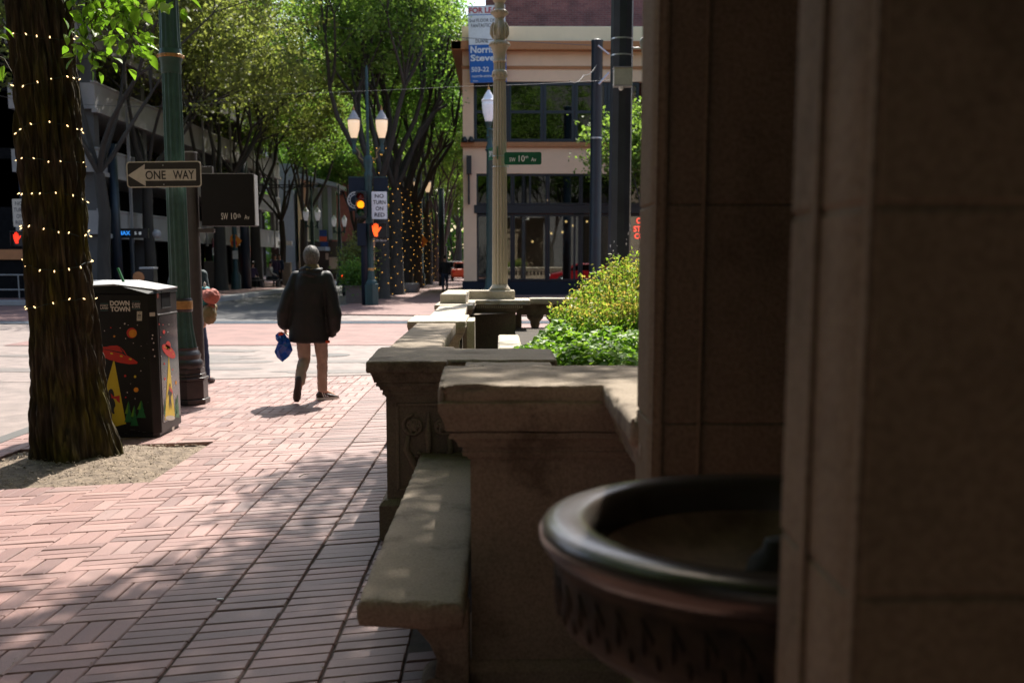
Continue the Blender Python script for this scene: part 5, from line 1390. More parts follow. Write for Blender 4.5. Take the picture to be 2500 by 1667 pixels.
# blue bag in the left hand
bg_ = thing('plastic_bag', 'shiny blue plastic bag hanging from the hand of the walking person', 'bag', (-2.46, 12.5, .5))
sB = lambda u, v, yy=12.55: at(660 + u / 3.735, 580 + v / 3.735, yy)
outl = [(45, 890), (75, 862), (100, 858), (128, 868), (150, 905), (165, 915), (185, 960), (205, 1025), (168, 1085), (110, 1134), (62, 1092), (37, 1040), (62, 975), (70, 955), (50, 930)]
cB = sB(118, 1000)
V = [sB(u, v, 12.52) for u, v in outl]; n = len(V)
b = MB(); cc = sum((v for v in V), Vector()) / n
fr_ = cc + Vector((.012, -.055, -.01)); bk = cc + Vector((0, .075, 0))
inn = [v.lerp(cc, .45) + Vector((0, -.045 + .012 * math.sin(i * 2.4), 0)) for i, v in enumerate(V)]; inb = [v.lerp(cc, .45) + Vector((0, .06, 0)) for v in V]
vs = V + inn + inb + [fr_, bk]
fs = []
for i in range(n):
    j = (i + 1) % n
    fs += [(i, j, n + j, n + i), (n + i, n + j, 3 * n), (j, i, 2 * n + i, 2 * n + j), (2 * n + j, 2 * n + i, 3 * n + 1)]
b.add(vs, fs); b.build('bag', M['bag_blue'], bg_)
b = MB(); b.ball(sB(98, 876, 12.49), (.030, .018, .020), 10, 6); b.ball(sB(85, 885, 12.49), (.02, .015, .012), 8, 6); b.build('red_contents', M['bag_red'], bg_, smooth=True)

def simple_person(name_label, x, y, z, rz, pose, top, legs, hair, h=1.72, extra=None, vox=.02, group=None):
    """continuous posed figure facing local +Y, with clothes as children"""
    t = thing('person', name_label, 'person', (x, y, z), group)
    c, s = math.cos(rz), math.sin(rz)
    def T(px, py, pz): return Vector((x + (px * c - py * s) * h / 1.72, y + (px * s + py * c) * h / 1.72, z + pz * h / 1.72))
    if pose == 'sit':
        hip = .46; J = dict(hip=[(-.09, 0, .50), (.09, 0, .50)], knee=[(-.11, .42, .50), (.12, .40, .50)], ank=[(-.11, .40, .09), (.12, .48, .09)], toe=[(-.12, .54, .04), (.13, .62, .04)])
        tz = .50; lean = .10; arms = [[(-.19, .0, .98), (-.22, .12, .74), (-.12, .34, .62)], [(.19, .0, .98), (.22, .12, .74), (.10, .36, .62)]]
    else:
        st = .22 if pose == 'walk' else .02
        J = dict(hip=[(-.09, 0, .88), (.09, 0, .88)], knee=[(-.10, -st * .1, .49), (.10, st * .6, .49)], ank=[(-.10, -st, .10 if pose != 'walk' else .16), (.10, st * .8, .09)], toe=[(-.11, -st + .13, .035), (.11, st * .8 + .15, .035)])
        tz = .88; lean = 0.0; arms = [[(-.19, 0, 1.40), (-.25, -.03, 1.12), (-.24, .10 if pose == 'walk' else .02, .86)], [(.19, 0, 1.40), (.25, -.03, 1.12), (.24, -.06 if pose == 'walk' else .03, .86)]]
    body = MB(); up_ = MB(); lo = MB()
    sc = 0.0 if pose != 'sit' else -.42
    def ring(zv, rx, ry, dy=0): p = T(0, dy, zv); return ((p.x, p.y, p.z), rx, ry)
    for q, k in ((body, 1.0), (up_, 1.16)):
        torso(q, [ring(tz + .0, .145 * k, .10 * k), ring(tz + .25, .145 * k, .10 * k, lean * .3), ring(tz + .46, .175 * k, .11 * k, lean * .6), ring(tz + .56, .11 * k, .08 * k, lean * .7)], 18)
    capsule(body, T(0, lean * .7, tz + .54), T(0, lean, tz + .66), .055, .052, 10)
    hc = T(0, lean + .015, tz + .755); body.ball(hc, (.075, .088, .108), 14, 10); body.ball(T(0, lean + .105, tz + .735), (.014, .014, .02), 6, 5)
    for i in (0, 1):
        hp, kn, an, to = (T(*J[k][i]) for k in ('hip', 'knee', 'ank', 'toe'))
        chain(body, [hp, kn, an, to], [.08, .052, .036, .03], 10); chain(lo, [hp, kn, an], [.098, .07, .058], 10)
        A_ = [T(p[0], p[1] + lean * .5, p[2]) for p in arms[i]]
        chain(body, A_, [.05, .038, .028], 10); chain(up_, A_, [.068, .055, .042], 10)
        dd = (A_[2] - A_[1]).normalized(); hand(body, A_[2], dd + Vector((.01, 0, 0)), 1 if i == 0 else -1, h / 1.72, .6)
    torso(lo, [ring(tz - .08, .155, .11), ring(tz + .04, .155, .11)], 18)
    voxel('body', body, .011, M['skin'], t, 2)
    voxel('top', up_, vox, M[top], t, 3, .02, .1); voxel('trousers', lo, vox, M[legs], t, 3, .015, .1)
    q = MB(); q.ball(hc + Vector((0, 0, .02)), (.086, .098, .10), 14, 9); 
    o = q.build('hair', M[hair], t, smooth=True); o.location = Vector((-(-s) * -.012, -c * .018, .012)) * 1.0
    q = MB()
    for i in (0, 1):
        an, to = T(*J['ank'][i]), T(*J['toe'][i]); capsule(q, an - Vector((0, 0, .03)), to, .045, .038, 10)
    q.build('shoes', M['shoe'], t, smooth=True)
    return t, T
p2, T2 = simple_person('person with pale grey hood and red backpack half hidden behind the brown post', -3.98, 14.25, 0, R(-12), 'walk', 'teal_dark', 'denim', 'hood_grey', 1.74)
b = MB(); c = T2(0, .0, 1.60); b.ball(c + Vector((0, -.01, 0)), (.125, .135, .15), 20, 14); b.ball(c + Vector((0, -.03, -.12)), (.14, .12, .09), 16, 10); voxel('grey_hood', b, .01, M['hood_grey'], p2, 3, .02, .05)
bpk = thing('backpack', 'faded red and teal backpack with an olive bag slung below it', 'backpack', (-3.78, 14.1, 1))
qB = lambda u, v, yy: at(200 + u / 3.824, 350 + v / 3.824, yy)
b = MB(); b.ball(at(516, 724, 13.90), (.105, .12, .100), 18, 12); b.ball(at(500, 718, 14.0), (.09, .11, .07), 16, 10); voxel('pack', b, .01, M['pack_red'], bpk, 3, .03, .05)
b = MB(); b.ball(at(503, 735, 14.02), (.10, .12, .055), 16, 10); b.ball(at(500, 706, 14.02), (.07, .08, .035), 12, 8); voxel('teal_trim', b, .01, M['pack_teal'], bpk, 2, .02, .04)
b = MB(); b.ball(at(511, 768, 13.90), (.092, .10, .125), 16, 12); b.ball(at(514, 752, 13.98), (.085, .09, .06), 16, 12); voxel('olive_bag', b, .01, M['pack_olive'], bpk, 3, .03, .06)
b = MB(); b.tube([at(498, 752, 13.88), at(512, 745, 13.86), at(524, 750, 13.9)], .010, 8); b.build('pink_piping', M['pack_red'], bpk)
b = MB(); b.ball(at(500, 697, 14.0), (.018, .02, .045), 8, 6); b.build('rolled_paper', M['sign_white'], bpk)

# ------------------------------------------------------------ planting behind the balustrade
def cover_mound(k, cx, cy, rx, ry, z0, z1, size, seed):
    g = np.random.default_rng(seed)
    a = g.uniform(0, 2 * np.pi, k); r = np.sqrt(g.uniform(0, 1, k))
    x = cx + rx * r * np.cos(a); y = cy + ry * r * np.sin(a)
    top = z0 + (z1 - z0) * (1 - r ** 2.6)
    nz = np.array([noise.noise(Vector((xx * 3.2, yy * 3.2, seed))) for xx, yy in zip(x, y)])
    top = top * (1 + .0) + nz * .12
    z = top - np.abs(g.normal(0, .10, k))
    N = np.stack([g.normal(0, .5, k), g.normal(-.1, .5, k), np.full(k, 1.0)], 1)
    return np.stack([x, y, z], 1), N, g.uniform(.6, 1.25, k) * size
Cs = []; Ns = []; Ss = []
for i, (cx, cy, rx, ry, z0, z1, k) in enumerate([(.66, 7.4, .55, .75, .66, 1.0, 6200), (1.3, 7.4, .8, .8, .62, .98, 4200), (1.05, 8.3, .95, .9, .6, 1.10, 8000), (.52, 8.6, .46, .9, .62, 1.06, 5200), (1.9, 8.0, .7, 1.1, .6, 1.1, 3000), (.55, 9.6, .42, .8, .6, .96, 3000), (.24, 8.1, .30, .80, .62, 1.03, 3400), (.9, 5.6, .55, .9, .55, .86, 2600)]):
    C, N, S_ = cover_mound(k, cx, cy, rx, ry, z0, z1, .030, i + 1); Cs.append(C); Ns.append(N); Ss.append(S_)
C = np.concatenate(Cs); N = np.concatenate(Ns); S_ = np.concatenate(Ss)
keep = ~((C[:, 1] < 7.12) & (C[:, 0] < .34)); C, N, S_ = C[keep], N[keep], S_[keep]
tag(link('ground_cover', leaves_mesh(C, N, S_, 'ground_cover', aspect=.72), M['leaf_shrub']), 'bright green leafy ground cover filling the planter behind the balustrade', 'ground cover', kind='stuff')
def shrub(label, cx, cy, z0, z1, r, seed, nst=150, ml='leaf_shrub_top'):
    t = thing('shrub', label, 'shrub', (cx, cy, .6), 'orange tipped shrubs in the planter')
    g = random.Random(seed); b = MB(); C = []; N = []; S2 = []; U = []
    for k in range(nst):
        a = g.uniform(0, 6.28); q = math.sqrt(g.random()); tx = cx + r * q * math.cos(a); ty = cy + r * q * math.sin(a)
        top = z0 + (z1 - z0) * (1 - .55 * q * q) + g.gauss(0, .045); base = Vector((cx + (tx - cx) * .4, cy + (ty - cy) * .4, .62))
        tip = Vector((tx + g.gauss(0, .04), ty + g.gauss(0, .04), top))
        mid = base.lerp(tip, .55) + Vector(((tx - cx) * .15, (ty - cy) * .15, .02))
        b.tube([base, mid, tip], [.005, .004, .0015], 4, cap=False)
        L = int(26 + 20 * g.random())
        for j in range(L):
            u = g.random() ** .55; p = mid.lerp(tip, u)
            o = Vector((g.gauss(0, .035), g.gauss(0, .035), g.gauss(0, .03))) * (1.15 - u * .7)
            C.append(p + o); N.append((g.gauss(0, 1), g.gauss(0, 1), g.gauss(.6, .7))); S2.append(g.uniform(.010, .020)); U.append(u + .9 * (top - z0) / (z1 - z0 + .01) + g.gauss(0, .12))
    b.build('stems', M['petals'], t)
    C = np.array([c[:] for c in C]); N = np.array(N); S2 = np.array(S2); U = np.array(U) > 1.32
    link('leaves', leaves_mesh(C[~U], N[~U], S2[~U], 'leaves', aspect=.5), M['leaf_shrub'], t); link('orange_tips', leaves_mesh(C[U], N[U], S2[U], 'orange_tips', aspect=.5), M[ml], t)
    return t
shrub('orange tipped shrub at the left of the planting, in front of the shop window', .84, 9.5, .95, 1.36, .38, 3, 170)
shrub('tallest orange tipped shrub beside the dark gate post edge', 1.12, 9.4, 1.05, 1.62, .50, 5, 230)
shrub('dense golden shrub in the middle of the planting below the grey pole', .95, 8.75, .95, 1.34, .42, 8, 190)
shrub('yellow green shrub at the right end of the planting', 1.7, 9.6, 1.1, 1.75, .55, 9, 150)

# ------------------------------------------------------------ trees
def tree_mesh(seed, H, CR, z_fork, tr, nleaf, ls, lean=(0, 0), nl=5, flat_=1.0, xmax=None):
    g = random.Random(seed); b = MB(); tips = []; segs = []
    def grow(p, d, L, r, depth):
        n = 4; pts = [p]; rs = [r]
        for i in range(n):
            d = (d + Vector((g.gauss(0, .13), g.gauss(0, .13), g.gauss(.03, .08)))).normalized()
            p = p + d * (L / n); pts.append(p); rs.append(r * (1 - .45 * (i + 1) / n))
        b.tube(pts, rs, 8 if depth < 2 else 5, cap=False)
        if depth >= 1: segs.extend(pts[1:])
        if depth >= 3: tips.append(p); return
        k = 3 if depth < 2 else 3
        for j in range(k):
            a = g.uniform(0, 6.28); sp = g.uniform(.35, .75)
            o = d.orthogonal().normalized(); o.rotate(Matrix.Rotation(a, 3, d).to_quaternion())
            nd = (d + o * sp + Vector((0, 0, .12 if depth < 2 else -.05))).normalized()
            grow(p, nd, L * g.uniform(.62, .85), rs[-1] * .82, depth + 1)
            if depth >= 1 and j == 0: grow(pts[2], (d + o * -.9).normalized(), L * .55, rs[2] * .5, depth + 1)
    base = Vector((0, 0, -.1)); fork = Vector((lean[0], lean[1], z_fork))
    tpts = [base, base.lerp(fork, .33) + Vector((g.gauss(0, .04), 0, 0)), base.lerp(fork, .68) + Vector((g.gauss(0, .05), 0, 0)), fork]
    tb = MB(); tb.tube([base, base + Vector((0, 0, .25))] + tpts[1:], [tr * 1.55, tr * 1.15, tr, tr * .92, tr * .85], 12, cap=False)
    for j in range(nl):
        a = 2 * math.pi * (j + g.uniform(-.2, .2)) / nl; sp = g.uniform(.30, .62) * flat_
        grow(fork, Vector((math.cos(a) * sp, math.sin(a) * sp, 1)).normalized(), (H - z_fork) * g.uniform(.36, .46), tr * g.uniform(.36, .50), 0)
    if xmax: b.f = [f for f in b.f if max(b.v[i][0] for i in f) < xmax]; b.m = [0] * len(b.f)
    n0 = len(tb.v); tb.v += b.v; tb.f += [tuple(i + n0 for i in f) for f in b.f]; tb.m += b.m
    tr_me = tb.mesh('trunk'); tr_me.polygons.foreach_set('use_smooth', [True] * len(tr_me.polygons)); tr_me.materials.append(M['bark_far'])
    gg = np.random.default_rng(seed)
    P = np.array([p[:] for p in tips + segs]); w = np.concatenate([np.full(len(tips), 3.0), np.full(len(segs), .7)]); w /= w.sum()
    ncl = max(60, nleaf // 60)
    cc = P[gg.choice(len(P), ncl, p=w)] + gg.normal(0, .28, (ncl, 3))
    ci = gg.integers(0, ncl, nleaf)
    C = cc[ci] + gg.normal(0, 1, (nleaf, 3)) * np.array([.42, .42, .24]) * gg.uniform(.5, 1.3, ncl)[ci][:, None]
    C = C[C[:, 2] > z_fork * .55]
    if xmax: C = C[C[:, 0] < xmax + .5 * np.sin(C[:, 2] * 1.7) + gg.normal(0, .25, len(C))]
    N = gg.normal(0, .8, (len(C), 3)) + np.array([0, 0, .9])
    me = leaves_mesh(C, N, gg.uniform(.7, 1.3, len(C)) * ls, 'crown', aspect=.7)
    return tr_me, me
protos = {}
def tree(kind, label, x, y, s=1.0, rz=0, leaf=None, group=None, z=0.0, name='street_tree'):
    t = thing(name, label, 'tree', (0, 0, 0), group)
    tm, cm = protos[kind]
    if leaf and cm.materials and cm.materials[0] is not M[leaf]:
        key = (kind, leaf)
        if key not in protos:
            c2 = cm.copy(); c2.materials.clear(); c2.materials.append(M[leaf]); protos[key] = (tm, c2)
        tm, cm = protos[key]
    for nm, me in (('trunk', tm), ('crown', cm)):
        o = bpy.data.objects.new(nm, me); col.objects.link(o); o.parent = t
    t.location = (x, y, z); t.rotation_euler.z = rz; t.scale = (s, s, s)
    return t
for key, args in {'tall': (1, 16, 4, 4.6, .33, 30000, .080), 'spread': (4, 14, 5, 4.0, .30, 28000, .080), 'loose': (8, 13, 4, 4.2, .22, 20000, .090), 'small': (12, 6.5, 2.5, 3.0, .10, 9000, .075), 'dense': (15, 17, 5, 3.0, .3, 42000, .11)}.items():
    tm, cm = tree_mesh(args[0], args[1], args[2], args[3], args[4], args[5], args[6], nl=6 if key != 'small' else 4, flat_=1.25 if key in ('spread', 'loose') else 1.0)
    cm.materials.append(M['leaf_green']); protos[key] = (tm, cm)
    P_ = np.array([v.co[:] for v in cm.vertices]); print(key, np.percentile(P_, 1, axis=0).round(1), np.percentile(P_, 99, axis=0).round(1))

for key, sd in (('rowa', 1), ('rowb', 4)):
    tm, cm = tree_mesh(sd, 16 if sd == 1 else 15, 4, 4.6, .33, 30000, .080, nl=6, xmax=2.5); cm.materials.append(M['leaf_green']); protos[key] = (tm, cm)
# right hand kerb row, wound with fairy lights
row = [(930, 46.7, 'rowa', .95, 0.0, 'leaf_green', 'nearest of the light-wrapped trees behind the traffic signal'),
       (966, 52.3, 'rowb', 1.05, 0, 'leaf_deep', 'second light-wrapped tree along the far kerb'),
       (990, 57.5, 'rowa', 1.05, .25, 'leaf_green', 'third light-wrapped tree, dark trunk left of the orange diamond sign'),
       (1016, 65.0, 'rowb', 1.0, -.2, 'leaf_deep', 'fourth light-wrapped tree behind the orange diamond sign'),
       (1043, 74.0, 'rowa', .95, -.3, 'leaf_deep', 'fifth light-wrapped tree along the far kerb'),
       (1064, 84.0, 'dense', .9, 5.2, 'leaf_deep', 'farthest light-wrapped tree beside the dark walking figure')]
bfar = make_bulb_mesh(.016, .04, 'far_bulb'); bfar.materials.append(M['bulb_far'])
for i, (px, Y, kind, s, rz, lf, lab) in enumerate(row):
    X = at(px, 640, Y).x
    t = tree(kind, 'tall dark trunked ' + lab, X, Y, s, rz, lf, 'light-wrapped trees along the far kerb')
    L = thing('fairy_lights', f'amber fairy lights on the {lab}', 'string lights', (X, Y, 0), 'fairy lights on the far row of trees')
    g = random.Random(40 + i); nb = 70; pts = []
    tops = [6.3, 5.2, 5.6, 5.0, 4.8, 4.4][i]
    for k in range(nb):
        u = k / nb; z = .25 + (tops - .25) * u; a = k * 2.399 + g.uniform(-.25, .25); r = .33 * s * (1.25 if z < .6 else 1) + .03
        lnx = g.uniform(-.05, .05)
        if z > 4.4 * s: r *= .9
        pts.append((X + r * math.cos(a) + lnx, Y + r * math.sin(a), z + g.uniform(-.05, .05)))
    for p in pts:
        o = bpy.data.objects.new('bulb', bfar); col.objects.link(o); adopt(o, L); o.location = p; o.rotation_euler = (g.uniform(0, 3), g.uniform(0, 3), 0)
    q = MB(); q.tube([(X + .34 * s * math.cos(k * .9), Y + .34 * s * math.sin(k * .9), .2 + k * (tops - .3) / 80) for k in range(80)], .006, 4, cap=False); q.build('cord', M['cord'], L)
# left row in front of the garage
lrow = [(252, 41.8, 'loose', 1.1, .4, 'leaf_olive', 'forked tree between the big trunk and the green lamp post', 0.15),
        (368, 46.0, 'loose', 1.05, 2.2, 'leaf_olive', 'thin dark tree behind the ONE WAY sign', 0.15),
        (538, 54.0, 'spread', 1.0, 1.1, 'leaf_olive', 'leaning dark tree beside the brown ticket kiosk', 0.15),
        (626, 61.0, 'spread', 1.0, 4.0, 'leaf_olive', 'dark tree behind the seated figure', 0.15),
        (745, 76.0, 'tall', .9, 2.9, 'leaf_green', 'dark tree in front of the pale blue building', 0.15),
        (690, 68.0, 'loose', .9, 5.5, 'leaf_green', 'slim tree beside the pale stone pedestal', 0.15)]
for (px, Y, kind, s, rz, lf, lab, z) in lrow:
    X = at(px, 640, Y).x
    tree(kind, 'olive leaved ' + lab if lf == 'leaf_olive' else 'green leaved ' + lab, X, Y, s, rz, lf, 'trees in front of the parking garage', z)
# farther trees closing the avenue
far = [(800, 92, 'dense', .8, .5, 'bushy bright tree behind the twin lamps'), (870, 88, 'spread', .95, 1.5, 'broad tree behind the navy banners'), (835, 118, 'dense', 1.2, 2.5, 'tall far tree left of the signal pole'),
       (940, 105, 'dense', 1.1, 4.5, 'dense far tree directly behind the lit twin lamps'), (1010, 118, 'tall', 1.2, 3.5, 'far tree above the orange sign'), (1085, 98, 'dense', .95, .9, 'dense tree at the left edge of the beige building'),
       (1120, 125, 'tall', 1.15, 5.0, 'far tree showing above the dark walker'), (740, 125, 'dense', 1.35, 1.0, 'tall tree beyond the pale blue building'), (1070, 150, 'dense', 1.3, 3.0, 'hazy tree closing the end of the avenue'), (900, 150, 'dense', 1.5, 2.0, 'tallest far tree beyond the signal pole'), (640, 105, 'tall', 1.25, 2.0, 'tree rising above the end of the garage'), (1108, 112, 'dense', .62, 4.4, 'low crowned tree seen past the corner of the beige building'), (1150, 170, 'dense', 1.2, 1.4, 'last tree at the vanishing end of the avenue')]
for (px, Y, kind, s, rz, lab) in far:
    tree(kind, lab, at(px, 640, Y).x, Y, s, rz, 'leaf_green' if px % 20 else 'leaf_deep', 'trees farther down the avenue')
g = np.random.default_rng(77); k = 16000
C = np.stack([g.uniform(-34, 34, k), 135 + g.normal(0, 3, k), np.abs(g.uniform(0, 9, k)) + g.normal(0, .6, k)], 1)
tag(link('far_wood', leaves_mesh(C, g.normal(0, .8, (k, 3)) + np.array([0, -.3, .6]), g.uniform(.25, .5, k), 'far_wood', aspect=.7), M['leaf_deep']), 'dense low greenery closing the far end of the avenue', 'trees', kind='stuff')
# overhanging neighbours whose crowns close the canopy
for (x, Y, kind, s, rz, lf, lab) in [(-8.2, 50, None, 1, 0, None, '')]:
    pass
tree('small', 'young maple reaching out between the blue pole and the thick grey pole', 6.0, 46.5, 1.1, .6, 'leaf_green')
tree('rowb', 'tall green tree at the right end of the beige building', 9.3, 48.0, .85, R(180), 'leaf_green')
# unseen trees added around the viewer; crowns block sky light over the gate posts
for (x, y, s, rz, lab) in ((-3.4, -1.0, 1.0, 0, 'unseen tree added at the kerb behind the viewer to block sky light'), (2.0, -2.6, .9, 2, 'unseen tree added behind the viewer on the right to block sky light'), (-3.4, -9.0, 1, 4, 'second unseen tree added behind the viewer to block sky light'), (4.6, 3.0, .85, 1, 'unseen tree added behind the gate posts to block sky light'), (-13, 2, 1, 3, 'unseen tree added on the opposite pavement to block sky light')):
    tree('dense', lab, x, y, s, rz, 'leaf_green')

# ------------------------------------------------------------ beige corner building
Yb = 52.0
bl = thing('corner_building', 'two storey beige corner building with dark shop windows and orange brown bands', 'building', (3, 52, 0))
bx0 = -1.72
def bz(py): return at(1300, py, Yb).z
def bxx(px, py=400): return at(px, py, Yb).x
zt = bz(65)
b = MB()
def wall(xa, xb, za, zb, t=.35): b.box(xa, xb, Yb, Yb + t, za, zb)
XR = 14.0
wall(bx0, XR, bz(200) + .003, bz(104)); wall(bx0, bxx(1157), bz(347), bz(200)); wall(bx0, XR, bz(424), bz(347) - .003); wall(bx0, bxx(1163), bz(686), bz(424) - .003); wall(7.2, XR, bz(686), bz(424) - .003); wall(7.4, XR, bz(347), bz(200))
b.box(bx0, bx0 + .35, Yb + .351, Yb + 18, .6, zt - .2)
b.build('wall', M['stucco'], bl)
b = MB(); b.box(bx0 - .02, XR, Yb - .02, Yb + .4, bz(104) + .003, zt); b.box(bx0 - .02, bx0 + .35, Yb + .401, Yb + 18, bz(104), zt - .002); b.build('parapet', M['stucco_top'], bl, bevel=.02)
b = MB(); b.box(bx0 - .48, XR, Yb - .5, Yb - .021, bz(127), bz(105)); b.box(bx0 - .48, bx0 - .021, Yb - .5, Yb + 18, bz(127) - .003, bz(105) - .003); b.build('cornice', M['brown_trim'], bl, bevel=.03)
b = MB(); b.box(bx0 - .03, XR, Yb - .06, Yb - .003, bz(169), bz(162)); b.build('band', M['brown_trim'], bl)
b = MB(); b.box(bx0 - .10, XR, Yb - .16, Yb - .004, bz(360), bz(348)); b.build('sill_band', M['brown_trim'], bl, bevel=.02)
b = MB(); b.box(bx0 - .06, XR, Yb - .06, Yb + .3, -.02, bz(687)); b.build('plinth', M['navy'], bl)
b = MB(); b.box(bx0 + .3, XR, Yb + 9, Yb + 9.2, 0, zt - 1); b.box(bx0 + .4, XR, Yb + .4, Yb + 9, bz(424) - .1, bz(424) + .1); b.box(bx0 + .3, XR, Yb + .36, Yb + 9, zt - 1, zt - .8); b.box(bx0 + .4, XR, Yb + .4, Yb + 9, .0, .12)
b.build('interior', M['interior'], bl)
def window(xa, xb, za, zb, glass, nm='window', bars=(), rails=(), fw=.09, y=Yb + .06):
    q = MB()
    q.box(xa, xa + fw, y, y + .14, za, zb); q.box(xb - fw, xb, y, y + .14, za, zb); q.box(xa + fw, xb - fw, y, y + .14, zb - fw, zb); q.box(xa + fw, xb - fw, y, y + .14, za, za + fw)
    for x in bars: q.box(x - fw / 2, x + fw / 2, y - .003, y + .13, za + fw, zb - fw)
    for z in rails: q.box(xa + fw, xb - fw, y + .01, y + .12, z - fw / 2, z + fw / 2)
    f = q.build(nm, M['frame_dark'], bl)
    g = MB(); g.box(xa + fw * .5, xb - fw * .5, y + .07, y + .078, za + fw * .5, zb - fw * .5); g.build('pane', M[glass], f)
    return f
for pa, pb_ in ((1157, 1240), (1241, 1326), (1327, 1403), (1404, 1482), (1483, 1560)):
    window(bxx(pa, 270), bxx(pb_, 270), bz(346), bz(201), 'dark_glass', rails=[bz(273)], fw=.13)
for pa, pb_ in ((1163, 1251), (1252, 1336), (1418, 1500)):
    window(bxx(pa, 600), bxx(pb_, 600), bz(686), bz(523), 'shop_glass', 'shop_window', fw=.10)
    window(bxx(pa, 600), bxx(pb_, 600), bz(500), bz(425), 'dark_glass', 'transom', bars=[(bxx(pa, 600) + bxx(pb_, 600)) / 2], fw=.08)
window(bxx(1337, 600), bxx(1417, 600), bz(686), bz(523), 'shop_glass', 'shop_window', bars=[bxx(1403, 600)], fw=.10)
window(bxx(1337, 600), bxx(1417, 600), bz(500), bz(425), 'dark_glass', 'transom', fw=.08)
window(bxx(1501, 600), 7.2, bz(686), bz(523), 'shop_glass', 'shop_window', fw=.10); window(bxx(1501, 600), 7.2, bz(500), bz(425), 'dark_glass', 'transom', fw=.08)
window(7.205, 7.4, bz(346), bz(201), 'dark_glass', fw=.05)
b = MB(); b.box(bx0 + .5, 7.2, Yb - .05, Yb + .2, bz(521), bz(501)); b.build('fascia', M['frame_dark'], bl)
b = MB(); b.box(bxx(1163), bxx(1164.5), Yb, Yb + .2, bz(521), bz(501)); 
b = MB(); b.box(bxx(1404, 600), bxx(1430, 600), Yb + .9, Yb + 1.2, 0, bz(424)); b.box(bxx(1236, 600), bxx(1246, 600), Yb + 3, Yb + 3.2, 0, bz(424)); b.build('inner_column', M['frame_dark'], bl)
b = MB(); b.box(bxx(1350, 600), bxx(1404, 600), Yb + 6, Yb + 6.1, bz(640), bz(560)); b.build('inner_wall_panel', M['sign_white'], bl)
for px, py in ((1340, 566), (1373, 567), (1382, 541), (1399, 551), (1433, 541), (1346, 570), (1300, 590)):
    b = MB(); c = at(px, py, Yb + 3.5); b.ball(c, .06, 8, 6); o = b.build('pendant_lamp', M['pendant'], bl); b = MB(); b.tube([c + Vector((0, 0, .06)), c + Vector((0, 0, 1.0))], .008, 4); b.build('cord', M['black'], o)
b = MB(); b.box(bxx(1290), bxx(1360), Yb + 3.2, Yb + 3.3, bz(482), bz(477)); b.build('ceiling_strip', M['lamp_on'], bl)
# floodlights and bracket on the pilaster
for px in (1134, 1150):
    b = MB(); c = at(px, 341, Yb - .25); b.lathe([(.14, c.z - .12), (.15, c.z - .05), (.08, c.z + .10), (.05, c.z + .13)], c.x, c.y, 14)
    tag(b.build('floodlight', M['black'], smooth=True), 'small black floodlight at the %s end of the orange sill band' % ('outer left' if px < 1140 else 'inner'), 'floodlight')
b = MB(); p, q = at(1139, 381, Yb - .3), at(1151, 425, Yb - .3); b.box(p.x, q.x, Yb - .5, Yb - .003, q.z, p.z); p, q = at(1142, 425, Yb - .3), at(1147, 499, Yb - .3); b.box(p.x, q.x, Yb - .3, Yb - .003, q.z, p.z)
tag(b.build('banner_bracket', M['black']), 'tall narrow black bracket fixed to the beige pilaster', 'bracket')
# lease board
ls = thing('lease_sign', 'tall white and blue FOR LEASE board at the top left corner of the beige building', 'sign', (-.7, 51.3, 11))
Yl = 51.35
def lp_(u, v, off=0): return at(1080 + u / 3.733, v / 3.733, Yl - off)
cr = [lp_(230, 57), lp_(571, 48), lp_(588, 749), lp_(255, 758)]
b = MB(); b.plate(cr, (0, .05, 0)); b.build('board', M['white'], ls)
b = MB(); b.poly([lp_(240, 413, .004), lp_(579, 404, .004), lp_(588, 749, .004), lp_(255, 758, .004)]); b.build('blue_panel', M['lease_blue'], ls)
b = MB(); b.poly([lp_(233, 137, .004), lp_(573, 128, .004), lp_(573, 135, .004), lp_(233, 144, .004)]); b.build('blue_rule', M['lease_blue'], ls)
b = MB(); b.box(lp_(240, 400).x, lp_(575, 400).x, Yl + .051, Yb - .03, bz(90) , bz(90) + .1); b.box(lp_(300, 400).x, lp_(330, 400).x, Yl + .051, Yb - .51, bz(115), bz(115) + .1); b.build('mounting_rail', M['black'], ls)
def lt_(s, u0, u1, v0, v1, m, bold=.01, sl=-9 / 341):
    a, c = lp_(u0, v0, .008), lp_(u1, v1, .008)
    text(s, abs(c.x - a.x), abs(a.z - c.z), (a + c) / 2, (1, 0, .026), upv, m, ls, bold=bold)
lt_('FOR LEASE', 243, 558, 68, 122, M['lease_red'], .03); lt_('2nd FLOOR OFFICES', 245, 562, 172, 202, M['lease_grey']); lt_('FANTASTIC SPACE', 262, 548, 216, 250, M['lease_grey'])
lt_('DUANE', 303, 418, 360, 393, M['lease_grey'], .015); lt_('Norris', 256, 470, 420, 486, M['white'], .03); lt_('Stevens', 256, 570, 498, 558, M['white'], .03)
lt_('503-22', 264, 425, 612, 658, M['white'], .02); lt_('71', 532, 574, 606, 650, M['white'], .02); lt_('norris-stevens.com', 272, 574, 680, 706, M['white'], .012)
lt_('inc', 280, 325, 732, 746, M['white'], .01)
# neon in the window
nn_ = thing('neon_sign', 'red neon letters CA STU CO in the shop window beside the gate post', 'neon sign', (6.3, 51.9, 3))
for s, u0, u1, v0, v1 in (('CA', 1554, 1575, 532, 546), ('STU', 1547, 1576, 552, 566), ('CO', 1549, 1574, 570, 583)):
    a, c = at(u0, v0, Yb - .02), at(u1, v1, Yb - .02); text(s, c.x - a.x, a.z - c.z, (a + c) / 2, rt, upv, M['neon'], nn_, bold=.02)
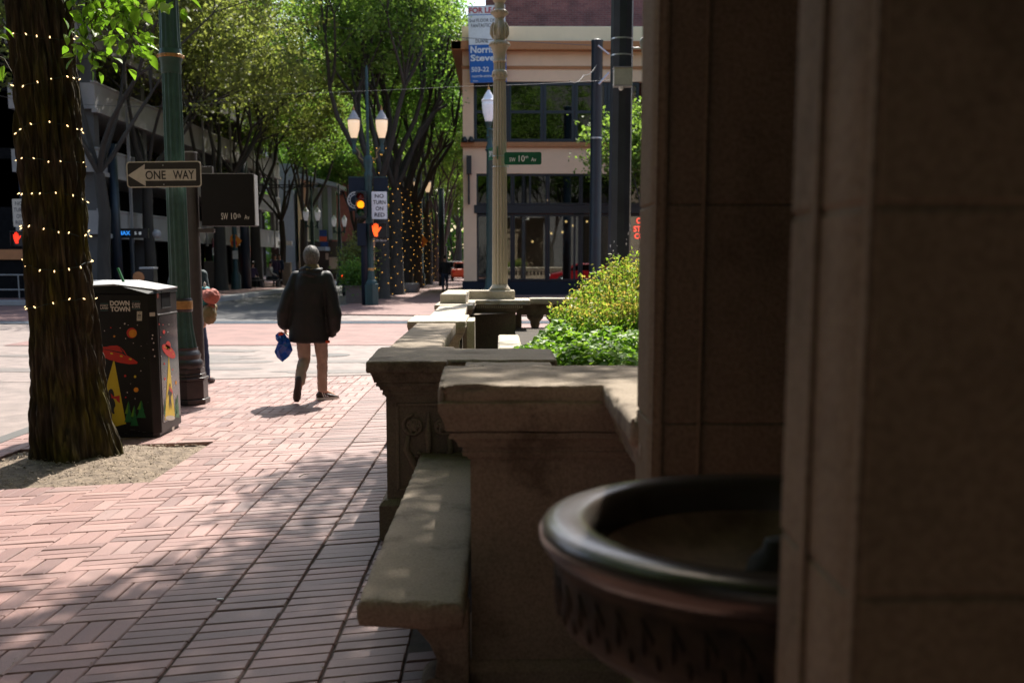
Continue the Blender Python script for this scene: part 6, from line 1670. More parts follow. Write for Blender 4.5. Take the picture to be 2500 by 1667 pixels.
# brick building behind
rb = thing('brick_building', 'taller dark red brick wall rising behind the beige parapet', 'building', (8, 60, 0))
b = MB(); b.prism([(at(1185, 0, 57).x, 57), (26, 57), (26, 75), (at(1185, 0, 57).x + .6, 75)], 0, 19); b.build('wall', M['brickwall'], rb)
b = MB(); b.box(at(1185, 0, 57).x - .05, 26, 56.9, 57.4, 19.0, 19.3); b.build('coping', M['stucco'], rb)

# ------------------------------------------------------------ traffic signal pole with twin lamps
def lantern(parent, x, y, z, s=1.0, lit='lamp_on', cap='lamp_cap'):
    q = MB(); q.lathe([(.10 * s, z), (.115 * s, z + .03 * s), (.19 * s, z + .30 * s), (.212 * s, z + .52 * s), (.21 * s, z + .62 * s)], x, y, 20); o = q.build('lantern', M[lit], parent, smooth=True)
    q = MB(); q.lathe([(.225 * s, z + .62 * s), (.228 * s, z + .66 * s), (.17 * s, z + .72 * s), (.15 * s, z + .78 * s), (.10 * s, z + .86 * s), (.055 * s, z + .93 * s), (.04 * s, z + .97 * s)], x, y, 20); q.build('cap', M[cap], o, autosmooth=True)
    q = MB(); q.lathe([(.03 * s, z + .96 * s), (.045 * s, z + 1.0 * s), (.018 * s, z + 1.06 * s), (.008 * s, z + 1.15 * s)], x, y, 10); q.build('finial', M['gold'], o)
    q = MB(); q.lathe([(.05 * s, z - .55 * s), (.09 * s, z - .45 * s), (.06 * s, z - .38 * s), (.075 * s, z - .25 * s), (.06 * s, z - .2 * s), (.11 * s, z - .06 * s), (.12 * s, z)], x, y, 16); q.build('lantern_stem', M['far_pole'], parent, autosmooth=True)
Ys = 40.2
px_ = at(903, 640, Ys).x
tp = thing('traffic_signal_pole', 'dark green signal pole with lit twin lanterns, navy banners and an amber traffic light', 'signal pole', (px_, Ys, 0))
Z = lambda py: at(903, py, Ys).z
b = MB(); b.prism([(px_ + .30 * math.cos(k * R(45) + R(22.5)), Ys + .30 * math.sin(k * R(45) + R(22.5))) for k in range(8)], 0, .75); b.lathe([(.27, .75), (.24, .85), (.2, .9)], px_, Ys, 16); b.build('base', M['far_pole'], tp, bevel=.02)
b = MB(); b.lathe([(.19, .9), (.14, 1.3), (.125, Z(440)), (.15, Z(432)), (.15, Z(424)), (.12, Z(418)), (.17, Z(395)), (.16, Z(386)), (.10, Z(380))], px_, Ys, 20); b.lathe([(.06, Z(380)), (.05, Z(170)), (.02, Z(160))], px_, Ys, 12); b.build('shaft', M['far_pole'], tp, autosmooth=True)
b = MB(); b.lathe([(.135, 1.15), (.15, 1.18), (.15, 1.3), (.135, 1.33)], px_, Ys, 16); b.build('gold_band', M['gold'], tp)
lx = [at(864, 318, Ys).x, at(932, 318, Ys).x]
for x in lx:
    lantern(tp, x, Ys, Z(338), 1.0)
    s = 1 if x > px_ else -1
    b = MB(); b.tube([(px_, Ys, Z(390)), (px_ + s * .18, Ys, Z(392)), (px_ + s * .32, Ys, Z(384)), (px_ + s * .30, Ys, Z(372)), (px_ + s * .42, Ys, Z(362)), (x, Ys, Z(362))], [.035, .03, .03, .028, .03, .03], 8); b.build('scroll_arm', M['pack_olive'], tp, smooth=True)
for pa, pb_, s in ((850, 894, 'left'), (912, 948, 'right')):
    b = MB(); p, q = at(pa, 434, Ys), at(pb_, 515, Ys); b.box(p.x, q.x, Ys + .02, Ys + .035, q.z, p.z); o = b.build('banner', M['navy'], tp)
    b = MB(); b.box(p.x, q.x, Ys, Ys + .05, p.z, p.z + .04); b.build('banner_rod', M['far_pole'], o)
c = at(868, 489, Ys - .0); q = MB()
for r0, r1 in ((.30, .265), (.21, .185)):
    for k in range(28): 
        a0, a1 = k * 2 * math.pi / 28, (k + 1) * 2 * math.pi / 28
        q.poly([(c.x + r * math.cos(a), Ys + .016, c.z + r * math.sin(a)) for r, a in ((r0, a0), (r0, a1), (r1, a1), (r1, a0))])
for k in range(14): a = k * 2 * math.pi / 14; q.box(c.x + .237 * math.cos(a) - .014, c.x + .237 * math.cos(a) + .014, Ys + .012, Ys + .018, c.z + .237 * math.sin(a) - .018, c.z + .237 * math.sin(a) + .018)
q.build('round_emblem', M['letter'], tp)
sx = at(882, 500, Ys - .3).x
sh_ = thing('traffic_light', 'traffic light showing amber on the left of the dark green signal pole', 'traffic light', (sx, Ys - .3, 3.5))
zr, za, zg = (at(882, v, Ys - .5).z for v in (481, 499.5, 518))
b = MB(); b.box(sx - .19, sx + .19, Ys - .45, Ys - .2, zg - .22, zr + .22); b.build('housing', M['black'], sh_, bevel=.03)
for z, m_ in ((zr, 'lens_red'), (za, 'amber'), (zg, 'lens_green')):
    b = MB(); b.lathe([(.01, 0), (.08, .012), (.128, .03)], 0, 0, 20); o = b.build('lens', M[m_], None); o.data.transform(Matrix.Translation((sx, Ys - .485, z)) @ Matrix.Rotation(R(-90), 4, 'X')); adopt(o, sh_)
    b = MB(); V = []
    for k in range(15):
        a = R(-20 + 220 * k / 14); V.append((a,))
    vs = []; fs = []
    for k in range(15):
        a = R(-20 + 220 * k / 14)
        for yy in (Ys - .45, Ys - .68): vs.append((sx + .145 * math.cos(a), yy, z + .145 * math.sin(a)))
    for k in range(14): fs.append((2 * k, 2 * k + 1, 2 * k + 3, 2 * k + 2))
    b.add(vs, fs); b.build('visor', M['black'], sh_)
b = MB(); b.box(sx + .19, px_ , Ys - .34, Ys - .28, zr, zr + .06); b.box(sx + .19, px_, Ys - .34, Ys - .28, zg, zg + .06); b.build('bracket', M['black'], sh_)
p, q = at(874, 546, Ys), at(897, 601, Ys)
b = MB(); b.box(p.x, q.x, Ys - .3, Ys - .05, q.z, p.z); tag(b.build('signal_cabinet', M['navy'], bevel=.02), 'dark signal control cabinet under the amber traffic light', 'cabinet')
ntr = thing('regulatory_sign', 'white NO TURN ON RED sign between the amber light and the first wrapped tree', 'traffic sign', (at(926, 500, Ys).x, Ys - .2, 3.5))
p, q = at(907, 468, Ys - .25), at(945.5, 535, Ys - .25); b = MB(); b.plate([(x, Ys - .25, z) for x, z in rrect(p.x, q.x, q.z, p.z, .03)], (0, .01, 0)); b.build('sign_plate', M['white'], ntr)
b = MB(); b.box(q.x - .5, q.x - .1, Ys - .24, Ys - .1, (p.z + q.z) / 2 - .03, (p.z + q.z) / 2 + .03); b.build('bracket', M['black'], ntr)
w = q.x - p.x
for i, (s, ww) in enumerate((('NO', .58), ('TURN', .82), ('ON', .5), ('RED', .66))):
    text(s, w * ww, (p.z - q.z) * .145, ((p.x + q.x) / 2, Ys - .252, p.z - (p.z - q.z) * (.16 + .228 * i)), rt, upv, M['letter_black'], ntr, bold=.02)
HAND = [(-.30, -.95), (.25, -.95), (.27, -.45), (.55, -.15), (.92, .28), (.78, .40), (.42, .12), (.36, .72), (.25, .80), (.18, .72), (.15, .30), (.12, .30), (.10, .92), (-.01, 1.0), (-.12, .92), (-.12, .30), (-.15, .30), (-.22, .84), (-.33, .88), (-.42, .80), (-.40, .25), (-.44, .25), (-.56, .58), (-.66, .58), (-.72, .48), (-.62, -.2), (-.48, -.55)]
def hand_signal(label, px, py, w, h, Yh, parent_pos, ksz, hm='hand'):
    t = thing('pedestrian_signal', label, 'pedestrian signal', parent_pos)
    p, q = at(px - w / 2, py - h / 2, Yh), at(px + w / 2, py + h / 2, Yh)
    b = MB(); b.box(p.x, q.x, Yh, Yh + .25, q.z, p.z); b.box(p.x - .02, q.x + .02, Yh - .12, Yh - .003, p.z - .02, p.z + .01); b.box(p.x - .02, p.x - .003, Yh - .12, Yh - .003, q.z, p.z - .022); b.build('housing', M['black'], t, bevel=.01)
    cx_, cz = at(px - w * .14, py - h * .08, Yh).x, at(px, py - h * .06, Yh).z
    b = MB(); b.poly([(cx_ + a * ksz, Yh - .006, cz + c_ * ksz * 1.25) for a, c_ in HAND]); b.build('hand_symbol', M[hm], t)
    return t, p, q
t, p, q = hand_signal('orange raised hand signal on the right of the dark green signal pole', 924, 563, 40, 36, Ys - .35, (px_ + .4, Ys - .3, 2.7), .20)
t2, _, _ = (t, 0, 0)
pl, ql = at(917, 583, Ys - .3), at(944, 591, Ys - .3)
b = MB(); b.box(pl.x - .03, ql.x + .03, Ys - .29, Ys - .2, ql.z - .02, p.z - .9 if False else pl.z + .02); o = b.build('name_plate', M['black'], t); text('SW 10th Av', ql.x - pl.x, pl.z - ql.z - .02, ((pl.x + ql.x) / 2, Ys - .292, (pl.z + ql.z) / 2), rt, upv, M['letter'], o)
p2x = at(890, 640, Ys - .1).x
b = MB(); b.lathe([(.13, 0), (.12, 2.4), (.11, 2.9)], p2x, Ys - .1, 14); tag(b.build('signal_post', M['navy'], smooth=True), 'slim navy post standing directly left of the green signal pole base', 'post')
b = MB(); hx = at(912, 690, Ys + 3).x; b.lathe([(.12, 0), (.14, .04), (.10, .1), (.11, .5), (.14, .54), (.12, .62), (.05, .70)], hx, Ys + 3, 14); b.tube([(hx - .2, Ys + 3, .45), (hx + .2, Ys + 3, .45)], .06, 8)
tag(b.build('fire_hydrant', M['g_orange'], autosmooth=True), 'rusty orange fire hydrant behind the signal pole base', 'hydrant')

# signal on the far left corner, partly behind the big tree
Yl2 = 41.2; lxp = at(62, 600, Yl2).x
b = MB(); b.lathe([(.14, .15), (.11, 1), (.10, 5.2)], lxp, Yl2, 14); tag(b.build('signal_post', M['navy'], smooth=True), 'navy signal post hidden behind the big trunk at far left', 'post')
ntl = thing('regulatory_sign', 'NO TURN ON RED sign cut off by the big trunk at the far left', 'traffic sign', (lxp, Yl2 - .2, 3.4))
p, q = at(29, 486, Yl2 - .2), at(66, 554, Yl2 - .2); b = MB(); b.plate([(x, Yl2 - .2, z) for x, z in rrect(p.x, q.x, q.z, p.z, .03)], (0, .01, 0)); b.build('sign_plate', M['sign_white'], ntl)
w = q.x - p.x
for i, (s, ww) in enumerate((('NO', .58), ('TURN', .82), ('ON', .5), ('RED', .66))):
    text(s, w * ww, (p.z - q.z) * .145, ((p.x + q.x) / 2, Yl2 - .202, p.z - (p.z - q.z) * (.16 + .228 * i)), rt, upv, M['lease_grey'], ntl, bold=.015)
b = MB(); b.box(q.x - .3, q.x - .1, Yl2 - .19, Yl2 - .1, p.z - .5, p.z - .44); b.build('bracket', M['black'], ntl)
hand_signal('red raised hand signal at the far left edge beside the big trunk', 46, 583, 36, 36, Yl2 - .3, (lxp, Yl2 - .3, 2.3), .17, 'hand_red')

# ------------------------------------------------------------ blue pole, lamp by the building, wires
bx_ = at(1458, 100, 43).x
b = MB(); b.lathe([(.235, 0), (.225, 3), (.215, 9.66), (.225, 9.68), (.225, 9.76), (.1, 9.8)], bx_, 43, 28); tag(b.build('catenary_pole', M['blue_pole'], autosmooth=True), 'tall blue black steel pole left of the thick grey pole', 'pole')
for py in (338,): 
    z = at(1458, py, 43).z; b = MB(); b.lathe([(.222, z - .03), (.232, z - .02), (.232, z + .02), (.222, z + .03)], bx_, 43, 24, cap=False); o = b.build('steel_band', M['steel']); adopt(o, bpy.data.objects['catenary_pole'])
Yr = 41.0; lxr = at(1196, 400, Yr).x
rl = thing('street_lamp', 'dark green street lamp with a white lantern partly behind the cream lamp column', 'street lamp', (lxr, Yr, 0))
ZR = lambda py: at(1196, py, Yr).z
b = MB(); b.lathe([(.3, 0), (.28, .5), (.2, .6), (.15, 1.0), (.13, 2.4), (.14, 2.45), (.12, ZR(372)), (.17, ZR(366)), (.13, ZR(358)), (.10, ZR(350)), (.09, ZR(322)), (.12, ZR(318)), (.10, ZR(314))], lxr, Yr, 20); b.build('pole', M['far_pole'], rl, autosmooth=True)
lantern(rl, at(1193, 280, Yr).x, Yr, ZR(298), 1.15, 'lamp_off', 'lamp_cap_white')
def wire(name, label, pts, r=.012):
    b = MB(); P = []
    for i in range(len(pts) - 1):
        a, c = Vector(pts[i]), Vector(pts[i + 1])
        for k in range(8): 
            u = k / 8; P.append(a.lerp(c, u) - Vector((0, 0, .12 * 4 * u * (1 - u) * (1 if len(pts) < 4 else .1))))
    P.append(Vector(pts[-1])); b.tube(P, r, 5); tag(b.build(name, M['cable']), label, 'overhead wire')
wire('overhead_wire', 'upper steel wire running from the trees to the top of the blue pole', [at(560, 45, 47), at(823, 68, 46), at(1120, 92, 44.5), (bx_, 43, at(1458, 112, 43).z)])
wire('overhead_wire', 'lower steel wire crossing the street to the thick grey pole', [at(420, 252, 40), at(640, 232, 34), at(1120, 212, 22), (gx - .15, gy, at(1490, 196, gy).z)], .0035)
wire('overhead_wire', 'short stay wire between the blue pole and the lower street wire', [(bx_, 43, at(1472, 157, 43).z), at(1425, 184, 36), at(1390, 198, 30)], .012)
wire('overhead_wire', 'thin wire in front of the parking garage behind the big trunk', [at(-40, 225, 40), at(200, 255, 42), at(560, 250, 44)], .01)
b = MB(); b.tube([at(1460, 112, 42.7), at(1487, 134, 42.7)], .035, 6); b.tube([at(1462, 206, 42.7), at(1487, 178, 42.7)], .045, 6); tag(b.build('pole_strut', M['steel']), 'pair of short pale struts on the right of the blue pole', 'strut')
# overhead tram wires over the left street
b = MB()
for (a, c) in (((630, 452), (790, 452)), ((640, 459), (780, 455)), ((640, 420), (700, 470)), ((700, 468), (760, 440))): b.tube([at(*a, 60), at(*c, 60)], .03, 5)
for u, v in ((706, 452), (758, 455)): b.tube([at(u, v - 12, 60), at(u, v + 10, 60)], .05, 6)
tag(b.build('tram_wires', M['black']), 'black cluster of tram wire fittings hanging before the pale blue building', 'tram wires')

# ------------------------------------------------------------ parking garage and the buildings at left
ga = thing('parking_garage', 'dark concrete parking garage with open decks behind the left trees', 'building', (-18, 60, 0))
gxp = -15.05
b = MB(); b.box(-32, gxp - 3.2, 43, 76.5, 0, 19); b.build('shade_core', M['interior'], ga)  # dark box stands in for the shade deep inside the decks
for za, zb in ((2.45, 3.45), (4.75, 5.7), (7.05, 8.1), (9.4, 10.4), (11.7, 12.7), (14, 15), (16.4, 17.6)):
    b = MB(); b.box(gxp - 3.2, gxp, 42.4, 77, za + .12, zb); b.box(gxp - .1, gxp + .10, 42.3, 77.1, za - .02, za + .14); b.box(gxp - .1, gxp + .05, 42.3, 77.1, zb + .002, zb + .07); b.build('deck_band', M['concrete'], ga)
for k in range(13):
    y = 42.6 + k * 2.86; b = MB()
    if k % 2 == 0: b.box(gxp - .7, gxp - .15, y, y + .5, 0, 17.5)
    else: b.box(gxp + .10, gxp + .2, y, y + .09, 2.3, 17.2)
    b.build('column', M['concrete_dark'] if k % 2 == 0 else M['concrete'], ga)
for k in range(6):
    b = MB(); y = 44 + k * 5.7; b.box(gxp - 1.2, gxp - 1.1, y, y + 3.6, .15, 2.4); b.build('shopfront', M['dark_glass'], ga)
for k, m_ in ((0, 'magenta'), (1, 'white'), (2, 'sign_green'), (3, 'redpanel')):
    b = MB(); p = atx([534, 534, 534, 604][k], [600, 622, 640, 614][k], gxp + .3); b.box(gxp + .25, gxp + .30, p.y - 1.1, p.y + 1.1, p.z - .35, p.z + .35); b.build('shop_banner', M[m_], ga)
nb_ = thing('shop_building', 'navy fronted building on the far left corner behind the big trunk', 'building', (-25, 43, 0))
b = MB(); b.box(-60, -15.6, 43.2, 43.5, 2.9, 20); b.build('upper_wall', M['navy'], nb_)
M['slate'] = mat('slate_blue_panels', (0.018, 0.030, 0.052), 0.45, var=.15)
for za, zb, m_ in ((3.6, 5.4, 'slate'), (5.8, 7.0, 'slate'), (7.0, 7.9, 'concrete_dark'), (8.3, 9.9, 'slate'), (10.4, 12.0, 'slate')):
    b = MB(); b.box(-60, -15.5, 43.0, 43.19, za, zb); b.build('panel_band', M[m_], nb_)
b = MB(); b.box(-60, -15.5, 42.9, 43.3, 1.62, 2.0); b.build('awning_band', M['brown_trim'], nb_)
b = MB(); b.box(-60, -15.6, 43.6, 43.7, 0, 3); b.build('shopfront', M['interior'], nb_)
for k in range(7):
    b = MB(); x = -21.5 + k * .9; b.box(x, x + .06, 43.3, 43.4, 0, 1.7); b.build('mullion', M['concrete_dark'], nb_)
rl_ = thing('railing', 'low grey metal railing in front of the navy shop at the far left', 'railing', (-19, 42, 0))
b = MB()
for z in (.5, 1.05): b.tube([(-24, 42, z), (-15.8, 42, z)], .025, 6)
for k in range(8): b.tube([(-23.6 + k * 1.1, 42, .15), (-23.6 + k * 1.1, 42, 1.05)], .022, 6)
b.build('rails', M['concrete'], rl_)
# pale blue building, brick block and shop at the end
pb = thing('modern_building', 'pale blue and glass modern building at the end of the garage', 'building', (-18, 88, 0))
Yp = 84.0
def pr_(u, v, Y=Yp): return at(u, v, Y)
a, c = pr_(676, 400), pr_(722, 700); b = MB(); b.box(a.x, c.x, Yp, Yp + 6, 0, a.z); b.build('blue_wall', M['glassbldg'], pb)
a, c = pr_(723, 425), pr_(742, 700); b = MB(); b.box(a.x, c.x, Yp + .3, Yp + 5, 0, a.z); b.build('cream_wall', M['stucco_top'], pb)
a, c = pr_(743, 455), pr_(816, 585); b = MB(); b.box(a.x, c.x, Yp + 1.3, Yp + 1.5, c.z, a.z); b.build('glazing', M['glassgreen'], pb)
for u in (771, 795): b = MB(); p = pr_(u, 500); b.box(p.x, p.x + .25, Yp + 1.1, Yp + 1.29, 3.2, pr_(0, 455).z); b.build('mullion', M['glassbldg'], pb)
b = MB(); a, c = pr_(722, 420, Yp), pr_(822, 455, Yp); b.plate([pr_(722, 422), pr_(822, 447), pr_(822, 457), pr_(722, 434)], (0, 6, 0)); b.build('canopy', M['glassbldg'], pb)
b = MB(); a, c = pr_(676, 600), pr_(860, 706); b.box(a.x, c.x, Yp + 1.6, Yp + 6, 0, 3.0); b.build('ground_floor', M['concrete_dark'], pb)
b = MB(); a, c = pr_(740, 603), pr_(800, 612); b.box(a.x, c.x, Yp - 1, Yp + 1.2, c.z, a.z); b.build('awning', M['glassbldg'], pb)
for (u0, v0, u1, v1, m_) in ((775, 561, 793, 577, 'bluepanel'), (775, 577, 793, 589, 'redpanel'), (777, 590, 796, 602, 'bluepanel'), (799, 628, 824, 657, 'sign_white'), (790, 618, 797, 634, 'sign_white'), (718, 640, 733, 654, 'sign_white')):
    a, c = pr_(u0, v0), pr_(u1, v1); b = MB(); b.box(a.x, c.x, Yp + .9, Yp + 1.0, c.z, a.z); b.build('poster', M[m_], pb)
eb = thing('brick_building', 'reddish brick building far down the street with a dark M banner', 'building', (-15, 100, 0))
a, c = pr_(805, 400, 98), pr_(860, 600, 98); b = MB(); b.box(a.x, c.x + 1, 98, 112, 0, a.z + 1); b.build('wall', M['red_far'], eb)
a, c = pr_(817, 458, 97), pr_(831, 475, 97); b = MB(); b.box(a.x, c.x, 97.5, 97.99, c.z, a.z); o = b.build('banner', M['navy'], eb); text('M', (c.x - a.x) * .6, (a.z - c.z) * .7, ((a.x + c.x) / 2, 97.49, (a.z + c.z) / 2), rt, upv, M['letter'], o, bold=.03)
ob = thing('office_building', 'far grey block glimpsed beyond the trees down the avenue', 'building', (0, 180, 0))
b = MB(); b.box(-40, -12, 170, 190, 0, 22); b.build('wall', M['concrete'], ob)

# ------------------------------------------------------------ furniture down the street
def twin_lamp(label, px, py_l, Y, spacing_px, s, lit, cap, group=None, z0=0, top=None):
    c = at(px, py_l, Y); x = c.x; t = thing('street_lamp', label, 'street lamp', (x, Y, 0), group); dx = spacing_px / F_ * Y / 2
    b = MB(); b.lathe([(.26, z0), (.24, .6), (.14, .8), (.12, c.z - .6), (.15, c.z - .5), (.07, c.z - .3), (.05, (top or c.z + 2.2)), (.02, (top or c.z + 2.2) + .1)], x, Y, 12); b.build('pole', M['far_pole'], t, autosmooth=True)
    b = MB(); b.tube([(x - dx, Y, c.z - .55), (x - dx * .5, Y, c.z - .75), (x, Y, c.z - .6), (x + dx * .5, Y, c.z - .75), (x + dx, Y, c.z - .55)], .05, 6); b.build('cross_arm', M['far_pole'], t)
    for sg_ in (-1, 1): lantern(t, x + sg_ * dx, Y, c.z - .35, s, lit, cap)
    return t
twin_lamp('far twin lamp with pale lanterns before the pale blue building', 761, 525, 69, 28, .85, 'lamp_off', 'lamp_cap_white', 'far twin lamps')
twin_lamp('far twin lamp with pale lanterns in front of the bushy bright tree', 828, 540, 72, 25, .75, 'lamp_off', 'lamp_cap_white', 'far twin lamps')
twin_lamp('twin lamp with lit lanterns among the light-wrapped trees', 1026, 456, 71, 35, 1.0, 'lamp_on', 'lamp_cap', 'far twin lamps')
c = at(687, 580, 74); t = thing('street_lamp', 'single small pale lantern lamp above the white panel', 'street lamp', (c.x, 74, 0)); b = MB(); b.lathe([(.1, .15), (.07, c.z - .4)], c.x, 74, 10); b.build('pole', M['navy'], t); lantern(t, c.x, 74, c.z - .3, .9, 'lamp_off', 'lamp_cap_white')
a, c = at(680, 589, 73.5), at(713, 599, 73.5); b = MB(); b.box(a.x, c.x, 73.4, 73.6, c.z, a.z); tag(b.build('shelter_sign', M['white']), 'small white horizontal panel below the single pale lantern', 'sign')
for (px, Y, py, lab, z) in ((573, 55.5, 588, 'orange diamond sign with a red disc beside the ticket kiosk on the left', .15), (1027, 69.5, 588, 'orange diamond sign with a red disc among the light-wrapped trees', 0)):
    c = at(px, py, Y); t = thing('warning_sign', lab, 'traffic sign', (c.x, Y, 0), 'orange diamond signs')
    r = 19 / F_ * Y
    b = MB(); b.plate([(c.x - r * .55, Y - .1, c.z), (c.x - r * .45, Y - .1, c.z + r * .55), (c.x + .0, Y - .1, c.z + r), (c.x + r * .4, Y - .1, c.z + r * .55), (c.x + r * .95, Y - .1, c.z), (c.x + r * .4, Y - .1, c.z - r * .75), (c.x, Y - .1, c.z - r), (c.x - r * .45, Y - .1, c.z - r * .6)], (0, .02, 0)); b.build('sign_plate', M['orange'], t)
    b = MB(); b.poly([(c.x + r * .38 * math.cos(k * R(45) + R(22.5)) - r * .02, Y - .105, c.z - r * .28 + r * .38 * math.sin(k * R(45) + R(22.5))) for k in range(8)]); b.build('red_disc', M['red'], t)
    b = MB(); b.poly([(c.x - r * .22, Y - .105, c.z + r * .30), (c.x + r * .22, Y - .105, c.z + r * .30), (c.x + r * .25, Y - .105, c.z + r * .55), (c.x, Y - .105, c.z + r * .85), (c.x - r * .25, Y - .105, c.z + r * .55)]); b.build('arrow', M['black'], t)
    b = MB(); b.lathe([(.26, z), (.24, z + .7), (.13, z + .9), (.12, c.z + 1.6 if px < 600 else 6)], c.x, Y, 12); b.build('post', M['far_pole'], t, autosmooth=True)
    if px < 600: a, q = at(569, 612, Y), at(583, 632, Y); b = MB(); b.box(a.x, q.x, Y - .16, Y - .13, q.z, a.z); b.build('notice', M['sign_white'], t)
c = at(600, 640, 56.5); b = MB(); b.lathe([(.26, .15), (.22, 6.5)], c.x, 56.5, 14); tag(b.build('catenary_pole', M['blue_pole'], smooth=True), 'dark navy pole just right of the left orange diamond sign', 'pole')
for px, Y, lab in ((285, 43.5, 'dark navy pole immediately left of the green lamp post'), (1078, 70, 'thin dark pole right of the lit twin lamp')):
    c = at(px, 600, Y); b = MB(); b.lathe([(.2, .0), (.17, 6.0)], c.x, Y, 14); tag(b.build('catenary_pole', M['blue_pole'], smooth=True), lab, 'pole')
ki = thing('ticket_kiosk', 'brown ticket kiosk with small red lights on the left pavement', 'kiosk', (at(523, 650, 57).x, 57, 0))
a, c = at(500, 638, 57), at(545, 700, 57); b = MB(); b.prism([(a.x, 56.7), (c.x - .25, 56.7), (c.x, 56.85), (c.x, 57.3), (a.x, 57.3)], .15, a.z); b.build('body', M['concrete_dark'] if False else mat('taupe_metal', (.15, .11, .09), .5, var=.1), ki, bevel=.05)
b = MB(); p = at(536, 660, 56.6); b.ball((c.x - .12, 56.76, at(0, 660, 56.7).z), .07, 8, 6); b.ball((c.x - .12, 56.76, at(0, 677, 56.7).z), .10, 8, 6); b.build('red_light', mat('dim_red_light', (.5, .02, .02), .3, emit=(1, .05, .05), es=.35), ki)
a, c = at(689, 643, 64), at(710, 702, 64); b = MB(); b.box(a.x, c.x, 64, 64.5, .15, a.z); b.box(a.x - .02, c.x + .02, 63.97, 64.53, a.z, a.z + .05); tag(b.build('stone_pedestal', M['stone'], bevel=.02), 'pale brown stone pedestal behind the walking man on the left pavement', 'pedestal')
st_ = thing('stop_display', 'black tram stop display with small blue writing left of the green lamp post', 'sign', (at(320, 568, 44).x, 44, 3))
a, c = at(285, 558, 44), at(362, 581, 44); b = MB(); b.box(a.x, c.x, 44, 44.15, c.z, a.z); b.build('panel', M['black'], st_)
b = MB(); b.tube([at(321, 581, 44.07), Vector((at(321, 581, 44.07).x, 44.07, .15))], .09, 10); b.build('post', M['blue_pole'], st_)
p, q = at(289, 564, 43.98), at(318, 574, 43.98); text('MAX', q.x - p.x, p.z - q.z, (p + q) / 2, rt, upv, emis('blue_display', (.03, .25, .8), .6), st_, bold=.02)
p, q = at(328, 566, 43.98), at(345, 573, 43.98); text('5 8', q.x - p.x, p.z - q.z, (p + q) / 2, rt, upv, emis('grey_display', (.5, .55, .6), .3), st_)
b = MB(); c = at(383, 571, 44); b.ball(c, .17, 14, 10); tag(b.build('globe_camera', M['lid'], smooth=True), 'small grey globe camera beside the tram stop display', 'camera')
b2 = thing('litter_bin', 'small dark bin with a pale lid across the street left of the green lamp post', 'litter bin', (at(362, 680, 42.5).x, 42.5, 0))
a, c = at(345, 652, 42.5), at(380, 700, 42.5); b = MB(); b.box(a.x, c.x, 42.3, 42.8, .15, a.z - .08); b.build('body', M['black'], b2, bevel=.02); b = MB(); b.box(a.x - .02, c.x + .02, 42.27, 42.83, a.z - .08, a.z); b.build('lid', M['lid'], b2, bevel=.02)
b = MB(); b.ball((a.x - .05, 42.27, .95), (.22, .02, .22), 14, 8); b.build('printed_disc', M['brown_trim'], b2)
# planters
pt = thing('street_planter', 'square brown concrete planter with a leafy bush left of the signal pole', 'planter', (at(863, 720, 42).x, 42, 0))
a, c = at(843, 701, 41.6), at(886, 739, 41.6); b = MB(); b.box(a.x, c.x, 41.6, 42.4, 0, a.z); b.box(a.x - .03, c.x + .03, 41.57, 42.43, a.z, a.z + .05); b.build('box', mat('brown_concrete', (.12, .09, .08), .9, var=.15), pt, bevel=.015)
g = np.random.default_rng(5); k = 2600; C = g.normal(0, 1, (k, 3)) * np.array([.26, .24, .26]) + np.array([(a.x + c.x) / 2, 42, a.z + .42]); link('foliage', leaves_mesh(C, g.normal(0, .8, (k, 3)) + np.array([0, 0, .8]), g.uniform(.04, .07, k), 'foliage', aspect=.6), M['leaf_deep'], pt)
g = np.random.default_rng(6); k = 2600; bc = at(872, 655, 45); C = g.normal(0, 1, (k, 3)) * np.array([.30, .3, .40]) + np.array([bc.x, 45, 1.6]); t = thing('shrub', 'dark olive shrub rising behind the brown street planter', 'shrub', (bc.x, 45, 0)); link('foliage', leaves_mesh(C, g.normal(0, .8, (k, 3)), g.uniform(.05, .08, k), 'foliage'), M['leaf_olive'], t); b = MB(); b.tube([(bc.x, 45, 0), (bc.x, 45, 1.4)], .04, 6); b.build('stem', M['bark_far'], t)
for px, Y, lab in ((1003, 56, 'low round grey planter at the foot of the third wrapped tree'),):
    c = at(px, 700, Y); b = MB(); b.lathe([(.35, 0), (.45, .12), (.47, .42), (.42, .46), (.38, .42)], c.x, Y, 18); tag(b.build('round_planter', M['concrete'], autosmooth=True), lab, 'planter')
# motor scooter tail
ms = thing('scooter', 'dark scooter with a glowing red tail light beside the brown planter', 'scooter', (at(839, 700, 50).x, 50, 0))
mx_ = at(839, 700, 50).x
b = MB(); b.ball((mx_, 50.2, .95), (.20, .35, .20), 12, 8); b.ball((mx_, 50.4, .75), (.17, .5, .22), 12, 8); b.box(mx_ - .1, mx_ + .1, 49.9, 50.6, .45, .8); voxel('body', b, .03, M['cloth_dark'], ms, 3)
b = MB(); b.lathe([(.05, -.06), (.26, -.06), (.28, 0), (.26, .06), (.05, .06)], 0, 0, 20); o = b.build('wheel', M['rubber'], None, smooth=True); o.data.transform(Matrix.Translation((mx_, 50.1, .28)) @ Matrix.Rotation(R(90), 4, 'Y')); adopt(o, ms)
b = MB(); b.ball(at(837, 676, 49.7), (.06, .03, .11), 10, 8); b.build('tail_light', M['tail'], ms)
b = MB(); b.tube([(mx_ - .32, 50.7, 1.15), (mx_, 50.75, 1.1), (mx_ + .32, 50.7, 1.15)], .025, 6); b.ball((mx_, 50.3, 1.30), (.14, .14, .18), 10, 8); b.build('handlebar', M['black'], ms)
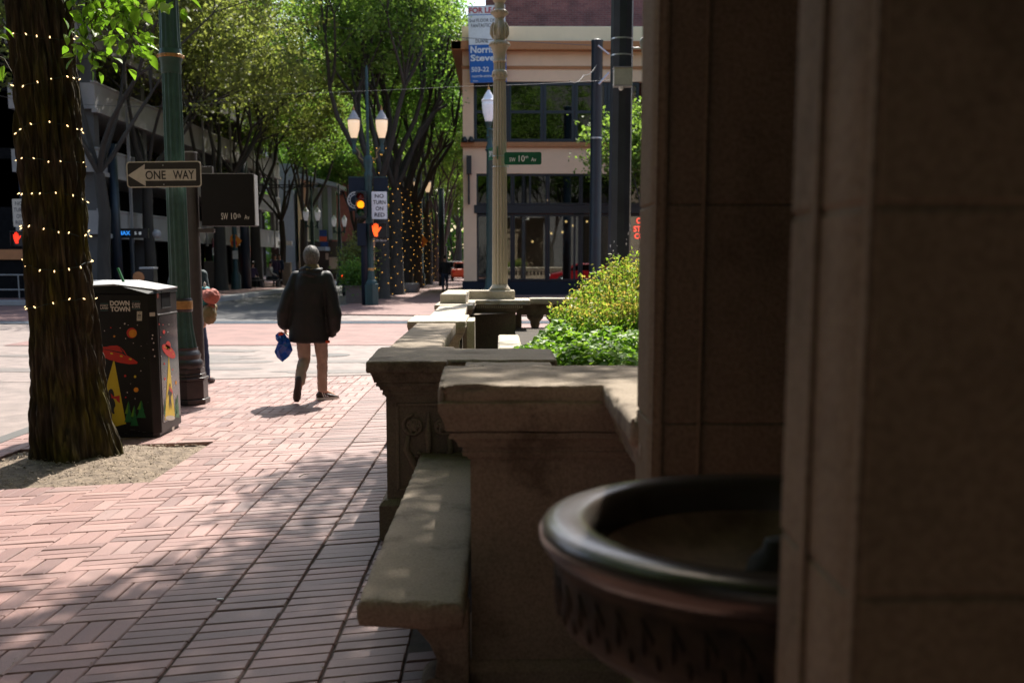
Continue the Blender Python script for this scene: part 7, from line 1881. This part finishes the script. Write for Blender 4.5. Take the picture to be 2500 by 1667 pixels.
# people far off
simple_person('person in dark clothes walking away along the far right pavement', at(1086, 650, 56).x, 56, 0, R(5), 'walk', 'cloth_dark', 'cloth_blue', 'hair_dark', 1.80, vox=.025)
simple_person('person in a grey shirt sitting on a bench in front of the garage', at(655, 650, 60).x, 60, .15, R(-75), 'sit', 'cloth_grey', 'cloth_dark', 'hair_dark', 1.75, vox=.025)
simple_person('person in dark purple sitting beside the dark tree on the left pavement', at(615, 650, 59).x, 59, .15, R(-20), 'sit', 'purple', 'cloth_dark', 'hair_dark', 1.72, vox=.03)
simple_person('person in a purple blue top standing left of the stone pedestal', at(672, 650, 63).x, 63, .15, R(180), 'stand', 'purple', 'cloth_blue', 'hair_dark', 1.72, vox=.03)
simple_person('person in dark blue standing right beside the stone pedestal', at(683, 650, 63.3).x, 63.3, .15, R(150), 'stand', 'cloth_blue', 'cloth_dark', 'hair_dark', 1.74, vox=.03)
for px, Y in ((655, 60), (615, 59)):
    x = at(px, 650, Y).x; b = MB(); b.box(x - .7, x + .7, Y - .35, Y + .12, .50, .57); b.box(x - .6, x - .5, Y - .3, Y + .1, .15, .5); b.box(x + .5, x + .6, Y - .3, Y + .1, .15, .5)
    tag(b.build('street_bench', M['concrete_dark'], bevel=.01), 'plain dark bench under the %s' % ('seated person in a grey shirt' if px == 655 else 'seated person in dark purple'), 'bench')
for (px, Y, h, cl, lab) in ((1128, 84, 1.45, 'redpanel', 'small orange red car far down the avenue beside the corner building'), (1108, 96, 1.5, 'cloth_dark', 'small dark car far down the avenue behind the dark walker')):
    x = at(px, 640, Y).x; t = thing('parked_car', lab, 'car', (x, Y, 0)); b = MB()
    b.prism([(x - .85, Y), (x + .85, Y), (x + .85, Y + 4.2), (x - .85, Y + 4.2)], .3, .95); b.prism([(x - .7, Y + .7), (x + .7, Y + .7), (x + .7, Y + 3.2), (x - .7, Y + 3.2)], .951, h); b.build('body', M[cl], t, bevel=.18)
    b = MB(); b.box(x - .6, x + .6, Y + .66, Y + .72, 1.0, h - .1); b.build('rear_window', M['dark_glass'], t)
    for s in (-1, 1):
        b = MB(); b.box(x + s * .62 - .1, x + s * .62 + .1, Y - .03, Y + .02, .68, .80); b.build('tail_light', M['red'], t)
        b = MB(); b.tube([(x + s * .78 - .1, Y + .8, .3), (x + s * .78 + .1, Y + .8, .3)], .3, 14); b.build('wheel', M['rubber'], t)
# red car parked beyond the planting
car = thing('parked_car', 'dark red car parked in the cross street behind the shrubs', 'car', (5.2, 34, 0))
b = MB(); prof = [(3.05, .35), (3.02, .62), (3.15, .78), (3.9, .92), (4.55, 1.32), (4.9, 1.42), (5.9, 1.42), (6.5, 1.25), (7.0, .98), (7.3, .92), (7.35, .5), (7.3, .32)]
vs = []; fs = []
for (yy, k) in ((33.1, .94), (33.25, 1.0), (34.75, 1.0), (34.9, .94)):
    for x, z in prof: vs.append((5.2 + (x - 5.2) * (1 if k == 1 else .985), yy, z if k == 1 or z < .95 else z - .03))
n = len(prof)
for i in range(3):
    for k in range(n): fs.append((i * n + k, i * n + (k + 1) % n, (i + 1) * n + (k + 1) % n, (i + 1) * n + k))
fs += [tuple(range(n - 1, -1, -1)), tuple(3 * n + k for k in range(n))]
b.add(vs, fs); b.build('body', M['car_red'], car, bevel=.05)
b = MB()
for yy in (33.075, 34.905): b.plate([(4.25, yy, .98), (4.72, yy, 1.30), (5.9, yy, 1.33), (6.45, yy, 1.16), (6.7, yy, .98)], (0, .02, 0))
b.build('side_windows', M['dark_glass'], car)
for x in (3.85, 6.55):
    for yy in (33.12, 34.88):
        b = MB(); b.lathe([(.05, -.1), (.31, -.1), (.33, 0), (.31, .1), (.05, .1)], 0, 0, 24); o = b.build('wheel', M['rubber'], None, autosmooth=True); o.data.transform(Matrix.Translation((x, yy, .33)) @ Matrix.Rotation(R(90), 4, 'X')); adopt(o, car)
        b = MB(); b.lathe([(.02, -.11), (.2, -.105), (.2, .105), (.02, .11)], 0, 0, 20); r_ = b.build('rim', M['steel'], None, smooth=True); r_.data.transform(Matrix.Translation((x, yy, .33)) @ Matrix.Rotation(R(90), 4, 'X')); r_.parent = o
for yy in (33.2, 34.6):
    b = MB(); b.box(2.99, 3.08, yy, yy + .25, .60, .72); b.build('headlight', M['white'], car, bevel=.02)
